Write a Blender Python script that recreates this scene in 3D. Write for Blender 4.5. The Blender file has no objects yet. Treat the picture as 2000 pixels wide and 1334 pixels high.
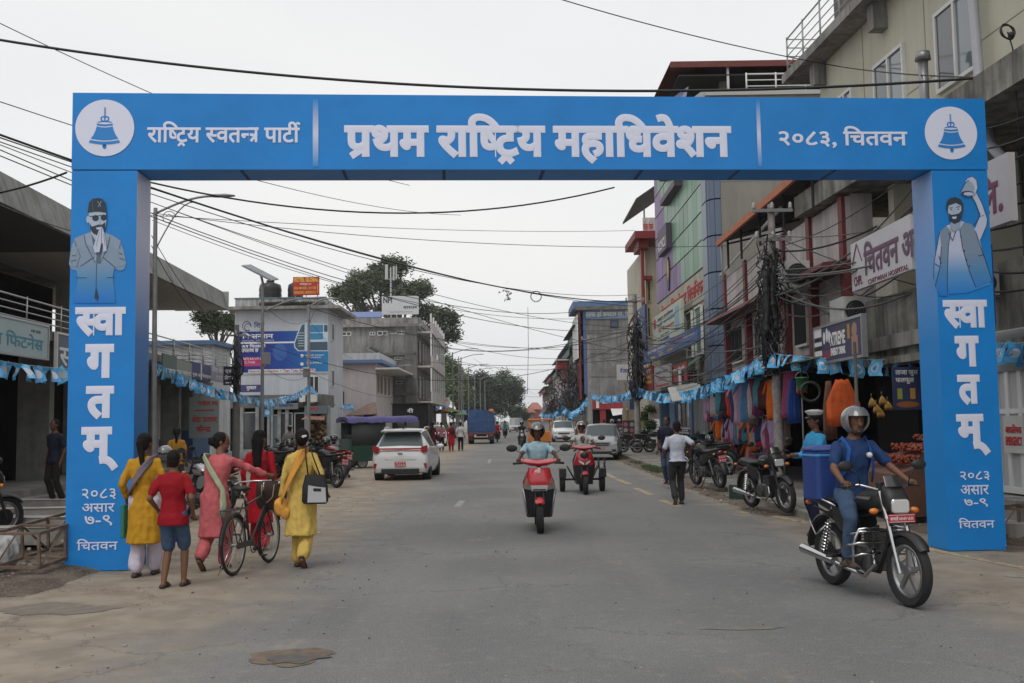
import bpy,bmesh,math,random
from mathutils import Vector,Matrix,noise
from math import sin,cos,pi,radians,sqrt,atan2
S=bpy.context.scene
C=S.collection
# ---------------------------------------------------------------- camera
FPX=2000.0;PITCH=math.atan(154/2000.0);ROLL=radians(0.86);CAMZ=1.7
fw=Vector((0,cos(PITCH),sin(PITCH)))
r0=Vector((1,0,0));u0=r0.cross(fw)
rt=r0*cos(ROLL)-u0*sin(ROLL);upv=u0*cos(ROLL)+r0*sin(ROLL)
cam=bpy.data.cameras.new('camera');cam.lens=36;cam.sensor_width=36
cam.clip_start=0.1;cam.clip_end=3000
camo=bpy.data.objects.new('camera',cam);C.objects.link(camo)
camo.matrix_world=Matrix.Translation((0,0,CAMZ))@Matrix((rt,upv,-fw)).transposed().to_4x4()
S.camera=camo
# ---------------------------------------------------------------- sky and sun (overcast)
W=bpy.data.worlds.new('World');S.world=W;W.use_nodes=True
nt=W.node_tree;bg=nt.nodes['Background']
sky=nt.nodes.new('ShaderNodeTexSky');sky.sky_type='NISHITA';sky.sun_disc=False
sky.sun_elevation=radians(58);sky.sun_rotation=radians(200);sky.air_density=1.0;sky.dust_density=4.0
hs=nt.nodes.new('ShaderNodeHueSaturation');hs.inputs['Saturation'].default_value=0.5
nt.links.new(sky.outputs[0],hs.inputs['Color'])
tc=nt.nodes.new('ShaderNodeTexCoord');nz=nt.nodes.new('ShaderNodeTexNoise')
nz.inputs['Scale'].default_value=1.6;nz.inputs['Detail'].default_value=3;nz.inputs['Roughness'].default_value=0.45
mp=nt.nodes.new('ShaderNodeMapping');mp.inputs['Scale'].default_value=(1,1,3)
nt.links.new(tc.outputs['Generated'],mp.inputs[0]);nt.links.new(mp.outputs[0],nz.inputs['Vector'])
cr=nt.nodes.new('ShaderNodeValToRGB')
cr.color_ramp.elements[0].position=0.3;cr.color_ramp.elements[0].color=(7.45,7.58,7.85,1)
cr.color_ramp.elements[1].position=0.72;cr.color_ramp.elements[1].color=(8.5,8.45,8.32,1)
nt.links.new(nz.outputs['Fac'],cr.inputs[0])
mx=nt.nodes.new('ShaderNodeMix');mx.data_type='RGBA';mx.inputs[0].default_value=0.93
nt.links.new(hs.outputs[0],mx.inputs[6]);nt.links.new(cr.outputs[0],mx.inputs[7])
nt.links.new(mx.outputs[2],bg.inputs['Color']);bg.inputs['Strength'].default_value=0.106
sd=bpy.data.lights.new('sun','SUN');sd.energy=0.9;sd.angle=radians(30);sd.color=(1,0.97,0.92)
so=bpy.data.objects.new('sun',sd);C.objects.link(so)
_d=Vector((cos(radians(58))*sin(radians(200)),cos(radians(58))*cos(radians(200)),sin(radians(58))))
so.rotation_euler=_d.to_track_quat('Z','Y').to_euler()
S.view_settings.view_transform='Standard';S.view_settings.look='None'
S.view_settings.exposure=0.12;S.view_settings.gamma=1
S.cycles.max_bounces=5;S.cycles.diffuse_bounces=3;S.cycles.glossy_bounces=3;S.cycles.transparent_max_bounces=8
S.cycles.use_denoising=True
# ---------------------------------------------------------------- photo pixel -> world
def ray(px,py):return fw*FPX+rt*(px-1000)+upv*(667-py)
def P(px,py,D):
 d=ray(px,py);return Vector((0,0,CAMZ))+d*(D/d.y)
def G(px,py,z=0.0):
 d=ray(px,py);t=(z-CAMZ)/d.z;return Vector((0,0,CAMZ))+d*t
# ---------------------------------------------------------------- materials
MATS={}
def rgb(h):
 h=h.lstrip('#');c=[int(h[i:i+2],16)/255 for i in(0,2,4)]
 return tuple(x/12.92 if x<=.04045 else((x+.055)/1.055)**2.4 for x in c)
def M(name,col=None,rough=0.6,metal=0.0,var=0.0,scale=3.0,streak=0.0,bump=0.0,bscale=60,col2=None,coat=0.0,alpha=1,trans=0,spec=0.5,emit=0,cell=None):
 """col: linear rgb or hex. var: brightness variation, streak: vertical grime, col2: second colour in patches."""
 if name in MATS:return MATS[name]
 if isinstance(col,str):col=rgb(col)
 if isinstance(col2,str):col2=rgb(col2)
 m=bpy.data.materials.new(name);m.use_nodes=True;MATS[name]=m
 n=m.node_tree;b=n.nodes['Principled BSDF'];L=n.links.new
 b.inputs['Base Color'].default_value=(*col,1);b.inputs['Roughness'].default_value=rough
 b.inputs['Metallic'].default_value=metal;b.inputs['Coat Weight'].default_value=coat
 b.inputs['Specular IOR Level'].default_value=spec
 if trans:b.inputs['Transmission Weight'].default_value=trans
 if alpha<1:b.inputs['Alpha'].default_value=alpha
 if emit:
  b.inputs['Emission Color'].default_value=(*col,1);b.inputs['Emission Strength'].default_value=emit
 m.diffuse_color=(*col,1)
 if var or streak or col2 or bump:
  t=n.nodes.new('ShaderNodeTexCoord');src=t.outputs['Object']
  cur=None
  if var or col2:
   z=n.nodes.new('ShaderNodeTexNoise');z.inputs['Scale'].default_value=scale;z.inputs['Detail'].default_value=6;z.inputs['Roughness'].default_value=.65
   L(src,z.inputs['Vector'])
   r=n.nodes.new('ShaderNodeValToRGB');e=r.color_ramp.elements;e[0].position=.35;e[1].position=.65
   c2=col2 or tuple(min(1,x*(1+var))for x in col)
   c1=col if col2 else tuple(x*(1-var)for x in col)
   e[0].color=(*c1,1);e[1].color=(*c2,1);L(z.outputs['Fac'],r.inputs[0]);cur=r.outputs[0]
  if streak:
   mp=n.nodes.new('ShaderNodeMapping');mp.inputs['Scale'].default_value=(2.2,2.2,.22);L(src,mp.inputs[0])
   z=n.nodes.new('ShaderNodeTexNoise');z.inputs['Scale'].default_value=1.6;z.inputs['Detail'].default_value=8;z.inputs['Roughness'].default_value=.7;L(mp.outputs[0],z.inputs['Vector'])
   r=n.nodes.new('ShaderNodeValToRGB');e=r.color_ramp.elements;e[0].position=.42;e[1].position=.68
   e[0].color=(0,0,0,1);e[1].color=(streak,streak,streak,1);L(z.outputs['Fac'],r.inputs[0])
   k=n.nodes.new('ShaderNodeMix');k.data_type='RGBA';L(r.outputs[0],k.inputs[0])
   if cur:L(cur,k.inputs[6])
   else:k.inputs[6].default_value=(*col,1)
   k.inputs[7].default_value=(.045,.042,.038,1);cur=k.outputs[2]
  if cur:L(cur,b.inputs['Base Color'])
  if bump:
   z=n.nodes.new('ShaderNodeTexNoise');z.inputs['Scale'].default_value=bscale;z.inputs['Detail'].default_value=4;L(src,z.inputs['Vector'])
   k=n.nodes.new('ShaderNodeBump');k.inputs['Strength'].default_value=bump;k.inputs['Distance'].default_value=.02
   L(z.outputs['Fac'],k.inputs['Height']);L(k.outputs[0],b.inputs['Normal'])
 return m
def GL(name,col,rough=.12):
 return M(name,col,rough=rough,spec=.8,coat=.3)
# ---------------------------------------------------------------- mesh builder
class MB:
 def __init__(s):s.v=[];s.f=[];s.mi=[];s.ms=[];s.cur=0;s.sm=[];s.smooth=False;s.T=None
 def mat(s,m):
  if m not in s.ms:s.ms.append(m)
  s.cur=s.ms.index(m);return s
 def add(s,vs,fs):
  o=len(s.v)
  if s.T is not None:vs=[s.T@Vector(v)for v in vs]
  s.v+=[tuple(v)for v in vs]
  for f in fs:s.f.append([i+o for i in f]);s.mi.append(s.cur);s.sm.append(s.smooth)
  return s
 def hexa(s,p):
  return s.add(p,[(3,2,1,0),(4,5,6,7),(0,1,5,4),(1,2,6,5),(2,3,7,6),(3,0,4,7)])
 def box(s,c,d,R=None):
  x,y,z=d[0]/2,d[1]/2,d[2]/2;c=Vector(c)
  p=[Vector(q)for q in((-x,-y,-z),(x,-y,-z),(x,y,-z),(-x,y,-z),(-x,-y,z),(x,-y,z),(x,y,z),(-x,y,z))]
  if R is not None:p=[R@q for q in p]
  return s.hexa([c+q for q in p])
 def bb(s,x0,x1,y0,y1,z0,z1):return s.box(((x0+x1)/2,(y0+y1)/2,(z0+z1)/2),(abs(x1-x0),abs(y1-y0),abs(z1-z0)))
 def rbox(s,c,d,r,R=None,axis=2,n=4):
  x,y,z=d;a=[(0,1,2),(1,2,0),(2,0,1)][{2:0,0:1,1:2}[axis]]
  dd=[d[a[0]],d[a[1]],d[a[2]]];r=min(r,dd[0]/2.01,dd[1]/2.01);c=Vector(c)
  def ring(k,h):
   o=[]
   for q,(sx,sy)in enumerate(((1,1),(-1,1),(-1,-1),(1,-1))):
    for j in range(n+1):
     t=(q+j/n)*pi/2;o.append((sx*(dd[0]/2-r)+cos(t)*(r-k),sy*(dd[1]/2-r)+sin(t)*(r-k),h))
   return o
  ch=min(r*.4,dd[2]*.3);rs=[ring(ch,-dd[2]/2),ring(0,-dd[2]/2+ch),ring(0,dd[2]/2-ch),ring(ch,dd[2]/2)]
  m=len(rs[0]);vs=[]
  for rr in rs:
   for p in rr:
    q=[0,0,0];q[a[0]]=p[0];q[a[1]]=p[1];q[a[2]]=p[2];q=Vector(q)
    if R is not None:q=R@q
    vs.append(c+q)
  fs=[[i*m+j,i*m+(j+1)%m,(i+1)*m+(j+1)%m,(i+1)*m+j]for i in range(3)for j in range(m)]
  fs+=[list(range(m))[::-1],[3*m+j for j in range(m)]]
  return s.add(vs,fs)
 def loft(s,rings,cap=True,closed=True):
  m=len(rings[0]);vs=[p for r in rings for p in r]
  fs=[[i*m+j,i*m+(j+1)%m,(i+1)*m+(j+1)%m,(i+1)*m+j]for i in range(len(rings)-1)for j in range(m if closed else m-1)]
  if cap and closed:fs+=[list(range(m))[::-1],[(len(rings)-1)*m+j for j in range(m)]]
  return s.add(vs,fs)
 def cyl(s,a,b,r,r2=None,n=10,cap=True):
  a=Vector(a);b=Vector(b);r2=r if r2 is None else r2;d=(b-a)
  if d.length<1e-6:return s
  q=d.to_track_quat('Z','Y').to_matrix();X=q@Vector((1,0,0));Y=q@Vector((0,1,0))
  return s.loft([[a+(X*cos(t)+Y*sin(t))*r for t in[2*pi*i/n for i in range(n)]],[b+(X*cos(t)+Y*sin(t))*r2 for t in[2*pi*i/n for i in range(n)]]],cap)
 def cap(s,a,b,r,r2=None,n=12,k=3):
  a=Vector(a);b=Vector(b);r2=r if r2 is None else r2;d=b-a
  if d.length<1e-5:d=Vector((0,0,1e-4))
  q=d.to_track_quat('Z','Y').to_matrix();X=q@Vector((1,0,0));Y=q@Vector((0,1,0));Z=d.normalized();rs=[]
  for c,rad,sg in((a,r,-1),(b,r2,1)):
   for i in range(k+1):
    t=(pi/2)*((k-i)/k if sg<0 else i/k)*.97
    rs.append([c+Z*sg*rad*sin(t)+(X*cos(w)+Y*sin(w))*rad*cos(t)for w in[2*pi*j/n for j in range(n)]])
  return s.loft(rs)
 def tube(s,pts,r,n=6,cap=True):
  pts=[Vector(p)for p in pts];rr=r if isinstance(r,(list,tuple))else[r]*len(pts);rings=[]
  ref=None
  for i,p in enumerate(pts):
   d=(pts[min(i+1,len(pts)-1)]-pts[max(i-1,0)])
   if d.length<1e-7:d=Vector((0,0,1))
   d.normalize()
   if ref is None:ref=Vector((0,0,1))if abs(d.z)<.9 else Vector((1,0,0))
   X=(ref-d*ref.dot(d));X=X.normalized()if X.length>1e-5 else d.orthogonal().normalized();Y=d.cross(X);ref=X
   rings.append([p+(X*cos(t)+Y*sin(t))*rr[i]for t in[2*pi*j/n for j in range(n)]])
  return s.loft(rings,cap)
 def ell(s,c,r,R=None,n=14,k=9):
  c=Vector(c);r=(r,r,r)if not isinstance(r,(tuple,list))else r;rs=[]
  for i in range(k+1):
   t=-pi/2*.995+pi*.995*i/k
   ring=[Vector((r[0]*cos(t)*cos(w),r[1]*cos(t)*sin(w),r[2]*sin(t)))for w in[2*pi*j/n for j in range(n)]]
   rs.append([c+(R@p if R is not None else p)for p in ring])
  return s.loft(rs)
 def lathe(s,prof,c=(0,0,0),R=None,n=20,cap=True):
  c=Vector(c);rs=[]
  for r,z in prof:
   ring=[Vector((r*cos(w),r*sin(w),z))for w in[2*pi*j/n for j in range(n)]]
   rs.append([c+(R@p if R is not None else p)for p in ring])
  return s.loft(rs,cap)
 def torus(s,c,R0,r,R=None,n=28,k=8,sq=1.0):
  c=Vector(c);vs=[];fs=[]
  for i in range(n):
   a=2*pi*i/n
   for j in range(k):
    b=2*pi*j/k;p=Vector(((R0+r*cos(b))*cos(a),(R0+r*cos(b))*sin(a),r*sq*sin(b)))
    vs.append(c+(R@p if R is not None else p))
    fs.append((i*k+j,((i+1)%n)*k+j,((i+1)%n)*k+(j+1)%k,i*k+(j+1)%k))
  return s.add(vs,fs)
 def prism(s,pts,F,d0,d1):
  n=len(pts);return s.add([F(u,v,d0)for u,v in pts]+[F(u,v,d1)for u,v in pts],[list(range(n))[::-1],list(range(n,2*n))]+[(i,(i+1)%n,n+(i+1)%n,n+i)for i in range(n)])
 def poly(s,pts):return s.add(pts,[list(range(len(pts)))])
 def mesh(s,name):
  me=bpy.data.meshes.new(name);me.from_pydata(s.v,[],s.f)
  for m in s.ms:me.materials.append(m)
  me.polygons.foreach_set('material_index',s.mi);me.polygons.foreach_set('use_smooth',s.sm);me.update();return me
 def obj(s,name,parent=None,loc=None,rz=None,sharp=None):
  me=s.mesh(name)
  bm=bmesh.new();bm.from_mesh(me);bmesh.ops.recalc_face_normals(bm,faces=bm.faces);bm.to_mesh(me);bm.free()
  if sharp is not None:
   try:me.set_sharp_from_angle(angle=radians(sharp))
   except Exception:pass
  return link(me,name,parent,loc,rz)
def link(me,name,parent=None,loc=None,rz=None):
 o=bpy.data.objects.new(name,me);C.objects.link(o)
 if loc is not None:o.location=loc
 if rz is not None:o.rotation_euler=(0,0,rz)
 if parent is not None:o.parent=parent
 return o
def tag(o,label=None,cat=None,group=None,kind=None):
 for k,v in(('label',label),('category',cat),('group',group),('kind',kind)):
  if v:o[k]=v
 return o
def thing(name,label,cat,loc=(0,0,0),rz=0,group=None):
 return tag(link(None,name,None,loc,rz),label,cat,group)
def mk(mat,smooth=False):
 m=MB();m.mat(mat);m.smooth=smooth;return m
def copy_tree(o,parent=None):
 c=o.copy();C.objects.link(c)
 if parent is not None:c.parent=parent
 for ch in list(o.children):copy_tree(ch,c)
 return c
class Frame:
 """vertical facade plane: o origin on the ground, u horizontal direction, n outward normal"""
 def __init__(s,o,u,n=None):
  s.o=Vector(o);s.u=Vector(u).normalized();s.n=Vector(n).normalized()if n else s.u.cross(Vector((0,0,1)))
 def __call__(s,u,v,n=0.0):return s.o+s.u*u+Vector((0,0,v))+s.n*n
 def px(s,px,py):
  d=ray(px,py);c=Vector((0,0,CAMZ));t=(s.o-c).dot(s.n)/d.dot(s.n);p=c+d*t
  return((p-s.o).dot(s.u),p.z-s.o.z)
 def U(s,px,py=820):return s.px(px,py)[0]
 def box(s,m,u0,u1,v0,v1,n0,n1):
  return m.hexa([s(u0,v0,n1),s(u1,v0,n1),s(u1,v0,n0),s(u0,v0,n0),s(u0,v1,n1),s(u1,v1,n1),s(u1,v1,n0),s(u0,v1,n0)])
 def pbox(s,m,px0,py0,px1,py1,n0,n1):
  a=s.px(px0,py0);b=s.px(px1,py1);return s.box(m,min(a[0],b[0]),max(a[0],b[0]),min(a[1],b[1]),max(a[1],b[1]),n0,n1)
# ---------------------------------------------------------------- Devanagari / Latin lettering
_gl={}
def _tmesh(s,bold):
 c=bpy.data.curves.new('t','FONT');c.body=s;c.size=1;c.resolution_u=3
 if bold:c.bevel_depth=bold;c.bevel_resolution=0
 o=bpy.data.objects.new('t',c);C.objects.link(o)
 dg=bpy.context.evaluated_depsgraph_get();me=bpy.data.meshes.new_from_object(o.evaluated_get(dg))
 vs=[v.co.copy()for v in me.vertices];fs=[list(p.vertices)for p in me.polygons]
 bpy.data.objects.remove(o);bpy.data.curves.remove(c);bpy.data.meshes.remove(me)
 return vs,fs
def glyph(ch,bold):
 k=(ch,bold)
 if k not in _gl:
  v1,f1=_tmesh(ch,bold);a=0
  if ch!=' ':
   v2,_=_tmesh(ch+ch,0);v0,_=_tmesh(ch,0)
   a=(max(v.x for v in v2)if v2 else 0)-(max(v.x for v in v0)if v0 else 0)
  _gl[k]=(v1,f1,a if ch!=' ' else .28)
 return _gl[k]
def _half(vs,fs,cut):
 bm=bmesh.new();bv=[bm.verts.new(v)for v in vs]
 for f in fs:
  try:bm.faces.new([bv[i]for i in f])
  except ValueError:pass
 bmesh.ops.bisect_plane(bm,geom=bm.verts[:]+bm.edges[:]+bm.faces[:],plane_co=(cut,0,0),plane_no=(1,0,0),clear_outer=True)
 bm.verts.index_update();o=([v.co.copy()for v in bm.verts],[[v.index for v in f.verts]for f in bm.faces]);bm.free();return o
def _stroke(pts,w,z=.002):
 vs=[];fs=[]
 for i,(x,y)in enumerate(pts):
  a=pts[max(i-1,0)];b=pts[min(i+1,len(pts)-1)];dx,dy=b[0]-a[0],b[1]-a[1];l=math.hypot(dx,dy)or 1
  nx,ny=-dy/l*w/2,dx/l*w/2;vs+=[Vector((x+nx,y+ny,z)),Vector((x-nx,y-ny,z))]
  if i:fs.append([2*i-2,2*i-1,2*i+1,2*i])
 return vs,fs
def layout(s,bold=.02):
 """tokens: plain characters in drawing order; '<' before a letter = half form; '/' = lower ra on the letter before; '^' = caret ra below; '`' = reph above; '~' = tra ligature; ',' etc as they are"""
 V=[];F=[];x=0;last=0;i=0;th=.075+bold*2
 cnt=[0]
 def put(vs,fs,dx,dz=0):
  cnt[0]+=1;dz=(cnt[0]%3)*.0006*(1+bold*100)
  o=len(V);V.extend(Vector((v.x+dx,v.y,v.z+dz))for v in vs);F.extend([[j+o for j in f]for f in fs])
 while i<len(s):
  ch=s[i]
  if ch=='<':
   i+=1;vs,fs,a=glyph(s[i],bold);cut=max(v.x for v in vs)-bold-.205
   vs,fs=_half(vs,fs,cut);put(vs,fs,x);x+=cut-.01
  elif ch=='/':put(*_stroke([(x-.10,.21),(x-.46,-.03)],th*.95,.003),0)
  elif ch=='^':
   put(*_stroke([(x-last*.5,.0),(x-last*.5-.16,-.17)],th*.9,.003),0);put(*_stroke([(x-last*.5-.03,.0),(x-last*.5+.13,-.17)],th*.9,.0034),0)
  elif ch=='`':put(*_stroke([(x-.1,.66),(x-.17,.78),(x-.06,.86),(x+.04,.8)],th*.9,.003),0)
  elif ch=='~':
   put(*_stroke([(x,.6),(x+.46,.6)],th,.003),0);put(*_stroke([(x+.34,.6),(x+.34,0)],th,.0034),0)
   put(*_stroke([(x+.34,.3),(x+.06,.34)],th,.0038),0);put(*_stroke([(x+.3,.28),(x+.1,.04)],th,.0042),0);last=.46;x+=.46
  elif ch=='\u093f':
   vs,fs,a=glyph(ch,bold);put(vs,fs,x);x+=.255
  else:
   vs,fs,a=glyph(ch,bold);put(vs,fs,x);x+=a
   if a>.1:last=a
  i+=1
 return V,F
def text(m,s,fr,u0,u1,v0,v1,n=.004,bold=.02,skew=0,th=.0015,fit=True):
 """lettering s on frame fr, fitted to the rectangle; m is an MB; the ink stands th proud"""
 V,F=layout(s,bold)
 if not V:return
 xa=min(v.x for v in V);xb=max(v.x for v in V);ya=min(v.y for v in V);yb=max(v.y for v in V);zb=max(abs(v.z)for v in V)or 1
 sx=(u1-u0)/(xb-xa);sy=(v1-v0)/(yb-ya)
 if not fit:sx=sy=min(sx,sy);u0=(u0+u1)/2-(xb-xa)*sx/2;v0=(v0+v1)/2-(yb-ya)*sy/2
 m.add([fr(u0+(v.x-xa)*sx+skew*(v.y-ya)*sy,v0+(v.y-ya)*sy,n+th*(.3+.7*v.z/zb))for v in V],F)
def ptext(m,s,fr,px0,py0,px1,py1,**k):
 a=fr.px(px0,py0);b=fr.px(px1,py1);text(m,s,fr,min(a[0],b[0]),max(a[0],b[0]),min(a[1],b[1]),max(a[1],b[1]),**k)
rnd=random.Random(7)
# ================================================================ GROUND
def roadmat(name,kind):
 m=bpy.data.materials.new(name);m.use_nodes=True;n=m.node_tree;L=n.links.new;b=n.nodes['Principled BSDF']
 t=n.nodes.new('ShaderNodeTexCoord');g=n.nodes.new('ShaderNodeNewGeometry')
 def noi(sc,det=6,ro=.65,src=None,m3=None):
  z=n.nodes.new('ShaderNodeTexNoise');z.inputs['Scale'].default_value=sc;z.inputs['Detail'].default_value=det;z.inputs['Roughness'].default_value=ro
  if m3:
   q=n.nodes.new('ShaderNodeMapping');q.inputs['Scale'].default_value=m3;L(g.outputs['Position'],q.inputs[0]);L(q.outputs[0],z.inputs['Vector'])
  else:L(g.outputs['Position'],z.inputs['Vector'])
  return z.outputs['Fac']
 def ramp(f,a,c,v0=0,v1=1):
  r=n.nodes.new('ShaderNodeMapRange');r.inputs[1].default_value=a;r.inputs[2].default_value=c;r.inputs[3].default_value=v0;r.inputs[4].default_value=v1;r.interpolation_type='SMOOTHSTEP';L(f,r.inputs[0]);return r.outputs[0]
 def mix(f,a,c):
  k=n.nodes.new('ShaderNodeMix');k.data_type='RGBA'
  if isinstance(f,float):k.inputs[0].default_value=f
  else:L(f,k.inputs[0])
  for s_,v in((6,a),(7,c)):
   if isinstance(v,tuple):k.inputs[s_].default_value=(*v,1)
   else:L(v,k.inputs[s_])
  return k.outputs[2]
 def math_(op,a,c):
  k=n.nodes.new('ShaderNodeMath');k.operation=op
  for i,v in enumerate((a,c)):
   if isinstance(v,(int,float)):k.inputs[i].default_value=v
   else:L(v,k.inputs[i])
  return k.outputs[0]
 fine=noi(70,5,.8);mid=noi(2.2,6,.6);big=noi(.35,4,.5);lane=noi(.5,4,.6,m3=(1.6,.12,1));peb=noi(34,2,.5)
 sand=mix(ramp(mid,.35,.65),(.25,.20,.145),(.35,.295,.225));sand=mix(ramp(fine,.45,.7,0,.35),sand,(.11,.095,.08))
 asph=mix(ramp(big,.4,.62),(.15,.15,.149),(.19,.189,.186));asph=mix(ramp(lane,.45,.7,0,.55),asph,(.215,.205,.19))
 asph=mix(ramp(fine,.52,.7,0,.85),asph,(.38,.37,.35));asph=mix(ramp(fine,.32,.48,.85,0),asph,(.035,.035,.036))
 if kind=='road':
  asph=mix(ramp(noi(7,8,.75),.5,.72,0,.55),asph,(.27,.26,.24));asph=mix(ramp(noi(17,6,.8),.34,.46,.5,0),asph,(.085,.084,.083))
  vo=n.nodes.new('ShaderNodeTexVoronoi');vo.inputs['Scale'].default_value=5.5;vo.inputs['Randomness'].default_value=1;L(g.outputs['Position'],vo.inputs['Vector']);asph=mix(ramp(vo.outputs['Distance'],.03,.055,.8,0),asph,(.42,.40,.37))
  sep=n.nodes.new('ShaderNodeSeparateXYZ');L(g.outputs['Position'],sep.inputs[0]);x=sep.outputs['X']
  e=math_('ADD',x,math_('MULTIPLY',math_('ADD',noi(.45,6,.7),math_('MULTIPLY',noi(3,5,.7),.35)),3.4))
  left=ramp(e,-1.4,.6,1,0)
  right=ramp(math_('ADD',x,math_('MULTIPLY',noi(1.1,5),1.6)),4.3,5.3)
  pat=ramp(noi(.9,7,.72,m3=(1,.5,1)),.6,.68,0,.5)
  col=mix(math_('MAXIMUM',math_('MAXIMUM',math_('MULTIPLY',left,.92),math_('MULTIPLY',right,.7)),pat),asph,sand)
  cr_=n.nodes.new('ShaderNodeTexVoronoi');cr_.feature='DISTANCE_TO_EDGE';cr_.inputs['Scale'].default_value=.55
  ad=n.nodes.new('ShaderNodeVectorMath');ad.operation='ADD';zz=n.nodes.new('ShaderNodeTexNoise');zz.inputs['Scale'].default_value=1.7;zz.inputs['Detail'].default_value=7;zz.inputs['Roughness'].default_value=.75
  L(g.outputs['Position'],zz.inputs['Vector']);L(zz.outputs['Color'],ad.inputs[1]);L(g.outputs['Position'],ad.inputs[0]);L(ad.outputs[0],cr_.inputs['Vector'])
  col=mix(math_('MULTIPLY',ramp(cr_.outputs['Distance'],.0,.008,1,0),ramp(big,.47,.56,0,.8)),col,(.05,.048,.045))
 elif kind=='sand':col=sand
 elif kind=='soil':
  col=mix(ramp(mid,.35,.65),(.085,.062,.045),(.17,.135,.10));col=mix(ramp(peb,.55,.65,0,.6),col,(.25,.23,.2))
 else:col=asph
 L(col,b.inputs['Base Color']);b.inputs['Roughness'].default_value=.86;b.inputs['Specular IOR Level'].default_value=.35
 bu=n.nodes.new('ShaderNodeBump');bu.inputs['Strength'].default_value=.45;bu.inputs['Distance'].default_value=.012 if kind!='soil' else .05
 L(math_('ADD',fine,math_('MULTIPLY',peb if kind=='soil' else mid,.6)),bu.inputs['Height']);L(bu.outputs[0],b.inputs['Normal'])
 MATS[name]=m;return m
m=mk(roadmat('field_soil','sand'));m.add([(-900,-60,-.012),(900,-60,-.012),(900,1500,-.012),(-900,1500,-.012)],[(0,1,2,3)])
tag(m.obj('ground'),kind='structure')
m=mk(roadmat('asphalt','road'))
ys=[-20,4,8,11,13,15,17,19,22,30,60,400];xr=[16,14,11,7.6,6.3,5.5,5.0,4.9,4.75,4.7,4.7,4.7]
m.add([(-11.2,y,0)for y in ys]+[(x,y,0)for x,y in zip(xr,ys)],[(i,i+len(ys),i+len(ys)+1,i+1)for i in range(len(ys)-1)]);tag(m.obj('road'),kind='structure')
# soil patch of the roadworks behind the near pillar and the mound
def heap(name,pts,hmax,mat,seed,nx=34,ny=26):
 x0,x1,y0,y1=pts;m=mk(mat,True);vs=[]
 for j in range(ny+1):
  for i in range(nx+1):
   u,v=i/nx,j/ny;x=x0+(x1-x0)*u;y=y0+(y1-y0)*v
   e=max(0,min(1,4*min(u,1-u)))*max(0,min(1,4*min(v,1-v)))
   z=e**.7*hmax*(.45+.9*noise.noise(Vector((x*.9+seed,y*.9,0)))+.25*noise.noise(Vector((x*4,y*4,seed))))
   vs.append((x+.15*noise.noise(Vector((x*2,y*2,3))),y,max(z,.0)-.01 if e<.02 else max(z,.006)))
 m.add(vs,[(j*(nx+1)+i,j*(nx+1)+i+1,(j+1)*(nx+1)+i+1,(j+1)*(nx+1)+i)for j in range(ny)for i in range(nx)]);return tag(m.obj(name),kind='structure')
soil=roadmat('wet_soil','soil')
heap('dirt_mound',(-8.4,-4.85,10.4,13.2),.20,soil,2)
heap('dirt_mound',(-11,-5.6,13.0,19.5),.26,soil,8)
heap('dirt_mound',(5.9,9.5,12.6,16.2),.12,soil,5)
heap('dirt_verge',(4.15,4.95,17.5,46),.09,soil,11,10,120)
def pebbles(name,areas,seed):
 r=random.Random(seed);m=MB();mats=[M('stone_a',(.22,.2,.17),.9),M('stone_b',(.12,.11,.10),.9),M('stone_c',(.3,.28,.25),.9)]
 for(x0,x1,y0,y1,n,s0,s1,z0)in areas:
  for _ in range(n):
   m.mat(r.choice(mats));s=s0*(s1/s0)**(r.random()**2.2);c=Vector((r.uniform(x0,x1),r.uniform(y0,y1),z0+s*.3))
   R=Matrix.Rotation(r.random()*6,3,'Z');k=5
   m.loft([[c+R@Vector((cos(t)*s*a*r.uniform(.7,1.1),sin(t)*s*a*.8,z*s))for t in[2*pi*i/k for i in range(k)]]for a,z in((.5,-.4),(1,-.1),(.85,.3),(.3,.5))])
 return tag(m.obj(name),kind='stuff')
tag(pebbles('pebbles',[(-5,5.5,6,14,420,.004,.016,0),(-5,-1.5,6,24,420,.005,.022,0),(4.0,4.9,18,40,300,.01,.05,.03),(-3.5,3.5,7,30,260,.004,.014,0)],3),'loose pebbles and grit on the dusty road',None)
tag(pebbles('rubble',[(-8.3,-5.3,10.8,13,300,.012,.07,.1),(-10.5,-5.9,13.2,19,420,.02,.11,.13),(6,9,12.8,16,320,.012,.05,.06)],4),'broken stones and rubble lying on the dug up soil',None)
# pothole with damp sand, front of the picture
def blobpoly(cx,cy,rx,ry,z,seed,n=46,amp=.28,ang=0):
 return[(cx+(rx*cos(t)*cos(ang)-ry*sin(t)*sin(ang))*(1+amp*noise.noise(Vector((cos(t)*1.6+seed,sin(t)*1.6,seed)))*2),cy+(ry*sin(t)*cos(ang)+rx*cos(t)*sin(ang))*(1+amp*noise.noise(Vector((cos(t)*1.8,sin(t)*1.8+seed,seed)))*2),z)for t in[2*pi*i/n for i in range(n)]]
pa=G(565,1285);m=mk(M('damp_sand',(.155,.118,.085),.9,var=.25,scale=9,bump=.6,bscale=50));m.poly(blobpoly(pa.x,pa.y,.31,.30,.004,3));tag(m.obj('pothole_edge'),kind='structure')
m=mk(M('puddle',(.075,.062,.05),.55,var=.3,scale=14));m.poly(blobpoly(pa.x+.05,pa.y-.03,.22,.15,.008,5));tag(m.obj('puddle'),kind='structure')
for(px,py,rx,ry,sd_)in((100,1190,.55,.3,2),(1460,1228,.3,.05,6),(820,890,.8,.5,8)):
 g_=G(px,py);m=mk(M('dust_patch',(.19,.165,.135),.95,var=.2,scale=8,bump=.4));m.poly(blobpoly(g_.x,g_.y,rx,ry,.004,sd_));tag(m.obj('dust_patch'),kind='structure')
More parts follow.
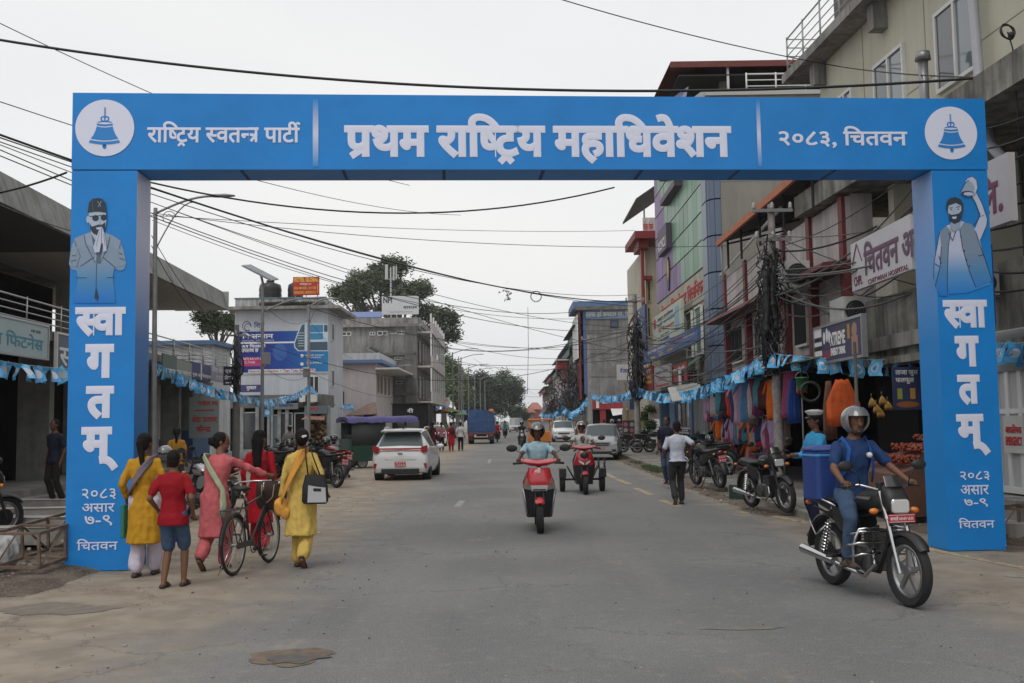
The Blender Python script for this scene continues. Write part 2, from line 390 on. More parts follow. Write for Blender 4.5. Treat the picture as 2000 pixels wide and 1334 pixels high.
def paintmat(name,col):
 m=M(name,col,.8,var=.1);n=m.node_tree;b=n.nodes['Principled BSDF'];z=n.nodes.new('ShaderNodeTexNoise');z.inputs['Scale'].default_value=11;z.inputs['Detail'].default_value=9;z.inputs['Roughness'].default_value=.75
 g=n.nodes.new('ShaderNodeNewGeometry');n.links.new(g.outputs['Position'],z.inputs['Vector']);r=n.nodes.new('ShaderNodeValToRGB');r.color_ramp.elements[0].position=.45;r.color_ramp.elements[1].position=.56
 r.color_ramp.elements[0].color=(.19,.185,.175,1);r.color_ramp.elements[1].color=(*col,1);n.links.new(z.outputs['Fac'],r.inputs[0]);n.links.new(r.outputs[0],b.inputs['Base Color']);return m
yel=paintmat('yellow_road_paint',(.52,.37,.15));whi=paintmat('white_road_paint',(.36,.355,.34))
def strip(pts,w,mat,name='road_marking'):
 m=mk(mat);pts=[Vector(p)for p in pts]
 for i in range(len(pts)-1):
  d=(pts[i+1]-pts[i]).normalized();q=Vector((-d.y,d.x,0))*w/2
  m.add([pts[i]-q,pts[i]+q,pts[i+1]+q,pts[i+1]-q],[(0,1,2,3)])
 o=m.obj(name);o.location.z=.004;return tag(o,kind='structure')
for a,b in(((1182,924),(1201,934)),((1205,936),(1230,946)),((1240,953),(1272,967)),((1291,977),(1328,990)),((1150,906),(1165,915)),((1120,893),(1132,899))):
 strip([G(*a),G(*b)],.16,yel)
strip([G(1440,1000),G(1510,1008),G(1580,1022)],.15,yel);strip([G(1600,1028),G(1700,1048),G(1820,1074),G(1910,1092),G(2040,1118)],.13,yel)
for a,b in(((893,990),(903,978)),((960,866),(961,862)),((955,905),(957,897))):strip([G(*a),G(*b)],.14,whi)
strip([G(1962,1125),G(2010,1128)],.1,whi)
# raised pavement on the far kerb, slab by slab near the camera
pav=M('pavement_concrete',(.20,.19,.175),.9,var=.22,scale=1.7,bump=.4,bscale=30,col2=(.27,.25,.225));m=mk(pav);m.bb(4.92,9.2,16.6,160,-.02,.115)
tag(m.obj('pavement'),kind='structure')
kb=thing('kerb','row of worn concrete kerb stones along the far pavement','kerb');kb['kind']='structure';del kb['label'],kb['category']
ksh=None;y=16.7
while y<46:
 L_=rnd.uniform(.85,1.0)
 m=mk(M('kerb_concrete',(.23,.215,.19),.9,var=.25,scale=5,bump=.5));m.rbox((0,0,0),(.14,L_-.02,.17),.02)
 o=m.obj('kerb_stone',kb,(4.84+rnd.uniform(-.015,.015),y+L_/2,.045+rnd.uniform(-.02,.015)));o.rotation_euler=(rnd.uniform(-.02,.02),rnd.uniform(-.05,.05),rnd.uniform(-.02,.02));y+=L_
sl=[mk(M('paver_%s'%'abc'[i],c_,.9,var=.15,scale=6,bump=.5))for i,c_ in enumerate(((.21,.2,.185),(.25,.235,.21),(.17,.165,.155)))]
for q in sl:q.rbox((0,0,0),(.56,.86,.04),.012,n=1)
slm=[q.mesh('paving_slab')for q in sl];pv=bpy.data.objects['pavement']
for j in range(34):
 for i in range(3):
  o=link(rnd.choice(slm),'paving_slab',pv,(5.26+i*.6+rnd.uniform(-.01,.01),17.1+j*.9,.113+rnd.uniform(-.006,.006)));o.rotation_euler=(rnd.uniform(-.012,.012),rnd.uniform(-.012,.012),rnd.uniform(-.01,.01))
m=mk(M('step_concrete',(.17,.16,.145),.9,var=.3,scale=2,bump=.5));m.bb(-16,-10.2,16,52,-.02,.2);m.bb(-16,-10.6,16,52,.2,.36);tag(m.obj('shop_step'),kind='structure')
def grass(name,spots,seed,mat,h=.12):
 r=random.Random(seed);m=mk(mat)
 for(x,y,rx,ry,n,z)in spots:
  for _ in range(n):
   a=r.random()*6.28;q=r.random()**.5;c=Vector((x+rx*q*cos(a),y+ry*q*sin(a),z));d=Vector((r.gauss(0,.4),r.gauss(0,.4),1)).normalized()*h*r.uniform(.5,1.3);s=Vector((r.uniform(-1,1),r.uniform(-1,1),0)).normalized()*.008
   m.add([c-s,c+s,c+d*.6+s*.6,c+d+Vector((d.x,d.y,0))*.5],[(0,1,2,3)])
 return tag(m.obj(name),kind='stuff')
GR=M('grass_blade',(.07,.10,.035),.8,var=.3,scale=9)
tag(grass('grass',[(4.45,33,.25,2.2,700,.05),(4.5,44,.2,1.6,400,.05),(4.5,38,.2,.8,100,.05)],5,GR),'patches of short green grass growing along the kerb',None)
# ================================================================ WELCOME ARCH
A0=G(125,1118);A1=G(1968,1075);AL=(A1-A0).length
AF=Frame((A0.x,A0.y,0),(A1.x-A0.x,A1.y-A0.y,0));assert AF.n.y<0
WLp,WRp,AD=.78,.74,.58
zt=AF.px(137,181)[1];zb=AF.px(300,331)[1];zbr=AF.px(1700,331)[1];ztr=AF.px(1915,193)[1]
BLUE=M('banner_blue',(.006,.215,.62),.42,var=.07,scale=1.2,bump=.6,bscale=2.2,spec=.4)
LET=M('print_white',(.70,.73,.88),.5,spec=.3)
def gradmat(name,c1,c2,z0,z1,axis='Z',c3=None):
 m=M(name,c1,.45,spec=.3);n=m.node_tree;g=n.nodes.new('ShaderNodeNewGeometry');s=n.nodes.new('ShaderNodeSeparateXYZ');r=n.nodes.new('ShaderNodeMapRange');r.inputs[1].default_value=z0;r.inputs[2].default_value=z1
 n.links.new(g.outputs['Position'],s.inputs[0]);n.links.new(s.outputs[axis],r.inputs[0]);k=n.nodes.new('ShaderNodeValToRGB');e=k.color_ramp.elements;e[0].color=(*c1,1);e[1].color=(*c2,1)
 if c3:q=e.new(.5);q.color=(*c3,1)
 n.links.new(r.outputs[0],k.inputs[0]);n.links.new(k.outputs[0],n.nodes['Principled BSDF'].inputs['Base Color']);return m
arch=thing('welcome_arch','big blue cloth covered welcome arch standing over the whole road','arch',AF(AL/2,0,0))
AIv=Matrix.Translation(-Vector(arch.location))
def aobj(mb,name,parent=None,**k):
 o=mb.obj(name,parent or arch,**k);o.data.transform(AIv);return o
def cloth_box(u0,u1,v0,v1,mat,nu,nv,side=None,n0=-AD,n1=0,wob=.006,v1b=None,v0b=None):
 """box of stretched cloth with slight waves on its front"""
 m=MB();m.smooth=False
 def V1(u):return v1+((v1b if v1b is not None else v1)-v1)*((u-u0)/(u1-u0))
 def V0(u):return v0+((v0b if v0b is not None else v0)-v0)*((u-u0)/(u1-u0))
 m.mat(mat);vs=[]
 for j in range(nv+1):
  for i in range(nu+1):
   u=u0+(u1-u0)*i/nu;v=V0(u)+(V1(u)-V0(u))*j/nv;e=1 if 0<i<nu and 0<j<nv else 0
   vs.append(AF(u,v,n1-abs(noise.noise(Vector((u*1.3,v*1.3,1))))*wob*e))
 m.add(vs,[(j*(nu+1)+i,j*(nu+1)+i+1,(j+1)*(nu+1)+i+1,(j+1)*(nu+1)+i)for j in range(nv)for i in range(nu)])
 a=lambda u,v,n:AF(u,v,n)
 if side:m.mat(side)
 m.add([a(u0,V0(u0),n1),a(u0,V0(u0),n0),a(u0,V1(u0),n0),a(u0,V1(u0),n1)],[(0,1,2,3)])
 m.add([a(u1,V0(u1),n1),a(u1,V0(u1),n0),a(u1,V1(u1),n0),a(u1,V1(u1),n1)],[(0,1,2,3)])
 m.mat(mat)
 k=max(nu,1)
 for i in range(k):
  ua,ub=u0+(u1-u0)*i/k,u0+(u1-u0)*(i+1)/k
  m.add([a(ua,V0(ua),n1),a(ub,V0(ub),n1),a(ub,V0(ub),n0),a(ua,V0(ua),n0)],[(0,1,2,3)]);m.add([a(ua,V1(ua),n1),a(ub,V1(ub),n1),a(ub,V1(ub),n0),a(ua,V1(ua),n0)],[(0,1,2,3)])
 m.add([a(u0,V0(u0),n0),a(u1,V0(u1),n0),a(u1,V1(u1),n0),a(u0,V1(u0),n0)],[(0,1,2,3)]);return m
# right pillar top sits a little further left than its foot
UL0=0.0;UL1=WLp;UR1=AL;UR0=AL-WRp
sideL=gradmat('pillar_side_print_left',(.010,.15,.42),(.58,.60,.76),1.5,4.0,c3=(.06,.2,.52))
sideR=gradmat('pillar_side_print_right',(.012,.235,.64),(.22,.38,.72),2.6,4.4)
beam=aobj(cloth_box(0,AL,zb,zt,BLUE,44,6,v1b=ztr,v0b=zbr),'beam')
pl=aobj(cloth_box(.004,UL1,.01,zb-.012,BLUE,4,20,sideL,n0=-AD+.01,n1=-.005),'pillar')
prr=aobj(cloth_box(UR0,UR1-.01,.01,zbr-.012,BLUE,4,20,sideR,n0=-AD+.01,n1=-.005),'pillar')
# seams under the beam (battens the cloth is nailed to)
bt=M('seam_navy',(.01,.07,.22),.7);step=(UR0-UL1)/8
for i in range(1,8):
 m=mk(bt);u=UL1+step*i;AF.box(m,u-.02,u+.02,zb-.006,zb-.001,-AD+.03,-.03);aobj(m,'seam',beam)
def disc(m,fr,u,v,r,n=48,d=.004,sq=1):m.prism([(u+r*cos(2*pi*i/n)*sq,v+r*sin(2*pi*i/n))for i in range(n)],fr,d,d+.002)
BP=M('print_blue',(.018,.22,.62),.5)
def bell(mb,fr,u,v,s,d=.008):
 """party bell emblem: chain, crown, bell body in three bands, clapper"""
 k=lambda pts:mb.prism([(u+x*s,v+y*s)for x,y in pts],fr,d,d+.002)
 def arc(y0,y1,w0,w1,dip=.05,n=9):
  a=[(-w0+2*w0*i/n,y0-dip*sin(pi*i/n))for i in range(n+1)];b=[(w1-2*w1*i/n,y1-dip*.8*sin(pi*i/n))for i in range(n+1)];k(a+b)
 arc(-.52,-.43,.53,.49,.07)
 L_=[(-.47,-.38),(-.38,-.26),(-.31,-.1),(-.27,.05)];k([(-.47,-.38)]+[(-.47+.94*i/8,-.38-.06*sin(pi*i/8))for i in range(1,9)]+[(.38,-.26),(.31,-.1),(.27,.05),(.14,.02),(0,.01),(-.14,.02),(-.27,.05),(-.31,-.1),(-.38,-.26)])
 arc(.09,.15,.27,.27,.03);arc(.18,.22,.25,.22,-.03)
 for sx in(-1,1):
  pts=[(sx*.04,.23),(sx*.12,.27),(sx*.13,.36),(sx*.07,.4),(sx*.02,.38)]
  for i in range(4):
   (x0,y0),(x1,y1)=pts[i],pts[i+1];dx,dy=x1-x0,y1-y0;l=math.hypot(dx,dy);nx,ny=-dy/l*.022,dx/l*.022;k([(x0+nx,y0+ny),(x1+nx,y1+ny),(x1-nx,y1-ny),(x0-nx,y0-ny)])
 k([(-.025,.23),(.025,.23),(.025,.42),(-.025,.42)])
 for i in range(4):
  y0=.43+i*.075
  for t in range(8):
   a,b=2*pi*t/8,2*pi*(t+1)/8;k([(.032*cos(a),y0+.03+.036*sin(a)),(.032*cos(b),y0+.03+.036*sin(b)),(.017*cos(b),y0+.03+.018*sin(b)),(.017*cos(a),y0+.03+.018*sin(a))])
 k([(.07*cos(t),-.66+.085*sin(t))for t in[2*pi*i/14 for i in range(14)]]);k([(-.06,-.66),(.06,-.66),(.055,-.57),(-.055,-.57)])
for(cx,cy,rp)in((205,250,57.5),(1857,260,51)):
 u,v=AF.px(cx,cy);r=(AF.px(cx+rp,cy)[0]-u)
 m=mk(LET);disc(m,AF,u,v,r);e=aobj(m,'emblem',beam);m=mk(BP);bell(m,AF,u,v,r*1.0);aobj(m,'bell_symbol',beam)
m=mk(LET);ptext(m,"राि<षट^य <सवत<न~ पाटी`",AF,288,237,587,287,bold=.024,n=.003,th=.004);aobj(m,'lettering',beam)
m=mk(LET);ptext(m,"प/थम राि<षट^य महािधवेशन",AF,672,221,1430,322,bold=.046,n=.003,th=.004);aobj(m,'lettering',beam)
m=mk(LET);ptext(m,"२०८३, िचतवन",AF,1520,246,1773,290,bold=.024,n=.003,th=.004);aobj(m,'lettering',beam)
_v0,_v1=AF.px(617,327)[1],AF.px(617,194)[1]
GB=gradmat('divider_print',(.03,.25,.65),(.03,.25,.65),_v0,_v1,c3=(.62,.65,.80))
for a,b in((611,622),(1476,1488)):
 m=mk(GB);AF.pbox(m,a,194,b,326,.003,.006);aobj(m,'divider',beam)
for fx in(((147,244),(163,231),(163,228),(158,235),(160,218),(163,228),(148,230)),((1841,1930),(1858,1925),(1866,1915),(1868,1929),(1877,1947),(1872,1934),(1871,1942))):
 R_=fx[0][0]>1000;P_=prr if R_ else pl
 ys_=((586,642),(656,716),(732,791),(809,890),(921,938),(948,966),(974,990),(1012,1031))if R_ else((600,657),(672,738),(754,819),(834,920),(955,975),(984,1000),(1007,1027),(1053,1074))
 ss=["<सवा","ग","त","म\u094d","२०८३","असार","७-९","िचतवन"]
 xs=[(147,245),(167,222),(168,222),(159,231),(160,226),(160,224),(165,219),(150,230)]if not R_ else[(1841,1930),(1864,1914),(1869,1916),(1867,1936),(1875,1933),(1876,1932),(1883,1930),(1872,1943)]
 for s_,(x0,x1),(y0,y1),q in zip(ss,xs,ys_,range(8)):
  m=mk(LET);ptext(m,s_,AF,x0,y0,x1,y1,bold=.055 if q<4 else .012,n=-.002,th=.004);aobj(m,'lettering',P_)
# printed portraits (flat prints on the pillars)
def ink(name,c):return M('ink_'+name,c,.5,spec=.3)
I_=dict(d=ink('dark',(.035,.05,.07)),f=ink('face',(.42,.50,.62)),j=ink('jacket',(.23,.31,.42)),l=ink('light',(.50,.55,.70)),m=ink('mid',(.30,.38,.50)),s=ink('shade',(.10,.15,.21)))
class Print:
 def __init__(s):s.mb=MB();s.k=0;s.sx=(0,1)
 def X(s,x):return s.sx[0]+(x-s.sx[0])*s.sx[1]
 def base(s):s.k+=1;return .001+s.k*.0005
 def pg(s,c,pts):
  s.mb.mat(I_[c]if isinstance(c,str)else c);z=s.base();s.mb.poly([AF(*AF.px(s.X(x),y),z)for x,y in pts]);return s
 def el(s,c,x,y,rx,ry,a0=0,a1=360,n=26):return s.pg(c,[(x+rx*cos(radians(a0+(a1-a0)*i/n)),y-ry*sin(radians(a0+(a1-a0)*i/n)))for i in range(n+(0 if a1-a0==360 else 1))])
 def ln(s,c,pts,w=1.2):
  s.mb.mat(I_[c]);z=s.base()
  for i in range(len(pts)-1):
   (x0,y0),(x1,y1)=pts[i],pts[i+1];dx,dy=x1-x0,y1-y0;l=math.hypot(dx,dy)or 1;nx,ny=-dy/l*w/2,dx/l*w/2
   z+=.00002;s.mb.poly([AF(*AF.px(s.X(q[0]),q[1]),z)for q in((x0+nx,y0+ny),(x1+nx,y1+ny),(x1-nx,y1-ny),(x0-nx,y0-ny))])
  return s
zA,zB=AF.px(190,590)[1],AF.px(190,505)[1]
fadeJ=gradmat('ink_jacket_fade',(.016,.19,.62),(.25,.33,.44),zA,zB,c3=(.08,.26,.50))
p=Print();p.sx=(146,.93)
p.pg(fadeJ,[(181,452),(162,459),(146,465),(140,480),(136,500),(134,516),(139,526),(150,529),(153,545),(148,570),(144,592),(232,592),(229,566),(226,540),(229,524),(241,529),(250,526),(254,514),(249,492),(242,470),(228,461),(207,453)])
p.pg('s',[(181,452),(184,475),(192,515),(200,515),(210,470),(208,453)])
p.pg('m',[(180,455),(166,459),(170,478),(190,514),(192,500),(184,476)]).pg('m',[(209,455),(220,462),(215,484),(199,514),(205,490)])
p.pg('j',[(152,486),(176,478),(190,486),(188,500),(158,520),(140,520),(146,500)]).pg('j',[(240,488),(216,478),(204,488),(206,502),(232,522),(250,518),(246,500)])
for l in([(152,486),(158,500),(150,522)],[(158,520),(188,502)],[(206,503),(232,523)],[(192,515),(191,560),(194,590)],[(150,542),(172,543)],[(213,543),(230,541)],[(140,500),(150,498)],[(138,510),(150,508)],[(247,497),(238,494)],[(252,508),(240,504)],[(166,459),(170,478),(190,514)],[(220,462),(215,484),(200,513)],[(146,470),(150,482)],[(243,474),(240,486)]):p.ln('d',l,1.0)
p.pg('d',[(191,560),(188,583),(197,583)])
p.pg('f',[(182,440),(181,456),(190,470),(203,468),(207,455),(206,440)]).el('f',174.5,429,3.5,7)
p.pg('f',[(176,414),(212,414),(213,432),(211,446),(204,457),(193,460),(184,454),(178,443)])
p.pg('d',[(178,437),(183,443),(190,441),(196,439),(204,439),(211,434),(211,446),(205,456),(195,461),(185,456),(179,446)])
p.pg('f',[(191,445),(204,443),(203,448),(194,449)]).pg('l',[(193,446),(203,444.5),(202,446.8),(195,447.6)])
p.el('d',190.5,426.5,7,6).el('d',207.5,425.5,6.2,6).ln('d',[(178,423),(214,421)],1.6).ln('m',[(199,427),(201,435),(198,437)],1.2)
p.pg('d',[(174,416),(177,396),(184,389),(196,387),(205,389),(211,397),(213,416),(194,413.5)]).ln('m',[(195,394),(202,404)],1).ln('m',[(203,393),(196,405)],1).ln('s',[(183,390),(186,413)],1)
p.pg('l',[(202,444),(197,452),(191,468),(186,484),(189,494),(199,493),(203,476),(206,476),(207,493),(214,490),(213,476),(210,460),(206,446)]).ln('d',[(203.5,446),(203,476),(200,493)],1).ln('d',[(199,454),(192,482)],.7).ln('d',[(208,458),(211,480)],.7)
aobj(p.mb,'printed_portrait',pl)
zA,zB=AF.px(1880,575)[1],AF.px(1880,490)[1]
fV=gradmat('ink_vest_fade',(.016,.20,.64),(.21,.28,.38),zA,zB,c3=(.08,.25,.50));fW=gradmat('ink_shirt_fade',(.016,.22,.66),(.50,.55,.72),zA,zB,c3=(.12,.32,.62))
p=Print()
p.pg(fW,[(1834,455),(1824,512),(1823,545),(1830,568),(1850,575),(1890,572),(1934,556),(1926,520),(1908,448),(1880,432),(1850,440)])
p.pg('l',[(1902,452),(1915,420),(1906,396),(1896,380),(1907,376),(1919,400),(1928,428),(1927,440),(1918,462),(1910,474)]).ln('d',[(1907,376),(1919,400),(1928,428),(1927,440),(1916,466)],1.2).ln('d',[(1896,381),(1905,396),(1914,421),(1903,440)],1.2).ln('d',[(1913,424),(1922,420)],.9)
p.pg(fV,[(1835,453),(1848,441),(1857,452),(1852,480),(1850,530),(1850,578),(1836,578),(1826,560),(1838,520),(1838,482)])
p.pg(fV,[(1874,448),(1882,434),(1898,438),(1905,452),(1912,474),(1928,520),(1937,548),(1905,562),(1893,530),(1880,486)])
for l in([(1857,452),(1852,480),(1850,530),(1850,572)],[(1874,448),(1880,486),(1893,530),(1905,560)],[(1835,453),(1824,512),(1823,545)],[(1838,482),(1836,520),(1826,560)],[(1905,452),(1912,474),(1928,520),(1937,548)],[(1910,500),(1922,497)],[(1833,500),(1838,515)],[(1852,455),(1860,470),(1866,452)],[(1825,515),(1836,522)]):p.ln('d',l,1.3)
for x,y in((1883,490),(1887,508),(1893,520),(1876,462)):p.el('d',x,y,1.5,1.8,n=8)
p.pg('m',[(1856,430),(1855,446),(1863,453),(1874,445),(1876,430)])
p.pg('f',[(1850,400),(1851,418),(1855,432),(1863,437),(1873,432),(1878,420),(1879,402),(1866,393)])
p.pg('d',[(1851,416),(1857,420),(1865,419),(1872,417),(1878,410),(1878,424),(1873,434),(1863,438),(1855,433)]).pg('l',[(1858,424),(1868,423),(1866,428),(1860,428)])
p.pg('d',[(1847,410),(1848,396),(1853,388),(1864,385),(1875,389),(1881,400),(1880,416),(1877,413),(1876,402),(1866,397),(1852,402),(1850,412)])
p.ln('d',[(1853,407),(1860,406)],1.5).ln('d',[(1866,405),(1874,404)],1.5).el('d',1857,410,1.6,1.2,n=8).el('d',1870,409,1.6,1.2,n=8).ln('m',[(1863,409),(1861,416),(1865,417)],1)
p.pg('l',[(1884,355),(1890,348),(1898,345),(1906,352),(1908,366),(1904,378),(1895,380),(1898,366),(1892,358)]).ln('d',[(1890,348),(1898,345),(1906,352),(1908,366)],1)
p.pg('m',[(1875,378),(1880,366),(1884,358),(1890,353),(1897,357),(1902,366),(1901,382),(1890,384),(1880,382)]).el('d',1888,378,12,4.5).el('l',1890,379,9.5,3).ln('d',[(1875,376),(1884,358),(1891,352)],1.1)
aobj(p.mb,'printed_portrait',prr)
# ================================================================ BUILDING HELPERS
class T:
 def __init__(s,name,label,cat,loc=(0,0,0),group=None,kind=None):
  s.e=thing(name,label,cat,loc,0,group);s.I=Matrix.Translation(-Vector(loc))
 def obj(s,mb,name,parent=None,label=None,kind=None,sharp=None):
  o=mb.obj(name,parent or s.e,sharp=sharp);o.data.transform(s.I)
  if label:o['label']=label
  if kind:o['kind']=kind
  return o
WALLW=M('wall_white',(.50,.51,.52),.85,var=.10,scale=.7,streak=.35,bump=.15)
WALLB=M('wall_beige',(.46,.42,.34),.85,var=.08,scale=.6,streak=.22,bump=.12)
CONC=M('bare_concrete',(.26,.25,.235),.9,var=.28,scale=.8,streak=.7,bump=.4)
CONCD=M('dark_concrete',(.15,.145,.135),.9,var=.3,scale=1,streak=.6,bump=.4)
WALLP=M('wall_pinkish_white',(.50,.46,.44),.85,var=.12,scale=1,streak=.4,bump=.15)
MAR=M('maroon_paint',(.16,.018,.024),.6,var=.2,scale=3,streak=.2)
DARK=M('interior_shade',(.012,.0115,.011),.95,spec=.1)  # near-black colour paints in the shade inside shops and under the open terrace roof
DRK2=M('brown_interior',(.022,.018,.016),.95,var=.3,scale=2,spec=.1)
STEEL=M('steel_rail',(.42,.43,.44),.35,.85)
WHT=M('white_paint',(.62,.62,.60),.6,var=.05)
BLK=M('black_paint',(.015,.015,.016),.5)
GLD=GL('window_dark',(.03,.035,.04));GLS=GL('window_sky',(.14,.17,.19),.08)
def window(t,fr,u0,u1,v0,v1,fm=WHT,gm=GLD,mull=1,bars=0,d=.05,fwid=.06,rec=.0,name='window',hbar=0):
 m=mk(fm)
 for a in((u0,u1,v0,v0+fwid),(u0,u1,v1-fwid,v1),(u0,u0+fwid,v0+fwid,v1-fwid),(u1-fwid,u1,v0+fwid,v1-fwid)):fr.box(m,*a,-rec,d-rec)
 for i in range(mull):x=u0+(u1-u0)*(i+1)/(mull+1);fr.box(m,x-fwid/2,x+fwid/2,v0+fwid,v1-fwid,-rec,d-rec)
 for i in range(hbar):z=v0+(v1-v0)*(i+1)/(hbar+1);fr.box(m,u0+fwid,u1-fwid,z-fwid*.4,z+fwid*.4,-rec,d*.8-rec)
 w=t.obj(m,name);g=mk(gm);fr.box(g,u0+fwid*.5,u1-fwid*.5,v0+fwid*.5,v1-fwid*.5,-rec+.002,d*.4-rec);t.obj(g,'pane',w)
 if bars:
  b=mk(BLK)
  for i in range(bars):x=u0+(u1-u0)*(i+.5)/bars;b.cyl(fr(x,v0+fwid,d+.01-rec),fr(x,v1-fwid,d+.01-rec),.012,n=4)
  t.obj(b,'grille',w)
 return w
def pwin(t,fr,a,b,c,d,**k):
 p=fr.px(a,b);q=fr.px(c,d);return window(t,fr,min(p[0],q[0]),max(p[0],q[0]),min(p[1],q[1]),max(p[1],q[1]),**k)
def sign(fr,box,face,texts,label,n=.06,n0=0.0,cat='sign',name='shop_sign',frame=None,extra=None,group=None):
 """box: px rect on frame; texts: (string, px rect, material, boldness)"""
 a=fr.px(box[0],box[1]);b=fr.px(box[2],box[3]);u0,u1=sorted((a[0],b[0]));v0,v1=sorted((a[1],b[1]))
 t=T(name,label,cat,fr((u0+u1)/2,v0,n0),group=group)
 m=mk(face);fr.box(m,u0,u1,v0,v1,n0,n0+n);bd=t.obj(m,'board')
 if frame:
  m=mk(frame);w=.05
  for q in((u0-w,u1+w,v1,v1+w),(u0-w,u1+w,v0-w,v0),(u0-w,u0,v0,v1),(u1,u1+w,v0,v1)):fr.box(m,*q,n0,n0+n+.02)
  t.obj(m,'frame')
 fu=(lambda x:u0+(u1-u0)*x);fv=(lambda y:v0+(v1-v0)*y)
 rev=b[0]<a[0]
 for s_,(x0,y0,x1,y1),mt,bo in texts:
  m=mk(mt);text(m,s_,fr,fu(x0),fu(x1),fv(y0),fv(y1),n=n0+n+.004,bold=bo,th=.006)
  t.obj(m,'lettering',bd)
 for(kind,x0,y0,x1,y1,mt)in(extra or()):
  m=mk(mt)
  if kind=='r':fr.box(m,fu(x0),fu(x1),fv(y0),fv(y1),n0+n,n0+n+.003)
  else:m.prism([((fu(x0)+fu(x1))/2+abs(fu(x1)-fu(x0))/2*cos(2*pi*i/20),(fv(y0)+fv(y1))/2+(fv(y1)-fv(y0))/2*sin(2*pi*i/20))for i in range(20)],fr,n0+n,n0+n+.004)
  t.obj(m,'print',bd)
 return t
def railing(t,fr,u0,u1,z0,z1,nb,post,mat=STEEL,r=.022,n=0.0,name='railing',rb=None):
 m=mk(mat,True)
 for i in range(nb):
  z=z0+(z1-z0)*(i+1)/nb;m.cyl(fr(u0,z,n),fr(u1,z,n),r if i==nb-1 else(rb or r*.7),n=6)
 k=max(1,round(abs(u1-u0)/post))
 for i in range(k+1):u=u0+(u1-u0)*i/k;m.cyl(fr(u,z0-.05,n),fr(u,z1+.05,n),r,n=6)
 return t.obj(m,name)
TXW=M('letter_white',(.68,.68,.68),.6);TXR=M('letter_red',(.42,.03,.03),.6);TXB=M('letter_navy',(.03,.04,.16),.6);TXM=M('letter_maroon',(.16,.03,.07),.6);TXY=M('letter_yellow',(.7,.42,.05),.6);TXK=M('letter_black',(.03,.03,.03),.6);TXT=M('letter_teal',(.07,.25,.32),.6)
def panel(nm,c):return M('panel_'+nm,c,.5,var=.06,scale=1.5)
# ================================================================ LEFT ROW
LF=Frame((-9.6,0,0),(-.05,1,0))
t=T('market_building','long grey two storey market hall with sloping concrete canopy behind the near pillar','building',LF(28,0,-3))
FAS=M('canopy_fascia',(.25,.25,.24),.8,var=.2,scale=1.2,streak=.6)
for i,u in enumerate([11+2.08*k for k in range(15)]):
 m=mk(FAS);u1=u+2.06;m.hexa([LF(u,6.42,0),LF(u1,6.42,0),LF(u1,6.42,-.12),LF(u,6.42,-.12),LF(u,7.2,-.25),LF(u1,7.2,-.25),LF(u1,7.2,-.37),LF(u,7.2,-.37)]);t.obj(m,'fascia_panel')
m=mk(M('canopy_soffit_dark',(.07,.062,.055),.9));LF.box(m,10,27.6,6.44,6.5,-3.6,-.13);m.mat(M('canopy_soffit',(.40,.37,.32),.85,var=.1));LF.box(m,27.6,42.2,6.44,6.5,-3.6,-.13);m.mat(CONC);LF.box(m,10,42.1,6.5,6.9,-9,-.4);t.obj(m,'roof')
m=mk(M('end_cap',(.33,.33,.32),.8));LF.box(m,42.2,42.3,6.42,7.2,-2.2,-.02);t.obj(m,'roof_end')
m=mk(CONC);LF.box(m,10,42.4,3.72,3.95,-3.4,.0);t.obj(m,'balcony_slab')
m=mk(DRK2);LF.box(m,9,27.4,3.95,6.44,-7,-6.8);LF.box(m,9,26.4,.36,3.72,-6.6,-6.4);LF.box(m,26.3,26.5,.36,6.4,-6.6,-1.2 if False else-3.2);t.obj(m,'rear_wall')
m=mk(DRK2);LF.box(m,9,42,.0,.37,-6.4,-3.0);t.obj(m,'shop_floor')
for u in(26.9,27.4+6,41.3):
 m=mk(WALLB);LF.box(m,u,u+.45,3.95,6.44,-3.6,-3.15);t.obj(m,'column')
m=mk(WALLB);LF.box(m,35.2,41.7,3.95,6.44,-3.9,-3.3);m.mat(DRK2);LF.box(m,9,35.2,3.95,6.44,-4.6,-4.4);t.obj(m,'upper_wall')
for u in(36.2,38.4,40.2):window(t,LF,u,u+1.1,4.1,6.0,fm=BLK,gm=GLD,mull=1,rec=3.28,hbar=1,name='door')
m=mk(M('maroon_column',(.10,.015,.018),.7));LF.box(m,24.3,24.7,3.95,6.44,-4.3,-4.1);t.obj(m,'column')
for u in(14,18.2,22.2,26.6,31.2,36,41.4):
 m=mk(CONCD);LF.box(m,u,u+.4,.3,3.72,-3.3,-2.9);t.obj(m,'column')
railing(t,LF,11,42.2,3.95,4.56,4,1.9,n=-.06)
m=mk(STEEL,True)
for i in range(4):m.cyl(LF(42.2,4.1+.153*i,-.06),LF(42.2,4.1+.153*i,-3),.018,n=6)
t.obj(m,'railing')
for a,b in((26.95,31.2),(31.6,36.0)):
 m=mk(CONCD);LF.box(m,a,a+.15,.36,3.7,-6.3,-3.2);t.obj(m,'partition')
m=mk(M('blue_dado',(.035,.09,.19),.7));LF.box(m,39.6,42.3,.0,1.5,-3.3,-.75);m.mat(M('shop_wall_grey',(.2,.2,.19),.85,var=.2,streak=.4));LF.box(m,39.6,42.3,1.5,3.72,-3.3,-.75);t.obj(m,'shop_wall')
m=mk(DARK);LF.box(m,26.4,39.6,.36,3.72,-3.4,-1.7);t.obj(m,'shop_opening_shade')  # solid near-black box stands in for the shade in the open shop bays
for u_ in(26.2,29.2,32.1,35.4,38.2):m=mk(M('shop_wall_grey'));LF.box(m,u_,u_+.3,.0,3.72,-1.7,-.9);t.obj(m,'pillar')
m=mk(M('shop_shelf_dim',(.07,.04,.03),.8));LF.box(m,30.0,31.6,.5,2.6,-1.7,-1.55);t.obj(m,'shelf')
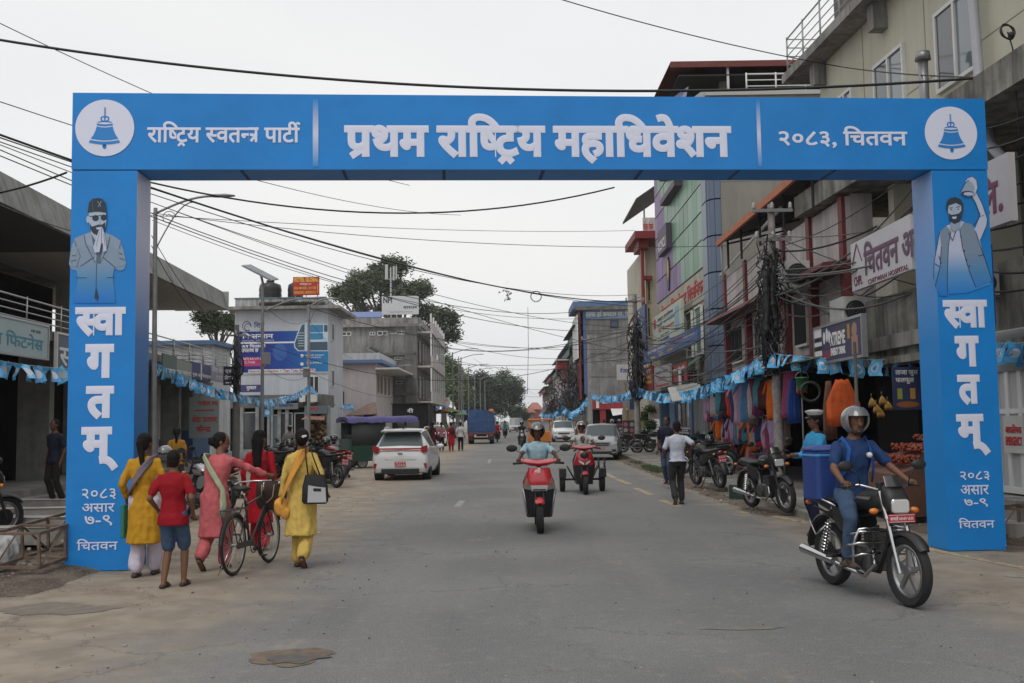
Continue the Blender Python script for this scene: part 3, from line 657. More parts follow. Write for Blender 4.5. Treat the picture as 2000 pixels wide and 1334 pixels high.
window(t,LF,35.8,38.1,1.2,3.2,fm=WHT,gm=M('frosted',(.16,.19,.18),.4),mull=2,rec=1.65,d=.1)
sign(LF,(-60,607,84,700),panel('aqua',(.34,.43,.45)),[("िबता िफटनेस",(.02,.2,.93,.68),TXT,.02),("CIT LTD",(.74,.74,.88,.82),TXK,.01)],'pale aqua shop board with teal letters hanging under the near balcony rail',n0=.04,frame=STEEL)
sign(LF,(104,652,175,730),panel('slate',(.09,.12,.16)),[("सिज",(.05,.1,.9,.85),TXW,.02)],'dark slate shop board with white letters beside the blue pillar',n0=.04,frame=WHT)
sign(LF,(296,690,323,741),panel('green_dark',(.07,.11,.09)),[("क<पयुटर",(.1,.1,.9,.4),TXW,.02)],'dark green hanging shop board just behind the first lamp post',n0=.3)
sign(LF,(323,700,366,741),panel('greygreen',(.22,.25,.22)),[("मोबाइल <पवाइनट",(.05,.15,.95,.5),TXW,.02)],'grey green shop board with white letters under the balcony',n0=.1)
sign(LF,(366,706,404,745),panel('navy_a',(.04,.05,.16)),[("पुजा अटोमोबाइ<लस",(.03,.08,.97,.42),TXW,.02)],'navy shop board with a white centre post under the balcony',n0=.1,extra=(('r',.44,.0,.5,1,WHT),))
sign(LF,(404,712,432,748),panel('lilac',(.30,.29,.34)),[("सेवा के<नद/",(.05,.55,.95,.95),TXW,.02),("१११",(.35,.1,.75,.4),TXW,.02)],'pale lilac shop board at the far end of the balcony',n0=.1)
NB=Frame((-11.3,40.5,0),(1,0,0));
sign(Frame((-10.9,40,0),(1,0,0)),(437,716,466,752),panel('night',(.02,.022,.05)),[("ए<सपी",(.12,.6,.9,.9),TXW,.02),("डे<णट",(.05,.3,.8,.55),TXW,.02)],'small black dental sign with a white arrow on the utility pole',n=.05,extra=(('r',.15,.1,.7,.16,TXW),))
sign(Frame((-12.2,38,0),(1,0,0)),(371,776,428,855),panel('clinic_white',(.24,.27,.27)),[("पाईल <सप",(.3,.78,.98,.93),TXR,.03),("सेवा उपचार",(.1,.38,.95,.56),TXR,.03),("के<नद/",(.25,.14,.75,.32),TXR,.03)],'whitish clinic board with red letters hung inside the shop front',n=.08,extra=(('r',.2,.66,.85,.69,TXR),))
def cuboid(name,label,cat,c,d,mat,rz=0,lid=None,grp=None):
 e=thing(name,label,cat,(c[0],c[1],c[2]),rz,grp);m=mk(mat);m.rbox((0,0,d[2]/2),d,.015);m.obj('body',e)
 if lid:m=mk(lid);m.rbox((0,0,d[2]+.02),(d[0]*1.03,d[1]*1.03,.05),.015);m.obj('lid',e)
 return e
CART=M('cardboard',(.20,.12,.07),.85,var=.1);FOAM=M('foam_white',(.42,.42,.42),.8)
_q=G(70,925,.2);cuboid('carton','brown cardboard carton under a white foam box','box',(_q.x,_q.y,.2),(.62,.5,.5),CART,.1)
cuboid('foam_box','white foam box resting on the brown carton','box',(_q.x-.12,_q.y,.71),(.5,.4,.36),FOAM,.05,FOAM)
_q=G(25,905,.2);t=T('display_freezer','dark blue chest freezer standing in the dim shop','freezer',(_q.x,_q.y,.2));m=mk(M('freezer_blue',(.03,.045,.14),.4));m.rbox((_q.x,_q.y,.7),(1.2,.7,.95),.04);t.obj(m,'body');m=mk(GLD);m.rbox((_q.x,_q.y,1.2),(1.1,.62,.06),.03);t.obj(m,'lid')
m=MB();m.mat(M('drape_ochre',(.16,.11,.03),.9));_q=G(52,905,.2)
m.loft([[_q+Vector((.16*cos(a)*(1-.4*k/5)+.02*sin(5*a+k),.1*sin(a),.5+.28*k))for a in[2*pi*i/14 for i in range(14)]]for k in range(6)]);tag(m.obj('hanging_cloth'),'ochre cloth hanging from the column of the near shop','cloth')
_q=G(82,900,.2);t=T('display_stand','blue product rack with small white print in the near shop','rack',(_q.x,_q.y,.2));m=mk(panel('rackblue',(.04,.06,.14)))
m.bb(_q.x-.45,_q.x+.45,_q.y-.15,_q.y+.15,.2,1.5);t.obj(m,'cabinet');m=mk(WHT)
for i in range(3):m.bb(_q.x-.4,_q.x+.4,_q.y-.2,_q.y-.151,.6+.35*i,.63+.35*i)
t.obj(m,'shelf')
for x_ in(-10.1,-9.3):
 pass
m=mk(CONCD);
for k,(x0,y0,x1,y1,z,h)in enumerate(((-10.2,20.3,-7.6,20.8,.0,.28),(-9.4,15.4,-5.8,15.9,.2,.16),(-9.6,14.1,-6.1,14.5,.1,.24),(-10.5,17.4,-6.6,17.8,.12,.22))):
 e=thing('concrete_beam',['long low concrete kerb beam before the near shop','pale concrete beam lying across the dug up soil behind the pillar','nearest concrete beam lying in the dug up soil','grey concrete beam half buried in rubble'][k],'beam',((x0+x1)/2,(y0+y1)/2,z))
 m=mk(M('cast_concrete',(.24,.23,.215),.9,var=.25,scale=3,bump=.4));m.rbox((0,0,h/2),(x1-x0,y1-y0,h),.02);m.obj('slab',e)
 m=mk(M('mortar_edge',(.4,.39,.37),.9));m.rbox((0,-(y1-y0)/2+.02,h+.004),(x1-x0,.07,.012),.005);m.obj('edge',e)
def truss(loc,rz,tilt,L,w,label,n=5):
 e=thing('steel_frame',label,'frame',loc);e.rotation_euler=(tilt,0,rz)
 RU=M('rusty_steel',(.17,.12,.09),.75,.3,var=.35,scale=8);m=mk(RU)
 for x in(-w/2,w/2):
  for z in(0,.38):m.box((x,L/2,z),(.035,L,.035))
 m.obj('rail',e);m=mk(RU)
 for i in range(n+1):
  y=L*i/n
  m.box((0,y,0),(w,.03,.03));m.box((0,y,.38),(w,.03,.03))
  for x in(-w/2,w/2):
   m.box((x,y,.19),(.03,.03,.38))
   if i<n:m.cyl((x,y,.38 if i%2 else 0),(x,y+L/n,0 if i%2 else .38),.014,n=4)
 m.obj('crossbar',e);return e
truss((-5.62,11.7,.13),radians(-8),radians(4),2.6,.55,'rusty welded steel frame lying on soil left of the arch')
truss((6.35,13.2,.1),radians(-55),0,3,.5,'rusty steel frame lying on gravel right of the arch')
SF=Frame((-14,46,0),(1,0,0));t=T('white_shed','low white building with a blue edged roof beyond the market hall','building',(-14,47,0))
m=mk(WALLW);m.bb(-16.4,-13.5,46,49,0,5.3);t.obj(m,'wall');m=mk(M('blue_roof',(.08,.15,.28),.6,var=.1));m.bb(-16.6,-13.3,45.8,49.2,5.3,5.5);t.obj(m,'roof')
m=mk(CONCD);m.bb(-16.5,-13.45,45.9,46,3.5,3.6);t.obj(m,'ledge')
for i in range(6):m=mk(M('wall_joint',(.3,.31,.32),.8));m.bb(-16.2+i*.45,-16.18+i*.45,45.985,46.0,3.6,5.25);t.obj(m,'panel_joint')
# ---------------------------------------------------------------- white mural building
Y0=60.0;WF=Frame((-16.6,Y0,0),(1,0,0));xr_=P(641,700,Y0).x;SW=Frame((xr_,Y0,0),(0,1,0))
t=T('white_building','white building with a big blue clinic advertisement painted across its front','building',(-13,Y0+3,0))
ztop=WF.px(560,605)[1];zpar=WF.px(560,584)[1]
m=mk(M('mural_wall',(.46,.49,.53),.8,var=.06,scale=.5,streak=.18));m.bb(-16.3,xr_,Y0,Y0+5.2,0,ztop);t.obj(m,'wall')
m=mk(CONC);m.bb(-16.75,xr_+.75,Y0-.55,Y0+6,ztop,ztop+.18);t.obj(m,'roof_ledge')
m=mk(M('parapet_white',(.42,.43,.43),.85,var=.2,scale=1.2,streak=.75));m.bb(-16.2,xr_-.1,Y0-.3,Y0-.1,ztop+.18,zpar);m.bb(xr_-.3,xr_-.1,Y0-.1,Y0+5.6,ztop+.18,zpar);m.bb(-16.2,-16,Y0-.1,Y0+5.6,ztop+.18,zpar);t.obj(m,'parapet')
m=mk(M('teal_trim',(.12,.2,.22),.7));m.bb(-16.25,xr_-.05,Y0-.35,Y0-.05,zpar,zpar+.07);t.obj(m,'parapet_cap')
tag(grass('roof_weeds',[(-13.2,Y0-.42,1.6,.06,900,ztop+.18),(-11.6,Y0-.42,.8,.06,160,ztop+.18)],9,M('dry_weed',(.06,.06,.04),.9),.28),'dark weeds growing along the roof ledge of the white building',None)
pwin(t,WF,603,734,624,792,fm=WHT,mull=1)
for(a,b)in((631,670),(722,757)):
 p_=SW.px(650,a);q_=SW.px(656,b);window(t,SW,1.0,1.9,q_[1],p_[1],fm=MAR if False else WHT,mull=0)
muralg=gradmat('mural_blue',(.012,.02,.16),(.02,.20,.45),WF(WF.U(463,700),0).x,xr_,'X',c3=(.015,.055,.30))
def wp(m,x0,y0,x1,y1,n=.004):WF.pbox(m,x0,y0,x1,y1,.001,n)
mu=mk(muralg);wp(mu,463,648,641,725,.02);bd=t.obj(mu,'mural')
m=mk(TXW);ptext(m,"िन:स<नतान",WF,473,650,534,661,n=.022,bold=.03,th=.01);t.obj(m,'lettering',bd)
m=mk(M('letter_pale',(.35,.4,.55),.6));ptext(m,"द<मपतीको सन<मान",WF,473,663,536,667,n=.022,th=.01);t.obj(m,'lettering',bd)
m=mk(TXW);ptext(m,"अब िचतवनमै",WF,472,672,519,679,n=.022,bold=.03,th=.01);ptext(m,"उपल<बध छ",WF,472,681,505,688,n=.022,bold=.03,th=.01);WF.pbox(m,470,668.5,578,670,.021,.03);t.obj(m,'lettering',bd)
m=mk(M('mural_magenta',(.45,.03,.15),.6));WF.pbox(m,472,698,519,715,.02,.026);q=t.obj(m,'print',bd)
m=mk(TXW);ptext(m,"ART( IUI, IVF, ICSI",WF,474,699,517,704,n=.027,bold=.03,th=.01);ptext(m,"PCC, TVUA)",WF,474,706,498,711,n=.027,bold=.03,th=.01);t.obj(m,'lettering',bd)
m=mk(M('mural_face',(.03,.11,.36),.7));c_=WF.px(547,688);m.prism([(c_[0]+.42*cos(a),c_[1]+.5*sin(a))for a in[2*pi*i/24 for i in range(24)]],WF,.021,.024);t.obj(m,'print',bd)
m=mk(M('print_pale',(.5,.6,.7),.6));pts=[(587,634),(594,630),(641,633),(641,686),(582,686),(575,679),(574,670)];m.prism([WF.px(*p)for p in pts],WF,.021,.026);q=t.obj(m,'print',bd)
m=mk(M('print_photo_dark',(.05,.09,.13),.6));m.prism([WF.px(*p)for p in((589,636),(595,632),(595,684),(583,684),(577,678),(576,670))],WF,.027,.03)
for(a,b,c,d,mm)in((602,635,631,649,'b'),(602,651,631,663,'b'),(602,668,640,684,'d'),(633,635,640,648,'d'),(633,652,640,664,'w')):
 m.mat({'b':M('print_sky',(.04,.22,.42),.6),'d':MATS['print_photo_dark'],'w':MATS['print_pale']}[mm]);WF.pbox(m,a,b,c,d,.027,.031)
for i in range(6):m.mat(MATS['print_pale']);WF.pbox(m,580+i*.6,650+i*5,594,651+i*5,.031,.034)
t.obj(m,'print',bd)
m=mk(TXW)
for cx,cy in((590,695),(590,711)):c_=WF.px(cx,cy);m.prism([(c_[0]+.1*cos(a),c_[1]+.1*sin(a))for a in[2*pi*i/14 for i in range(14)]],WF,.022,.027)
ptext(m,"नारायणी अ<सपताल",WF,596,692,633,695,n=.022,th=.008);ptext(m,"भरतपुर (चौबिसकोठी)",WF,596,697,627,700,n=.022,th=.008);ptext(m,"056-598633",WF,599,707,630,710,n=.022,th=.008);t.obj(m,'lettering',bd)
m=mk(TXW);WF.pbox(m,485,722,616,727,.022,.026);q=t.obj(m,'print',bd);m=mk(M('letter_crimson',(.35,.02,.12),.6));ptext(m,"Natural Conception + Test Tube Baby (IVF)",WF,486,722.5,615,727,n=.028,bold=.02,th=.008);t.obj(m,'lettering',bd)
m=mk(TXB);ptext(m,"िशव",WF,496,628,517,640,n=.004,th=.008);
for k_ in range(2):
 c_=WF.px(482+k_*2,637+k_*2);r_=.28-.07*k_
 m.tube([WF(c_[0]+r_*.9*cos(a),c_[1]+r_*sin(a),.012)for a in[2*pi*i/20 for i in range(18)]],.018,n=4)
t.obj(m,'lettering',bd)
m=mk(M('pipe_grey',(.25,.25,.25),.6));m.bb(-16.2,xr_,Y0-.03,Y0,WF.px(560,731)[1],WF.px(560,730)[1]);t.obj(m,'conduit')
for k,(a,b)in enumerate(((506,550),(562,592))):
 p0=P(a,584,Y0+2);p1=P(b,584,Y0+2);r_=(p1.x-p0.x)/2;z1=P(a,550,Y0+2).z
 e=thing('water_tank',['black plastic water tank behind the solar lamp on the white building','black plastic water tank beside the red hotel board'][k],'tank',((p0.x+p1.x)/2,Y0+2,ztop+.18));h=z1-ztop-.18
 m=mk(M('tank_black',(.014,.014,.015),.45),True);m.lathe([(r_*.98,0)]+[(r_*(1 if j%2 else .96),h*.78*(j+1)/9)for j in range(9)]+[(r_*.9,h*.88),(r_*.35,h*.96),(r_*.33,h)],n=24);m.obj('body',e);m=mk(M('tank_black'),True);m.cyl((0,0,h),(0,0,h+.05),r_*.36,n=16);m.obj('lid',e)
HF=Frame((-13,Y0+.6,0),(1,0,0));RED=panel('hotel_red',(.42,.022,.012))
t2=sign(HF,(573,541.5,624,576.5),RED,[("HOTEL GLOBAL",(.03,.72,.97,.97),TXY,.05),("भरतपुर-१०",(.25,.53,.7,.65),TXW,.03),("024 4014551, 511739",(.04,.3,.88,.46),TXY,.03),("9804220002, 9845032173",(.04,.06,.86,.22),TXY,.03)],'red rooftop hotel board with yellow letters on the white building',n=.08,extra=(('r',.93,.12,.955,.6,TXY),),name='rooftop_sign')
for x in(577,598,620):m=mk(STEEL);m.cyl(HF(HF.U(x,560),ztop+.2,-.05),HF(HF.U(x,560),HF.px(x,542)[1],-.05),.03,n=5);t2.obj(m,'post')
# ground floor shops in front of the white building
XF=Frame((-16.4,56.5,0),(1,0,0))
t=T('shop_row','row of low dark shops in front of the white building','shops',XF(3,0,-1.5))
m=mk(CONCD);m.bb(-16.2,xr_+.35,56.6,59.95,2.6,3.3);t.obj(m,'roof')
m=mk(DARK);m.bb(-16.2,xr_+.3,58.6,58.8,0,2.6);t.obj(m,'rear_wall')
for i,x in enumerate((464,472,502,525,530,545,560,598,641)):
 a=XF.px(x,850)[0];m=mk(M('shutter_pillar',(.24,.25,.26),.7,var=.2,streak=.4));XF.box(m,a-.07,a+.12,0,2.65,-.1,.1);t.obj(m,'pillar')
for(x0,x1,y0,y1,c)in((474,502,805,880,GLD),(528,544,810,880,M('shutter_teal',(.09,.14,.15),.6)),(547,572,806,880,GLD),(575,597,806,880,DARK)):
 pwin(t,XF,x0,y0,x1,y1,fm=M('shop_frame_grey',(.3,.31,.32),.6),gm=c,mull=0,name='shop_front')
for(bx,pn,tx,lb)in(((472,752,510,766),panel('indigo',(.05,.045,.16)),[("मु<सकान",(.3,.2,.8,.8),TXW,.03)],'small indigo sign above the glass shop beside the solar lamp'),((537,784,584,799),panel('dim_grey',(.16,.18,.17)),[("इ<लकट/ोि<नक<स",(.2,.25,.8,.75),TXB,.02)],'faded grey sign box along the low shop roof'),((560,774,585,787),panel('plum',(.06,.055,.13)),[("DAIRY",(.1,.55,.9,.9),TXW,.03)],'dark plum sign standing on the low shop roof'),((598,793,641,808),panel('teal_sign',(.10,.15,.17)),[("फलफुल",(.1,.3,.6,.8),TXR,.03)],'teal fruit shop sign with red letters')):
 sign(XF,bx,pn,tx,lb,n0=.15)
for k,(a,b)in enumerate(((586,597),(602,620))):
 e=T('air_cooler',['small white air conditioner box on the low shop roof','larger white air conditioner box on the low shop roof'][k],'air conditioner',XF(XF.U(a,780),3.3,.3));m=mk(WHT);p0,p1=XF.px(a,768),XF.px(b,785);m.add(*(lambda q:(q.v,q.f))((lambda q:(XF.box(q,p0[0],p1[0],p1[1],p0[1],-.3,.2),q)[1])(mk(WHT))));e.obj(m,'housing');m=mk(CONCD);XF.box(m,p0[0]+.1,p1[0]-.1,p1[1]-.08,p1[1]-.01,-.3,.25);e.obj(m,'bracket')
m=mk(M('awning_rust',(.26,.13,.10),.8,var=.2));a=XF.px(600,812);b=XF.px(636,818);m.add([XF(a[0],a[1],.1),XF(b[0],a[1]-.05,.1),XF(b[0]+.1,b[1]-.05,1.1),XF(a[0]-.1,b[1],1.1)]+[XF(a[0],a[1]-.03,.1),XF(b[0],a[1]-.08,.1),XF(b[0]+.1,b[1]-.08,1.1),XF(a[0]-.1,b[1]-.03,1.1)],[(0,1,2,3),(4,5,6,7),(0,1,5,4),(2,3,7,6),(1,2,6,5),(0,3,7,4)]);t.obj(m,'awning')
def heapfruit(name,label,c,d,cols,n,seed,r0=.04):
 r=random.Random(seed);m=MB();m.smooth=True
 ms=[M('fruit_%s_%d'%(name,i),k,.5)for i,k in enumerate(cols)]
 for _ in range(n):
  m.mat(r.choice(ms));p=Vector(c)+Vector((r.uniform(-d[0],d[0]),r.uniform(-d[1],d[1]),r.uniform(-d[2],d[2])));s=r0*r.uniform(.7,1.3);m.ell(p,(s,s,s*.9),n=6,k=4)
 return tag(m.obj(name,sharp=None),label,None,None,'stuff')
_p=P(622,838,57.5);heapfruit('hanging_snacks','bunches of yellow and brown snack packets hanging in the fruit shop',(_p.x,_p.y,_p.z),(.62,.2,.75),((.32,.2,.06),(.2,.08,.03),(.38,.3,.16),(.1,.06,.03)),170,4,.09)
# ---------------------------------------------------------------- pink two storey house
PF=Frame((-13,70,0),(1,0,0));t=T('pink_house','pale pink two storey house with blue trimmed parapet','house',(P(700,800,70).x,72,0))
a,b=P(640,709,70),P(734,709,70);ph=b.z;xe=b.x;m=mk(M('wall_pink',(.45,.40,.41),.85,var=.06,streak=.2));m.bb(-14,xe,70,80,0,ph);t.obj(m,'wall')
m=mk(M('trim_blue',(.10,.16,.30),.7));m.bb(-14,xe+.5,69.6,80.3,ph,ph+.22);t.obj(m,'trim');m=mk(WALLW);m.bb(-14,xe+.3,69.8,80,ph+.22,P(700,690,70).z);t.obj(m,'parapet')
PS=Frame((xe,70,0),(0,1,0))
for u in(.6,2.4,4.6,6.8):
 window(t,PS,u,u+.9,3.7,5.0,fm=M('ochre_wood',(.3,.26,.18),.7),mull=1);
 if u>4:window(t,PS,u,u+.9,.9,2.4,fm=WHT,mull=1)
m=mk(M('peeled_slab',(.5,.5,.47),.9));PS.box(m,-.3,9.8,5.3,5.42,0,1.6);t.obj(m,'canopy');pwin(t,PF,665,765,672,790,fm=BLK,mull=0,name='door')
e=T('tin_shack','brown tin roofed shack in front of the pink house','shack',(P(715,830,64).x,64,0));x0,x1=P(680,810,64).x,P(742,810,64).x
m=mk(M('rust_tin',(.20,.13,.10),.8,var=.25,scale=4,streak=.4));m.add([(x0,63,2.15),(x1,63,2.25),(x1-.5,66,3.0),(x0+1.2,66,3.0),(x0,63,2.1),(x1,63,2.2),(x1-.5,66,2.95),(x0+1.2,66,2.95)],[(0,1,2,3),(4,5,6,7),(0,1,5,4),(1,2,6,5),(2,3,7,6),(3,0,4,7)]);e.obj(m,'roof')
m=mk(DRK2);m.bb(x0+.3,x1-.3,64.5,64.7,0,2.3);e.obj(m,'wall');m=mk(CONC)
for x in(x0+.2,(x0+x1)/2,x1-.2):m=mk(CONC);m.bb(x-.06,x+.06,63.1,63.25,0,2.2);e.obj(m,'post')
# ---------------------------------------------------------------- grey concrete building with side balconies
Y1=80.0;GF=Frame((-16,Y1,0),(1,0,0));gx=P(817,700,Y1).x;gz=GF.px(740,636)[1];GS=Frame((gx,Y1,0),(-.012,1,0),(1,.012,0))
t=T('grey_building','weathered grey concrete building with white balconies along its street side','building',(-10,90,0))
m=mk(M('stained_concrete',(.24,.235,.225),.92,var=.35,scale=.45,streak=.8,bump=.3));m.bb(-17,gx-.1,Y1,99,0,gz);t.obj(m,'wall')
for z in(gz,7.0,3.9):
 m=mk(CONCD if z<gz else CONC);m.bb(-17,gx+(.4 if z==gz else-.05),Y1-.35,Y1,z-.12,z+.1);t.obj(m,'ledge')
m=mk(CONC);m.bb(-17,gx,Y1-.1,Y1+.1,gz+.1,gz+.6);m.bb(gx-.1,gx+.1,Y1+.1,99,gz+.1,gz+.6);t.obj(m,'parapet')
for(x0,x1,y0,y1)in((668,686,648,656),(722,733,648,655),(737,757,647,655),(773,796,647,653),(770,798,697,702),(773,796,744,750),(755,766,760,790)):pwin(t,GF,x0,y0,x1,y1,fm=WHT,mull=1,gm=GLD)
m=mk(CONCD);GF.box(m,gx+16-1.0,gx+16-.1,0,gz-.1,.0,.35);t.obj(m,'pillar')
for k,z in enumerate((3.3,6.1,8.8)):
 m=mk(WALLP);GS.box(m,.3,18.8,z-.15,z,-.1,1.1);GS.box(m,.3,18.8,z,z+.75,.95,1.08);t.obj(m,'balcony')
 for i in range(6):window(t,GS,1+3.1*i,2.2+3.1*i,z+.3,z+2.0 if z<8 else z+1.2,fm=WALLP,gm=GLD,mull=1,fwid=.12)
 for i in range(7):m=mk(WHT);GS.box(m,.35+3.05*i,.5+3.05*i,z+.75,z+2.6 if z<8 else z+1.4,.92,1.05);t.obj(m,'balcony_post')
m=mk(M('blue_tin',(.10,.15,.33),.6,var=.1));a=P(665,607,86);b=P(748,607,86);c=P(665,620,82);m.add([(a.x-1,88,a.z+.1),(b.x,88,a.z+.1),(b.x+.3,82,c.z),(a.x-1,82,c.z),(a.x-1,88,a.z),(b.x,88,a.z),(b.x+.3,82,c.z-.1),(a.x-1,82,c.z-.1)],[(0,1,2,3),(4,5,6,7),(0,1,5,4),(1,2,6,5),(2,3,7,6),(3,0,4,7)]);t.obj(m,'tin_roof')
m=mk(WALLB);m.bb(a.x-1,b.x-.2,82.5,87.5,gz+.1,c.z-.12);t.obj(m,'attic_wall')
m=mk(M('antenna_white',(.45,.45,.44),.6));
e=T('cell_antenna','group of pale mobile antennas on the grey building roof before the tree','antenna',(P(765,600,84).x,84,gz+.6))
for x,y0,y1,w in((755,517,546,6),(769,520,548,4),(774,518,545,3)):
 p0,p1=P(x-w/2,y0,84),P(x+w/2,y1,84);m=mk(MATS['antenna_white']);m.rbox(((p0.x+p1.x)/2,84,(p0.z+p1.z)/2),(p1.x-p0.x,.15,p0.z-p1.z),.05);e.obj(m,'panel_antenna')
m=mk(STEEL);p0=P(763,522,84.2);m.cyl((p0.x,84.2,gz+.1),p0,.06,n=6);m.cyl((p0.x-.5,84.2,p0.z-1),(p0.x+.5,84.2,p0.z-1),.04,n=5);e.obj(m,'mast')
NF=Frame((-12,80.5,0),(1,0,0));t2=sign(NF,(746,579,818,614),panel('npi_white',(.52,.53,.55)),[("NPI",(.04,.62,.28,.95),TXK,.03),("वा<सत<ब",(.58,.3,.95,.45),TXK,.02),("Nepal Polytechnic Institute",(.2,.1,.85,.17),TXK,.0)],'large white rooftop billboard with black letters on the grey building',n=.12,name='billboard')
m=mk(CONCD)
for x in(752,770,790,812):m=mk(CONCD);u=NF.U(x,600);NF.box(m,u-.06,u+.06,gz,NF.px(x,614)[1]+.4,-.2,-.02);t2.obj(m,'post')
# ================================================================ RIGHT ROW
# ---- near beige building
R1=Frame((8.87,0,0),(.05,-1,0),(-1,-.05,0))
BEI=M('wall_cream',(.50,.475,.385),.85,var=.06,scale=.5,streak=.12,bump=.08)
def U1(px,py):return R1.px(px,py)[0]
t=T('beige_building','tall cream building with sliding windows behind the right pillar','building',(10,17,0))
uL=U1(1602,180);z9=R1.px(1600,150)[1]
m=mk(BEI);R1.box(m,uL,-6,6.7,z9+.2,-6,0);t.obj(m,'wall')
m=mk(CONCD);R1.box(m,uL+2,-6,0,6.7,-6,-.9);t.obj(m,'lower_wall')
m=mk(CONC);R1.box(m,uL-1.2,-6,z9+.2,z9+.42,-6,.55);t.obj(m,'roof_slab')
m=mk(BEI);R1.box(m,uL+3.9,-6,z9+.42,z9+3.4,-6,-.3);t.obj(m,'penthouse')
for i,(a,b)in enumerate(((uL+4.6,uL+6.6),(uL+8,uL+10))):window(t,R1,a,b,z9+.9,z9+2.8,fm=WHT,rec=.3,name='window')
for(a,b,c,d)in((1637,100,1663,0),):
 pass
lines=[(1712,1768),(1836,1914),(1637,1664)]
zs_=R1.px(1768,81)[1];zb_=R1.px(1890,148)[1]
for(a,b)in lines:
 window(t,R1,U1(a,200),U1(b,100),zb_,zs_,fm=WHT,gm=GLS,mull=1,fwid=.07,d=.07)
 m=mk(GLD);u0,u1=U1(a,200),U1(b,100);R1.box(m,u0+.08,(u0+u1)/2-.05,zb_+.08,zs_-.08,.03,.04);t.obj(m,'open_sash')
for px in(1685,1808):
 m=mk(M('joint_line',(.26,.24,.19),.9));u=U1(px,100);R1.box(m,u-.015,u+.015,6.7,z9+.2,.0,.006);t.obj(m,'wall_joint')
m=mk(MATS['joint_line']);R1.box(m,uL,-6,zb_+.42,zb_+.44,.0,.005);t.obj(m,'wall_joint')
for u in(uL+.15,uL+3.7):m=mk(CONC);R1.box(m,u,u+.32,z9-.35,z9+.2,.0,.3);t.obj(m,'bracket')
railing(t,R1,uL-1.1,uL+3.7,z9+.45,z9+1.35,4,1.15,n=.42,mat=M('rail_grey',(.35,.35,.34),.5,.3),rb=.014)
railing(t,R1,uL+4.6,-6,z9+.45,z9+1.35,4,1.15,n=.42,mat=M('rail_grey'),rb=.014)
m=mk(MATS['rail_grey'],True)
for i in range(4):z=z9+.45+.225*(i+1);m.cyl(R1(uL-1.1,z,.42),R1(uL-1.1,z,-2),.016,n=5)
t.obj(m,'railing')
m=mk(CONCD);R1.box(m,uL-.2,uL+.1,z9+.42,z9+2.8,-.9,-.5);t.obj(m,'post')
PV=M('pipe_pvc',(.36,.37,.40),.45,var=.08)
m=mk(PV,True);m.tube([R1(U1(1922,0),12.6,.2),R1(U1(1926,100),9.2,.2),R1(U1(1941,250),7.0,.2),R1(U1(1950,282),6.7,.25),R1(U1(1998,330),5.9,.5),R1(U1(2040,350),5.5,.6)],.085,n=10);e=T('drain_pipe','grey plastic drain pipe bending down the cream wall at the picture edge','pipe',R1(U1(1941,250),6,.2));e.obj(m,'pipe')
m=mk(PV,True)
for z in(7.05,9.2):m.cyl(R1(U1(1941,250),z-.06,.2),R1(U1(1940,248),z+.06,.2),.1,n=10)
e.obj(m,'collar')
m=mk(M('pipe_metal',(.26,.26,.27),.4,.6),True);q=R1.px(1858,170);e=T('flue_pipe','short metal chimney pipe with a cowl rising over the arch beam','pipe',R1(q[0],6.7,.5));m.cyl(R1(q[0],6.7,.5),R1(q[0],8.05,.5),.085,n=12);e.obj(m,'pipe');m=mk(M('pipe_metal'),True);m.cyl(R1(q[0],8.05,.5),R1(q[0],8.2,.5),.14,.12,n=12);e.obj(m,'cowl')
m=mk(M('mossy_concrete',(.24,.235,.20),.95,var=.4,scale=1.5,streak=.95,bump=.5));R1.box(m,uL+1.2,-6,6.25,6.72,-1,1.15);t.obj(m,'mid_ledge')
m=mk(M('mossy_concrete'));R1.box(m,uL+4.3,-6,2.75,3.9,.3,.95);R1.box(m,uL+4.3,-6,2.62,2.75,-.9,1.1);t.obj(m,'balcony')
m=mk(BEI);R1.box(m,uL+4.4,uL+7,3.9,6.25,-.9,-.2);t.obj(m,'upper_wall')
window(t,R1,uL+4.8,uL+6.6,4.3,5.5,fm=M('brown_frame',(.12,.07,.05),.6),gm=GLD,mull=3,rec=.15)
m=mk(BEI);R1.box(m,uL+4.35,uL+4.6,3.3,6.25,-.9,.3);t.obj(m,'pillar')
# lower street level behind the right pillar: white door panels
DF=Frame((7.95,0,0),(.05,-1,0),(-1,-.05,0))
window(t,DF,DF.U(1955,900),DF.U(2030,900),.55,2.9,fm=WHT,gm=M('door_white',(.42,.42,.42),.6),mull=2,fwid=.09,name='door',hbar=1)
m=mk(GLD);DF.box(m,DF.U(1955,800),DF.U(2030,800),2.3,2.88,.05,.07);t.obj(m,'transom')
m=mk(CONC);DF.box(m,DF.U(1935,900),DF.U(2080,900),.0,.52,-.6,.5);DF.box(m,DF.U(1935,900),DF.U(2080,900),.0,.25,.5,1.0);t.obj(m,'step')
sign(DF,(1972,812,2014,886),panel('door_label',(.5,.5,.48)),[("आकि<समक",(.1,.52,.95,.78),TXR,.03),("EMERGENCY",(.1,.2,.95,.45),TXR,.04)],'white door notice with red letters at the right edge',n0=.09,n=.01)
sign(DF,(1925,355,2060,430),panel('prali_white',(.50,.48,.50)),[("प/. िल.",(.05,.15,.9,.85),TXM,.03)],'white board with large maroon letters right of the pillar top',n0=.5,n=.1)
sign(DF,(1973,500,2060,632),panel('royal',(.02,.05,.20)),[("मेिडकल",(.02,.3,1,.72),TXW,.03)],'deep blue board with white letters at the right edge',n0=.8,n=.1)
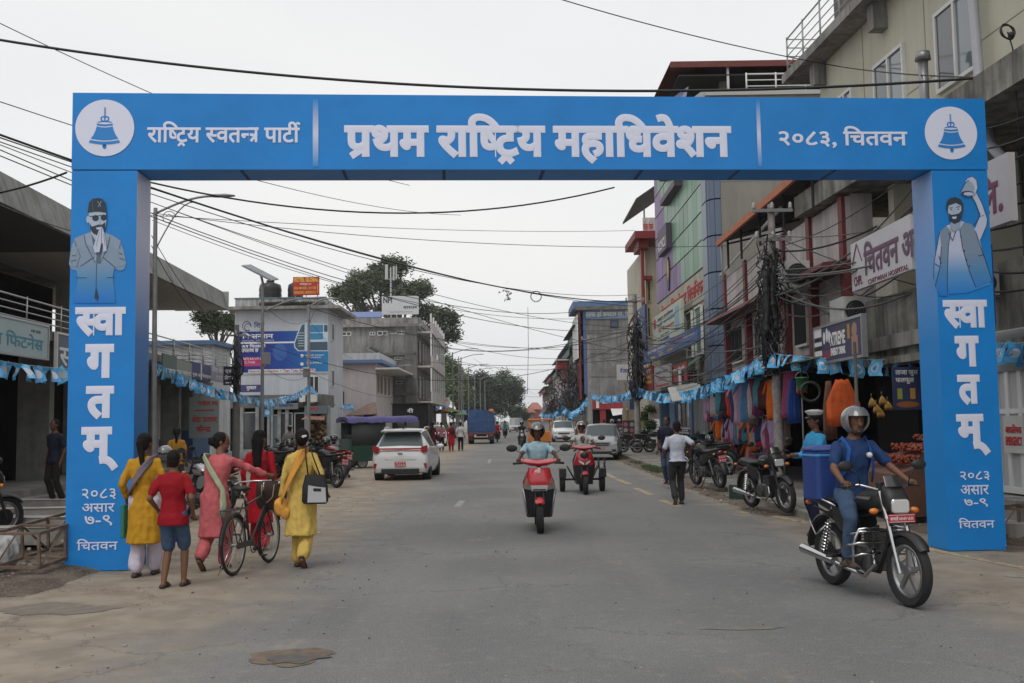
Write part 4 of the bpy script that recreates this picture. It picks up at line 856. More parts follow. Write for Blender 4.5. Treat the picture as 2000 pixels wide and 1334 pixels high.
# ---- chitwan board, ac units
CF=Frame((6.75,0,0),(0,-1,0))
sg=sign(CF,(1676,478,1800,525),panel('chit_white',(.50,.49,.51)),[("िचतवन अ<सपताल",(.24,.2,1.6,.9),M('letter_plum',(.11,.05,.10),.6),.035),("CHPL",(.05,.08,.2,.28),TXM,.03),("CHITWAN HOSPITAL",(.3,.02,.95,.12),TXM,.02)],'white hospital board with dark plum letters and a house outline mark',n=.1,n0=.05)
m=mk(TXM);a,b=CF.px(1676,478),CF.px(1800,525);uu=lambda x:min(a[0],b[0])+abs(a[0]-b[0])*x;vv=lambda y:min(a[1],b[1])+abs(a[1]-b[1])*y
for p0,p1 in(((.03,.55),(.12,.95)),((.12,.95),(.21,.55))):m.cyl(CF(uu(p0[0]),vv(p0[1]),.157),CF(uu(p1[0]),vv(p1[1]),.157),.012,n=4)
sg.obj(m,'mark')
def acunit(label,fr,x0,y0,x1,y1,n0,n1,fan=True,face=None):
 a,b=fr.px(x0,y0),fr.px(x1,y1);u0,u1=sorted((a[0],b[0]));v0,v1=sorted((a[1],b[1]))
 e=T('air_conditioner',label,'air conditioner',fr((u0+u1)/2,v0,n0));m=mk(M('ac_white',(.45,.45,.43),.6,var=.1));fr.box(m,u0,u1,v0,v1,n0,n1);e.obj(m,'housing')
 E=Frame(fr(u1,0,n0),fr.n*-1,fr.u)if True else fr
 w=n1-n0;c=((-w*.0-w*.5),(v0+v1)/2);m=mk(BLK);r=min(w,v1-v0)*.42
 m.prism([(c[0]+r*cos(q),c[1]+r*sin(q))for q in[2*pi*i/20 for i in range(20)]],E,.002,.02);g=e.obj(m,'fan_grille')
 m=mk(M('ac_grille',(.1,.1,.1),.5));[m.torus(E(c[0],c[1],.024),r*k/4,.006,R=Matrix((E.u,Vector((0,0,1)),E.n)).transposed(),n=18,k=4)for k in(1,2,3,4)];e.obj(m,'fan_guard',g)
 m=mk(STEEL);m.cyl(fr(u0+.1,v0-.02,n0-.2),fr(u0+.1,v0-.02,n1),.015,n=5);m.cyl(fr(u1-.1,v0-.02,n0-.2),fr(u1-.1,v0-.02,n1),.015,n=5);m.cyl(fr(u0+.1,v0-.02,n1-.03),fr(u1-.1,v0-.02,n1-.03),.012,n=5);e.obj(m,'bracket');return e
acunit('white air conditioner under the orange edged roof',Frame((6.6,0,0),(0,-1,0)),1560,520,1583,560,-.0,.55)
acunit('large air conditioner with a black fan above the energy drink board',Frame((6.9,0,0),(0,-1,0)),1660,588,1690,634,-.05,.42)
acunit('white air conditioner on the wall right of the pillar',DF,1940,535,1966,575,.1,.5)
sign(Frame((6.35,0,0),(0,-1,0)),(1598,645,1694,692),panel('drink_navy',(.035,.03,.08)),[("XTREME",(.36,.4,.68,.78),TXW,.04),("ENERGY DRINK",(.37,.12,.68,.34),TXW,.04),("MEGA",(.02,.62,.14,.72),TXK,.03),("RETAIL STORE",(.01,.36,.16,.46),TXK,.03)],'dark navy energy drink board with a raised fist picture',n=.08,n0=.0,frame=STEEL,
 extra=(('r',.0,.0,.165,.34,TXW),('r',.0,.48,.165,.6,TXW),('r',.0,.74,.165,1.0,TXW),('o',.2,.5,.25,.86,TXW),('o',.265,.55,.315,.95,TXW),('o',.32,.5,.36,.86,TXW),('r',.2,.05,.35,.3,M('print_berry',(.2,.03,.08),.6)),('r',.8,.05,.92,.55,M('print_skin',(.35,.2,.15),.6)),('o',.81,.5,.91,.9,M('print_skin')),('r',.72,.5,.77,.9,M('print_gold',(.4,.22,.04),.6))))
# ---- house with maroon pilasters
HFm=Frame((6.9,0,0),(0,-1,0));t=T('pilaster_house','whitish pink house with maroon pilasters and an orange edged tin roof','house',(9,27,0))
ya,yb=33.0,20.8
m=mk(WALLP);m.bb(7.0,7.45,25.4,ya,3.1,4.7);m.bb(7.0,7.45,yb,25.4,3.1,6.3);t.obj(m,'wall')
m=mk(WALLP);m.bb(6.9,7.05,yb,ya,4.86,6.2);t.obj(m,'parapet')
m=mk(WALLP);m.bb(8.3,8.5,25.5,ya,4.86,7.6);t.obj(m,'upper_wall')
m=mk(DARK);m.bb(9.0,9.2,yb,ya,.1,3.1);m.bb(6.95,9.0,ya-.1,ya,.1,3.1);m.bb(7.3,9.2,18.5,20.6,.1,3.1);t.obj(m,'rear_wall')
m=mk(CONCD);m.bb(6.9,9.8,yb,ya,3.0,3.12);t.obj(m,'floor_slab')
m=mk(M('maroon_ledge',(.11,.02,.022),.7,var=.2));m.hexa([(6.3,yb,4.7),(7.1,yb,4.7),(7.1,ya+.3,4.7),(6.3,ya+.3,4.7),(6.4,yb,4.84),(7.1,yb,4.9),(7.1,ya+.3,4.9),(6.4,ya+.3,4.84)]);t.obj(m,'ledge')
for y in(32.7,29.8,25.6,23.3,20.95):
 m=mk(MAR);m.bb(6.82,7.0,y-.13,y+.13,3.0,4.7);m.bb(6.82,6.9,y-.13,y+.13,4.9,6.28 if y>24 else 7.0);t.obj(m,'pilaster')
for(y0,y1)in((29.0,27.0),(24.9,23.9),(32.2,30.6)):window(t,HFm,-y0,-y1,3.35,4.5,fm=WHT,gm=GLD,mull=2,bars=14,rec=.1,d=.1)
ORG=M('orange_edge',(.40,.12,.05),.7,var=.15);TIN=M('dark_tin',(.03,.028,.028),.8)
m=mk(TIN);m.hexa([(6.35,21.5,7.0),(13,21.5,8.6),(13,31,8.6),(6.35,31,7.0),(6.35,21.5,7.05),(13,21.5,8.65),(13,31,8.65),(6.35,31,7.05)]);rf=t.obj(m,'tin_roof')
for i in range(14):
 m=mk(ORG);y=21.5+i*.68;m.bb(6.28,6.36,y,y+.66,6.9,7.08);t.obj(m,'roof_edge',rf)
m=mk(TIN)
for y in(22,24.4,26.8,29,30.8):m=mk(TIN);m.cyl((6.6,y,6.2),(6.6,y,7.05),.035,n=6);m.cyl((6.6,y,6.95),(9.6,y,7.6),.03,n=5);t.obj(m,'roof_strut')
m=mk(WHT,True);m.cyl((6.45,31,6.95),(6.8,32.6,6.1),.035,n=6);m.cyl((6.75,32.8,6.25),(6.7,25,6.85),.045,n=6);t.obj(m,'drain')
# ---- green corrugated shop awning and shops under the house
m=MB();m.mat(M('green_corrugated',(.05,.075,.055),.7,var=.2));t2=T('shop_awning','dark green corrugated awning over the clothes shop','awning',(6.2,27,2.9))
n_=90;vs=[]
for i in range(n_+1):
 y=20.6+(32.4-20.6)*i/n_;z=.03*(i%2);vs+=[(6.95,y,3.02+z),(5.75,y,2.78+z)]
m.add(vs,[(2*i,2*i+1,2*i+3,2*i+2)for i in range(n_)]);t2.obj(m,'sheet');m=mk(TIN)
for y in(20.8,24.5,28.4,32.2):m.cyl((6.95,y,2.5),(5.8,y,2.78),.02,n=5)
t2.obj(m,'strut')
t2=T('roller_shutter','closed grey roller shutter beside the clothes shop','shutter',(6.95,34,.12));
for i in range(24):
 m=mk(M('shutter_grey',(.13,.135,.14),.55,.3));m.rbox((6.95,33.9,.18+i*.105),(.04,2.1,.1),.015,axis=1);t2.obj(m,'slat')
m=mk(CONCD);m.bb(6.9,7.1,32.6,32.85,.1,2.9);m.bb(6.9,7.1,34.95,35.2,.1,2.9);m.bb(6.9,7.1,32.85,34.95,2.7,2.95);t2.obj(m,'frame')
# ---- hospital with green glass
YH=P(1393,600,35.3).y;H=Frame((6.95,0,0),(0,-1,0));t=T('hospital_building','hospital building with green glass grid, purple cladding and a rounded blue corner','building',(11,42,0))
SIDE=M('side_wall_plaster',(.235,.225,.20),.9,var=.1,scale=.4,streak=.25,bump=.1)
m=mk(SIDE);m.bb(7.35,17,35.2,50,0,13.0);t.obj(m,'side_wall')
for x in(9.3,11.6):m=mk(M('joint_line'));m.bb(x,x+.03,35.19,35.2,0,13);t.obj(m,'wall_joint')
for z in(6.6,9.9):m=mk(M('joint_line'));m.bb(7.36,17,35.19,35.2,z,z+.03);t.obj(m,'wall_joint')
BG=M('glass_blue',(.12,.155,.22),.35,spec=.3);GG=[M('glass_green%d'%i,c,.35,spec=.25)for i,c in enumerate(((.12,.25,.155),(.14,.28,.18),(.10,.21,.13),(.17,.31,.21)))]
PU=[M('purple_panel%d'%i,c,.5,var=.05,spec=.25)for i,c in enumerate(((.21,.14,.28),(.25,.175,.32),(.18,.12,.245)))]
CS=Vector((7.35,35.6,0));zz_=[2.9+1.28*i for i in range(9)]
for i,z in enumerate(zz_[:-1]):
 for j in range(3):
  a0=radians(180+30*j);a1=radians(180+30*(j+1)-2);m=mk(BG);m.loft([[CS+Vector((.42*cos(a),.42*sin(a),zq))for a in(a0,(a0+a1)/2,a1)]+[CS+Vector((.36*cos(a),.36*sin(a),zq))for a in(a1,(a0+a1)/2,a0)]for zq in(z+.02,z+1.25)]);t.obj(m,'corner_panel')
m=mk(BG)
for z in zz_[:-1]:m.bb(6.9,6.95,35.6,36.5,z+.02,z+1.25)
t.obj(m,'corner_panel')
zc=[H.px(1378,y)[1]for y in(548,612,690)]
# glass grid: columns along the street, rows in height, cut by the slanting purple field
zg0=7.1;rows=6;rh=1.02;cols=12;ug0=36.5;cw=1.0
for i in range(cols):
 for j in range(rows):
  y0=ug0+i*cw;z0=zg0+j*rh
  lim=42.0+(z0-zg0)*1.15
  gm=rnd.choice(GG)if y0+cw/2<lim else rnd.choice(PU)
  m=mk(gm);m.bb(6.93+rnd.uniform(0,.01),6.97,y0+.025,y0+cw-.025,z0+.03,z0+rh-.03);t.obj(m,'glass_panel' if gm in GG else 'purple_panel')
m=mk(M('facade_frame',(.045,.055,.05),.6));m.bb(6.97,7.36,36.5,48.6,7.0,13.0)
t.obj(m,'facade_frame')
m=mk(M('cream_facade',(.40,.37,.30),.8,var=.1,streak=.3));m.bb(6.93,7.3,36.5,48.4,5.95,7.05);m.bb(7.0,7.3,36.5,48.4,2.9,5.95);t.obj(m,'lower_facade')
for y in(37.0,39.0):window(t,H,-y-1.3,-y,4.0,5.8,fm=WHT,gm=GG[2],mull=0,rec=.0,d=.1)
for k,y in enumerate((37.1,39.1)):
 m=mk(M('hatch_green',(.09,.15,.11),.6));m.hexa([(6.9,y,3.95),(6.9,y+1.2,3.95),(6.9,y+1.2,3.9),(6.9,y,3.9),(6.3,y,3.5),(6.3,y+1.2,3.5),(6.3,y+1.2,3.45),(6.3,y,3.45)]);t.obj(m,'hatch')
m=mk(TXR);H2=Frame((6.93,0,0),(0,-1,0));text(m,"नेशनल िमडपोइ<नट ि<कलिनक",H2,-47.0,-36.7,6.15,6.85,n=.01,bold=.02,th=.02);t.obj(m,'lettering')
for k in range(2):m=mk(M('purple_beam',(.10,.075,.11),.6));m.bb(6.6,6.95,40.5+k*.5,44.5,11.0+1.1*k,11.25+1.1*k);t.obj(m,'beam')
m=mk(MATS['purple_beam']);m.bb(6.7,6.92,43.6,46.2,9.0,10.1);e_=t.obj(m,'sign_box');m=mk(TXW);text(m,"KIOSCU",Frame((6.7,0,0),(0,-1,0)),-46,-43.8,9.15,9.6,n=.01,bold=.03);t.obj(m,'lettering',e_)
m=mk(BLK);m.prism([(-44.6+.35*cos(a),8.0+.75*sin(a))for a in[2*pi*i/20 for i in range(20)]],H2,.005,.05);m.mat(M('ornament_gold',(.4,.3,.06),.5));m.prism([(-44.4+.2*cos(a),8.15+.45*sin(a))for a in[2*pi*i/16 for i in range(16)]],H2,.05,.08);t.obj(m,'ornament')
m=mk(M('cornice_white',(.4,.4,.38),.8));m.bb(6.9,17,35.1,36,12.95,13.1);t.obj(m,'cornice')
railing(t,Frame((7.2,35.3,0),(1,0,0)),1.2,9.5,13.1,13.75,3,1.0,mat=WHT,r=.03)
m=mk(DARK);m.bb(7.2,17,40.5,40.7,13.1,15.4);t.obj(m,'terrace_wall')
MRF=M('maroon_roof',(.13,.028,.022),.7,var=.15);m=mk(MRF);z0=P(1310,120,36.2).z;xl=P(1310,120,36.2).x;xr2=P(1600,126,36.2).x+2
m.hexa([(xl,36.2,z0-.22),(xr2,36.2,z0-.22),(xr2,36.3,z0-.22),(xl,36.3,z0-.22),(xl,36.2,z0),(xr2,36.2,z0),(xr2,36.3,z0),(xl,36.3,z0)])
x2=P(1276,192,40).x;zf=P(1276,192,40).z
m.add([(xl,36.25,z0),(xr2,36.25,z0),(xr2,44,z0-.4),(x2-.2,44,zf-.6),(x2,40,zf)],[(0,1,2,3,4)]);rf=t.obj(m,'maroon_roof')
m=mk(M('maroon_valance',(.17,.04,.03),.75));m.add([(xl,36.25,z0-.2),(xl+1.05,36.3,z0-.2),(xl+.3,38.6,zf+.35),(x2,40,zf-.25)],[(0,1,2,3)]);t.obj(m,'valance',rf)
m=mk(TIN);m.bb(xl+.3,xr2,36.35,43.8,z0-.5,z0-.45);t.obj(m,'roof_underside',rf)
m=mk(WHT,True);m.cyl((P(1421,130,36.4).x,36.4,13.1),(P(1421,130,36.4).x,36.4,z0),.05,n=8);t.obj(m,'post')
for x in(1412,1568):q=P(x,150,37);m=mk(CONCD);m.bb(q.x-.12,q.x+.12,37,37.25,13.1,z0-.5);t.obj(m,'column')
m=mk(M('lavender_cloth',(.28,.29,.42),.8));a,b,c=P(1312,192,36),P(1345,168,36),P(1338,197,36);m.add([a,b,c,c+Vector((0,.3,-.6)),a+Vector((0,.2,-.4))],[(0,1,2,3,4)]);e=m.obj('terrace_flag');tag(e,'lavender cloth hung on the terrace under the maroon roof','cloth')
m=mk(M('grey_panel',(.33,.36,.36),.7));m.add([P(1345,197,35.8),P(1376,174,35.8),P(1376,200,35.8),P(1345,200,35.8)]+[p+Vector((0,.1,0))for p in(P(1345,197,35.8),P(1376,174,35.8),P(1376,200,35.8),P(1345,200,35.8))],[(0,1,2,3),(4,5,6,7),(0,1,5,4),(1,2,6,5)]);t.obj(m,'stair_panel')
HS=Frame((6.6,0,0),(0,-1,0))
sign(HS,(1279,622,1338,682),panel('mint',(.42,.46,.38)),[("डा<कटर<स डायनोि<सटक",(.2,.84,.75,.92),TXK,.02),("नयाँ अ<सपताल",(.2,.72,.8,.8),TXB,.02),("िस. टी. <सकयान",(.22,.58,.78,.66),TXR,.02),("खुला समय",(.3,.46,.6,.5),TXK,.01)],'pale mint clinic board hanging by the blue doctors board',n=.1,frame=None,extra=(('r',.3,.36,.6,.41,TXB),('r',.2,.26,.65,.31,TXR),('r',.18,.14,.42,.2,TXB),('r',.46,.14,.7,.2,TXB),('r',.8,.4,.93,.9,M('print_aqua',(.2,.35,.42),.6)),('o',.03,.7,.13,.95,TXR)))
sign(HS,(1247,614,1274,690),panel('doctor_navy',(.025,.05,.18)),[("D",(.3,.85,.6,.95),TXW,.01),("िस. टी.",(.25,.6,.8,.66),TXW,.02),("एम आर आई",(.2,.5,.8,.55),TXW,.02),("ईको",(.2,.4,.6,.45),TXW,.02),("एि<कस रे",(.2,.3,.7,.35),TXW,.02),("खुला",(.2,.2,.6,.25),TXW,.02)],'tall navy vertical clinic board among the cables',n=.1,n0=.2)
sign(HS,(1268,693,1390,666),panel('doctor_blue',(.07,.13,.33)),[("DOCTORS DIAGNOSTIC",(.2,.62,.62,.85),TXW,.04),("प/ा. िल.",(.66,.6,.8,.85),TXR,.03),("िचतवन",(.4,.42,.52,.55),TXW,.02),("Pharmacy",(.82,.5,.97,.7),TXW,.01)],'long blue doctors diagnostic board along the hospital front',n=.12,n0=.35,extra=(('r',.26,.14,.34,.3,TXY),('r',.42,.14,.5,.3,TXY),('r',.58,.14,.66,.3,TXY),('o',.04,.15,.15,.85,M('print_paleblue',(.3,.4,.55),.6))))
sign(Frame((6.3,0,0),(0,-1,0)),(1281,720,1313,753),panel('cream_ad',(.36,.36,.36)),[("म<लटी <सपेिस",(.1,.65,.9,.8),TXB,.03),("OPD",(.25,.3,.75,.5),TXR,.03)],'whitish square clinic board beside a red board',n=.08,extra=(('r',.05,.05,.95,.15,TXR),))
sign(Frame((6.3,0,0),(0,-1,0)),(1256,722,1279,762),panel('momo_red',(.24,.02,.02)),[("BEST",(.15,.75,.85,.88),TXW,.03),("MOMO",(.12,.5,.9,.65),TXY,.03),("CHOWMEIN",(.08,.3,.92,.42),TXY,.03)],'dark red food board with yellow words near the cable pole',n=.08)
sign(Frame((6.4,0,0),(0,-1,0)),(1314,716,1345,742),panel('scarlet',(.32,.02,.03)),[("फा<रमेसी",(.1,.55,.9,.85),TXW,.03)],'small red pharmacy board above the barred window',n=.06)
# ground floor of hospital: dark shops, slat fronted window, blue pillar
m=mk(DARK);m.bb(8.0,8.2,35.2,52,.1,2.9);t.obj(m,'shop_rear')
m=mk(CONCD);m.bb(6.9,8.2,36.5,52,2.85,2.95);t.obj(m,'shop_ceiling')
for k,y in enumerate((36.2,39.4,43.6,47.6)):m=mk(M('blue_pillar',(.06,.12,.22),.7)if k!=0 else CONCD);m.bb(6.85,7.25,y,y+(.5 if k!=2 else 1.3),.1,2.9);t.obj(m,'pillar')
window(t,H,-39.2,-36.9,1.1,2.5,fm=M('slat_frame',(.25,.27,.28),.6),gm=DARK,mull=7,fwid=.09,name='slatted_window')
window(t,H,-43.3,-40.2,.3,2.6,fm=CONCD,gm=GLD,mull=2,name='shop_front')
sign(Frame((6.6,0,0),(0,-1,0)),(1322,833,1355,850),panel('notice_dark',(.05,.05,.08)),[("MULTI SERVICE",(.1,.75,.9,.9),TXW,.03),("PHOTO COPY",(.1,.45,.8,.6),TXW,.02),("ONLINE FORM",(.1,.15,.8,.3),TXW,.02)],'dark notice panel with white rows standing below the slatted window',n=.05)
t2=T('cooler_cage','beige window cooler with a brick like grille above the small awning','air cooler',(6.2,37,3));c0,c1=P(1328,722,38),P(1364,754,38);m=mk(WHT);m.rbox(((c0.x+c1.x)/2,38.2,(c0.z+c1.z)/2),(abs(c1.x-c0.x),.4,abs(c0.z-c1.z)),.02);t2.obj(m,'housing')
m=mk(BLK)
for i in range(5):
 for j in range(6):w=(c1.x-c0.x-.08)/5;h=(c0.z-c1.z-.08)/6;m.bb(c0.x+.05+i*w,c0.x+.03+(i+1)*w,37.98,38.0,c1.z+.05+j*h,c1.z+.03+(j+1)*h)
t2.obj(m,'grille')
t2=T('small_awning','tilted white sheet awning under the window cooler','awning',(6,35,2.8));m=mk(M('awning_white',(.36,.36,.34),.8,var=.1));ps=[P(1304,757,37),P(1366,746,35),P(1374,773,33),P(1313,783,35)];m.add(ps+[p-Vector((0,0,.04))for p in ps],[(0,1,2,3),(4,5,6,7),(0,1,5,4),(1,2,6,5),(2,3,7,6),(3,0,4,7)]);t2.obj(m,'sheet')
m=mk(CONCD);m.cyl(P(1375,778,33),P(1392,800,33.2),.02,n=5);m.cyl(P(1310,783,35),P(1330,790,36.5),.02,n=5);t2.obj(m,'strut')
# ---- red balcony building behind
t=T('red_column_building','narrow building with red columns and a rounded red balcony','building',(8,55,0));D_=53.0
def rb(mat,x0,y0,x1,y1,d0,d1,nm):
 a,b=P(x0,y0,D_),P(x1,y1,D_);m=mk(mat);m.bb(min(a.x,b.x),max(a.x,b.x),D_+d0,D_+d1,min(a.z,b.z),max(a.z,b.z));return t.obj(m,nm)
rb(WALLB,1262,480,1300,818,.5,9,'wall');rb(M('red_column',(.20,.016,.02),.6),1252,484,1263,700,0,.4,'column');rb(MATS['red_column'],1254,538,1275,545,.1,.5,'beam')
rb(MATS['red_column'],1237,455,1300,468,-.6,4,'balcony');rb(MATS['red_column'],1246,468,1266,486,-.2,2,'bracket');rb(WALLP,1254,428,1300,455,-.4,-.2,'parapet');rb(CONCD,1257,395,1260,430,.0,.2,'post')
m=mk(TXR);FR_=Frame((0,D_-.4,0),(1,0,0));ptext(m,"मोडल रो<डवन",FR_,1256,433,1276,449,n=.01,bold=.03);t.obj(m,'lettering')
a,b=P(1240,396,D_),P(1275,366,D_);m=mk(TIN);m.hexa([(a.x,D_-.5,a.z),(b.x+2,D_-.5,b.z+1.2),(b.x+2,D_+6,b.z+1.2),(a.x,D_+6,a.z),(a.x,D_-.5,a.z+.12),(b.x+2,D_-.5,b.z+1.32),(b.x+2,D_+6,b.z+1.32),(a.x,D_+6,a.z+.12)]);t.obj(m,'roof')
for y0,y1 in((548,590),(600,660)):pwin(t,Frame((0,D_+.49,0),(1,0,0)),1263,y0,1272,y1,fm=M('yellow_frame',(.4,.36,.16),.6),gm=GLD,mull=0)
# ---- grey hospital wall further down
t=T('grey_hospital','plain grey hospital building with a blue roof board','building',(8,92,0));D_=82.0
CB=M('block_wall',(.20,.20,.195),.9,var=.3,scale=.7,streak=.55)
rb(CB,1142,604,1262,822,0,26,'wall');rb(M('blue_roof'),1118,590,1256,602,-.5,6,'roof');rb(CONCD,1122,600,1256,605,-.6,1,'ledge')
rb(M('blue_cladding',(.06,.10,.24),.6),1138,605,1147,770,-.15,.1,'blue_strip');rb(MATS['red_column'],1131,605,1136,780,-.2,6,'red_strip');rb(WHT,1126,615,1130,700,-.2,6,'white_strip')
GHF=Frame((0,D_-.02,0),(1,0,0));sign(GHF,(1140,604,1236,622),panel('hospital_blue',(.16,.24,.36)),[("र<कषा ह<िसपटल प/ा. िल.",(.03,.15,.97,.85),TXW,.02)],'pale blue hospital board with white letters at the top of the grey wall',n=.1)
pwin(t,GHF,1192,626,1208,640,fm=BLK,gm=panel('pane_blue',(.05,.08,.15)),mull=0)
for y in(650,690,735):rb(CONCD,1147,y,1258,y+1,-.02,0,'wall_joint')
sign(Frame((0,74,0),(1,0,0)),(1204,712,1238,742),panel('off_white',(.36,.36,.36)),[("मे<िडकल हल",(.2,.4,.9,.8),TXB,.03)],'off white medical hall board low on the grey wall',n=.08)
t=T('red_shop','low red fronted shop below the grey wall','shop',(P(1190,800,76).x,77,0));D_=76.0
rb(MATS['scarlet_']if 'scarlet_' in MATS else M('shop_red',(.25,.02,.025),.6),1158,774,1222,799,0,3,'fascia');rb(DARK,1158,799,1222,828,.6,3,'interior');rb(M('shop_red'),1172,800,1184,828,.1,.4,'pillar');rb(WHT,1164,776,1170,797,-.05,0,'panel');rb(WHT,1176,784,1186,788,-.05,0,'panel')
m=mk(WHT);a=P(1194,799,75.5);m.hexa([(a.x,74.5,a.z-.5),(a.x+1.2,74.5,a.z-.35),(a.x+1.2,76,a.z),(a.x,76,a.z),(a.x,74.5,a.z-.46),(a.x+1.2,74.5,a.z-.31),(a.x+1.2,76,a.z+.04),(a.x,76,a.z+.04)]);t.obj(m,'awning')
t=T('beige_kiosk','beige boarded kiosk with a navy panel beside the cable pole','kiosk',(P(1235,820,58).x,58.5,.1));D_=58.0
rb(M('ply_beige',(.27,.22,.16),.8,var=.1),1216,742,1225,832,0,.3,'side_board');rb(M('ply_beige'),1224,800,1262,832,.2,2.5,'counter');rb(panel('kiosk_navy',(.03,.035,.11)),1230,742,1250,800,.3,.4,'panel');rb(DRK2,1250,742,1262,800,.3,2.5,'rear')
t=T('menu_board','dark upright board covered with round plate pictures on the pavement','board',(P(1228,870,52).x,52,.1));D_=52.0;rb(M('menu_maroon',(.05,.02,.025),.6),1216,821,1241,872,0,.06,'board')
for i in range(2):
 for j in range(3):q=P(1222+12*i,829+11*j,D_-.005);m=mk([M('plate_pink',(.30,.12,.13),.6),M('plate_grey',(.3,.3,.28),.6)][(i+j)%2]);m.prism([(q.x+.11*cos(a),q.z+.11*sin(a))for a in[2*pi*k/16 for k in range(16)]],Frame((0,D_,0),(1,0,0)),.002,.012);t.obj(m,'plate_picture')
t=T('menu_board','yellow and white upright food board next to the plate board','board',(P(1250,870,51).x,51,.1));D_=51.0;rb(M('menu_yellow',(.33,.27,.10),.6),1243,824,1258,850,0,.05,'board');rb(M('menu_white',(.33,.34,.30),.6),1243,836,1258,850,-.02,0,'panel');rb(CONCD,1245,850,1247,870,0,.03,'leg');rb(CONCD,1254,850,1256,870,0,.03,'leg')
# ---- far row of shops/houses dwindling to the vanishing point
rr=random.Random(21)
far=[(1108,1136,655,84,100,'white'),(1098,1116,688,100,120,'grey'),(1086,1104,706,120,145,'red'),(1074,1092,732,145,175,'pink'),(1062,1080,742,175,215,'dark'),(1052,1070,764,215,270,'brown')]
fm_=dict(white=WALLW,grey=CONC,red=M('brick_red',(.20,.05,.04),.8,var=.2),pink=WALLP,dark=CONCD,brown=M('brown_wall',(.12,.09,.075),.85,var=.2))
for k,(xa,xb,yt,d0,d1,c)in enumerate(far):
 x0=6.3+.3*k;z=P(xa,yt,(d0+d1)/2).z
 t=T('row_house',['white shop house with a green tin canopy beside the blue strip','grey shop house with a red balcony box','brick red shop house in the far row','pinkish shop house in the far row','dark shop house in the far row','brown shop house last in the far row'][k],'house',(x0+4,(d0+d1)/2,0),group='shop houses in the far right row')
 m=mk(fm_[c]);m.bb(x0,x0+9,d0,d1,0,z);t.obj(m,'wall');F=Frame((x0,0,0),(0,-1,0));E=Frame((x0,d0,0),(1,0,0))
 nf=max(2,int(z/3.1))
 for f in range(nf):
  zz=z*f/nf
  m=mk([CONC,MAR,CONCD][(f+k)%3]);m.bb(x0-.9,x0,d0+.2,d1-.2,zz+z/nf-.2,zz+z/nf-.05);t.obj(m,'balcony')
  m=mk([M('shop_red'),M('tarp_blue',(.06,.12,.26),.6),WALLB,M('tarp_green',(.06,.14,.10),.6)][rr.randrange(4)]);m.bb(x0-1.0,x0-.9,d0+.5,d0+(d1-d0)*rr.uniform(.4,.9),zz+z/nf-.9,zz+z/nf-.25);t.obj(m,'board' if f==0 else 'parapet')
  for w in range(3):
   window(t,F,-(d0+(d1-d0)*(w+.7)/3.2),-(d0+(d1-d0)*(w+.2)/3.2),zz+.9,zz+2.1,fm=WHT,gm=GLD,mull=1)
  if f:window(t,E,.6,1.8,zz+.9,zz+2.0,gm=GLD,mull=1)
 m=mk([TIN,M('blue_tin'),M('rust_tin')][k%3]);m.hexa([(x0-1.3,d0-.3,z+.1),(x0+6,d0-.3,z+1),(x0+6,d1,z+1),(x0-1.3,d1,z+.1),(x0-1.3,d0-.3,z+.18),(x0+6,d0-.3,z+1.08),(x0+6,d1,z+1.08),(x0-1.3,d1,z+.18)]);t.obj(m,'roof')
t=T('red_balcony_box','bright red rooftop box on the far shop row','structure',(P(1095,720,110).x,110,0));del t.e['label'],t.e['category'];t.e['label']='bright red box shaped roof room on the far shop row';t.e['category']='roof room';D_=99.0;rb(M('bright_red',(.35,.03,.04),.6),1088,703,1108,720,0,3,'wall');rb(WHT,1085,702,1110,704,-.3,3,'roof')
for k,(xa,xb,yt,yb_,d)in enumerate(((1018,1046,797,806,250),(1030,1060,786,800,290))):
 a,b=P(xa,yb_,d),P(xb,yb_,d);zt_=P(xa,yt,d).z;t=T('red_roof_house',['small hut with a salmon red roof closing the street','larger brick house behind the salmon roofed hut'][k],'house',((a.x+b.x)/2,d,0))
 m=mk([M('wall_dim',(.2,.16,.13),.9),M('brick_red')][k]);m.bb(a.x+.4,b.x-.4,d,d+6,0,a.z);t.obj(m,'wall');m=mk(M('salmon_tile',(.34,.13,.10),.8,var=.15));xm=(a.x+b.x)/2;m.add([(a.x-.3,d-.5,a.z),(b.x+.3,d-.5,a.z),(b.x+.3,d+6.5,a.z),(a.x-.3,d+6.5,a.z),(xm-.8,d+3,zt_),(xm+.8,d+3,zt_)],[(0,1,5,4),(1,2,5),(2,3,4,5),(3,0,4),(0,1,2,3)]);t.obj(m,'roof')
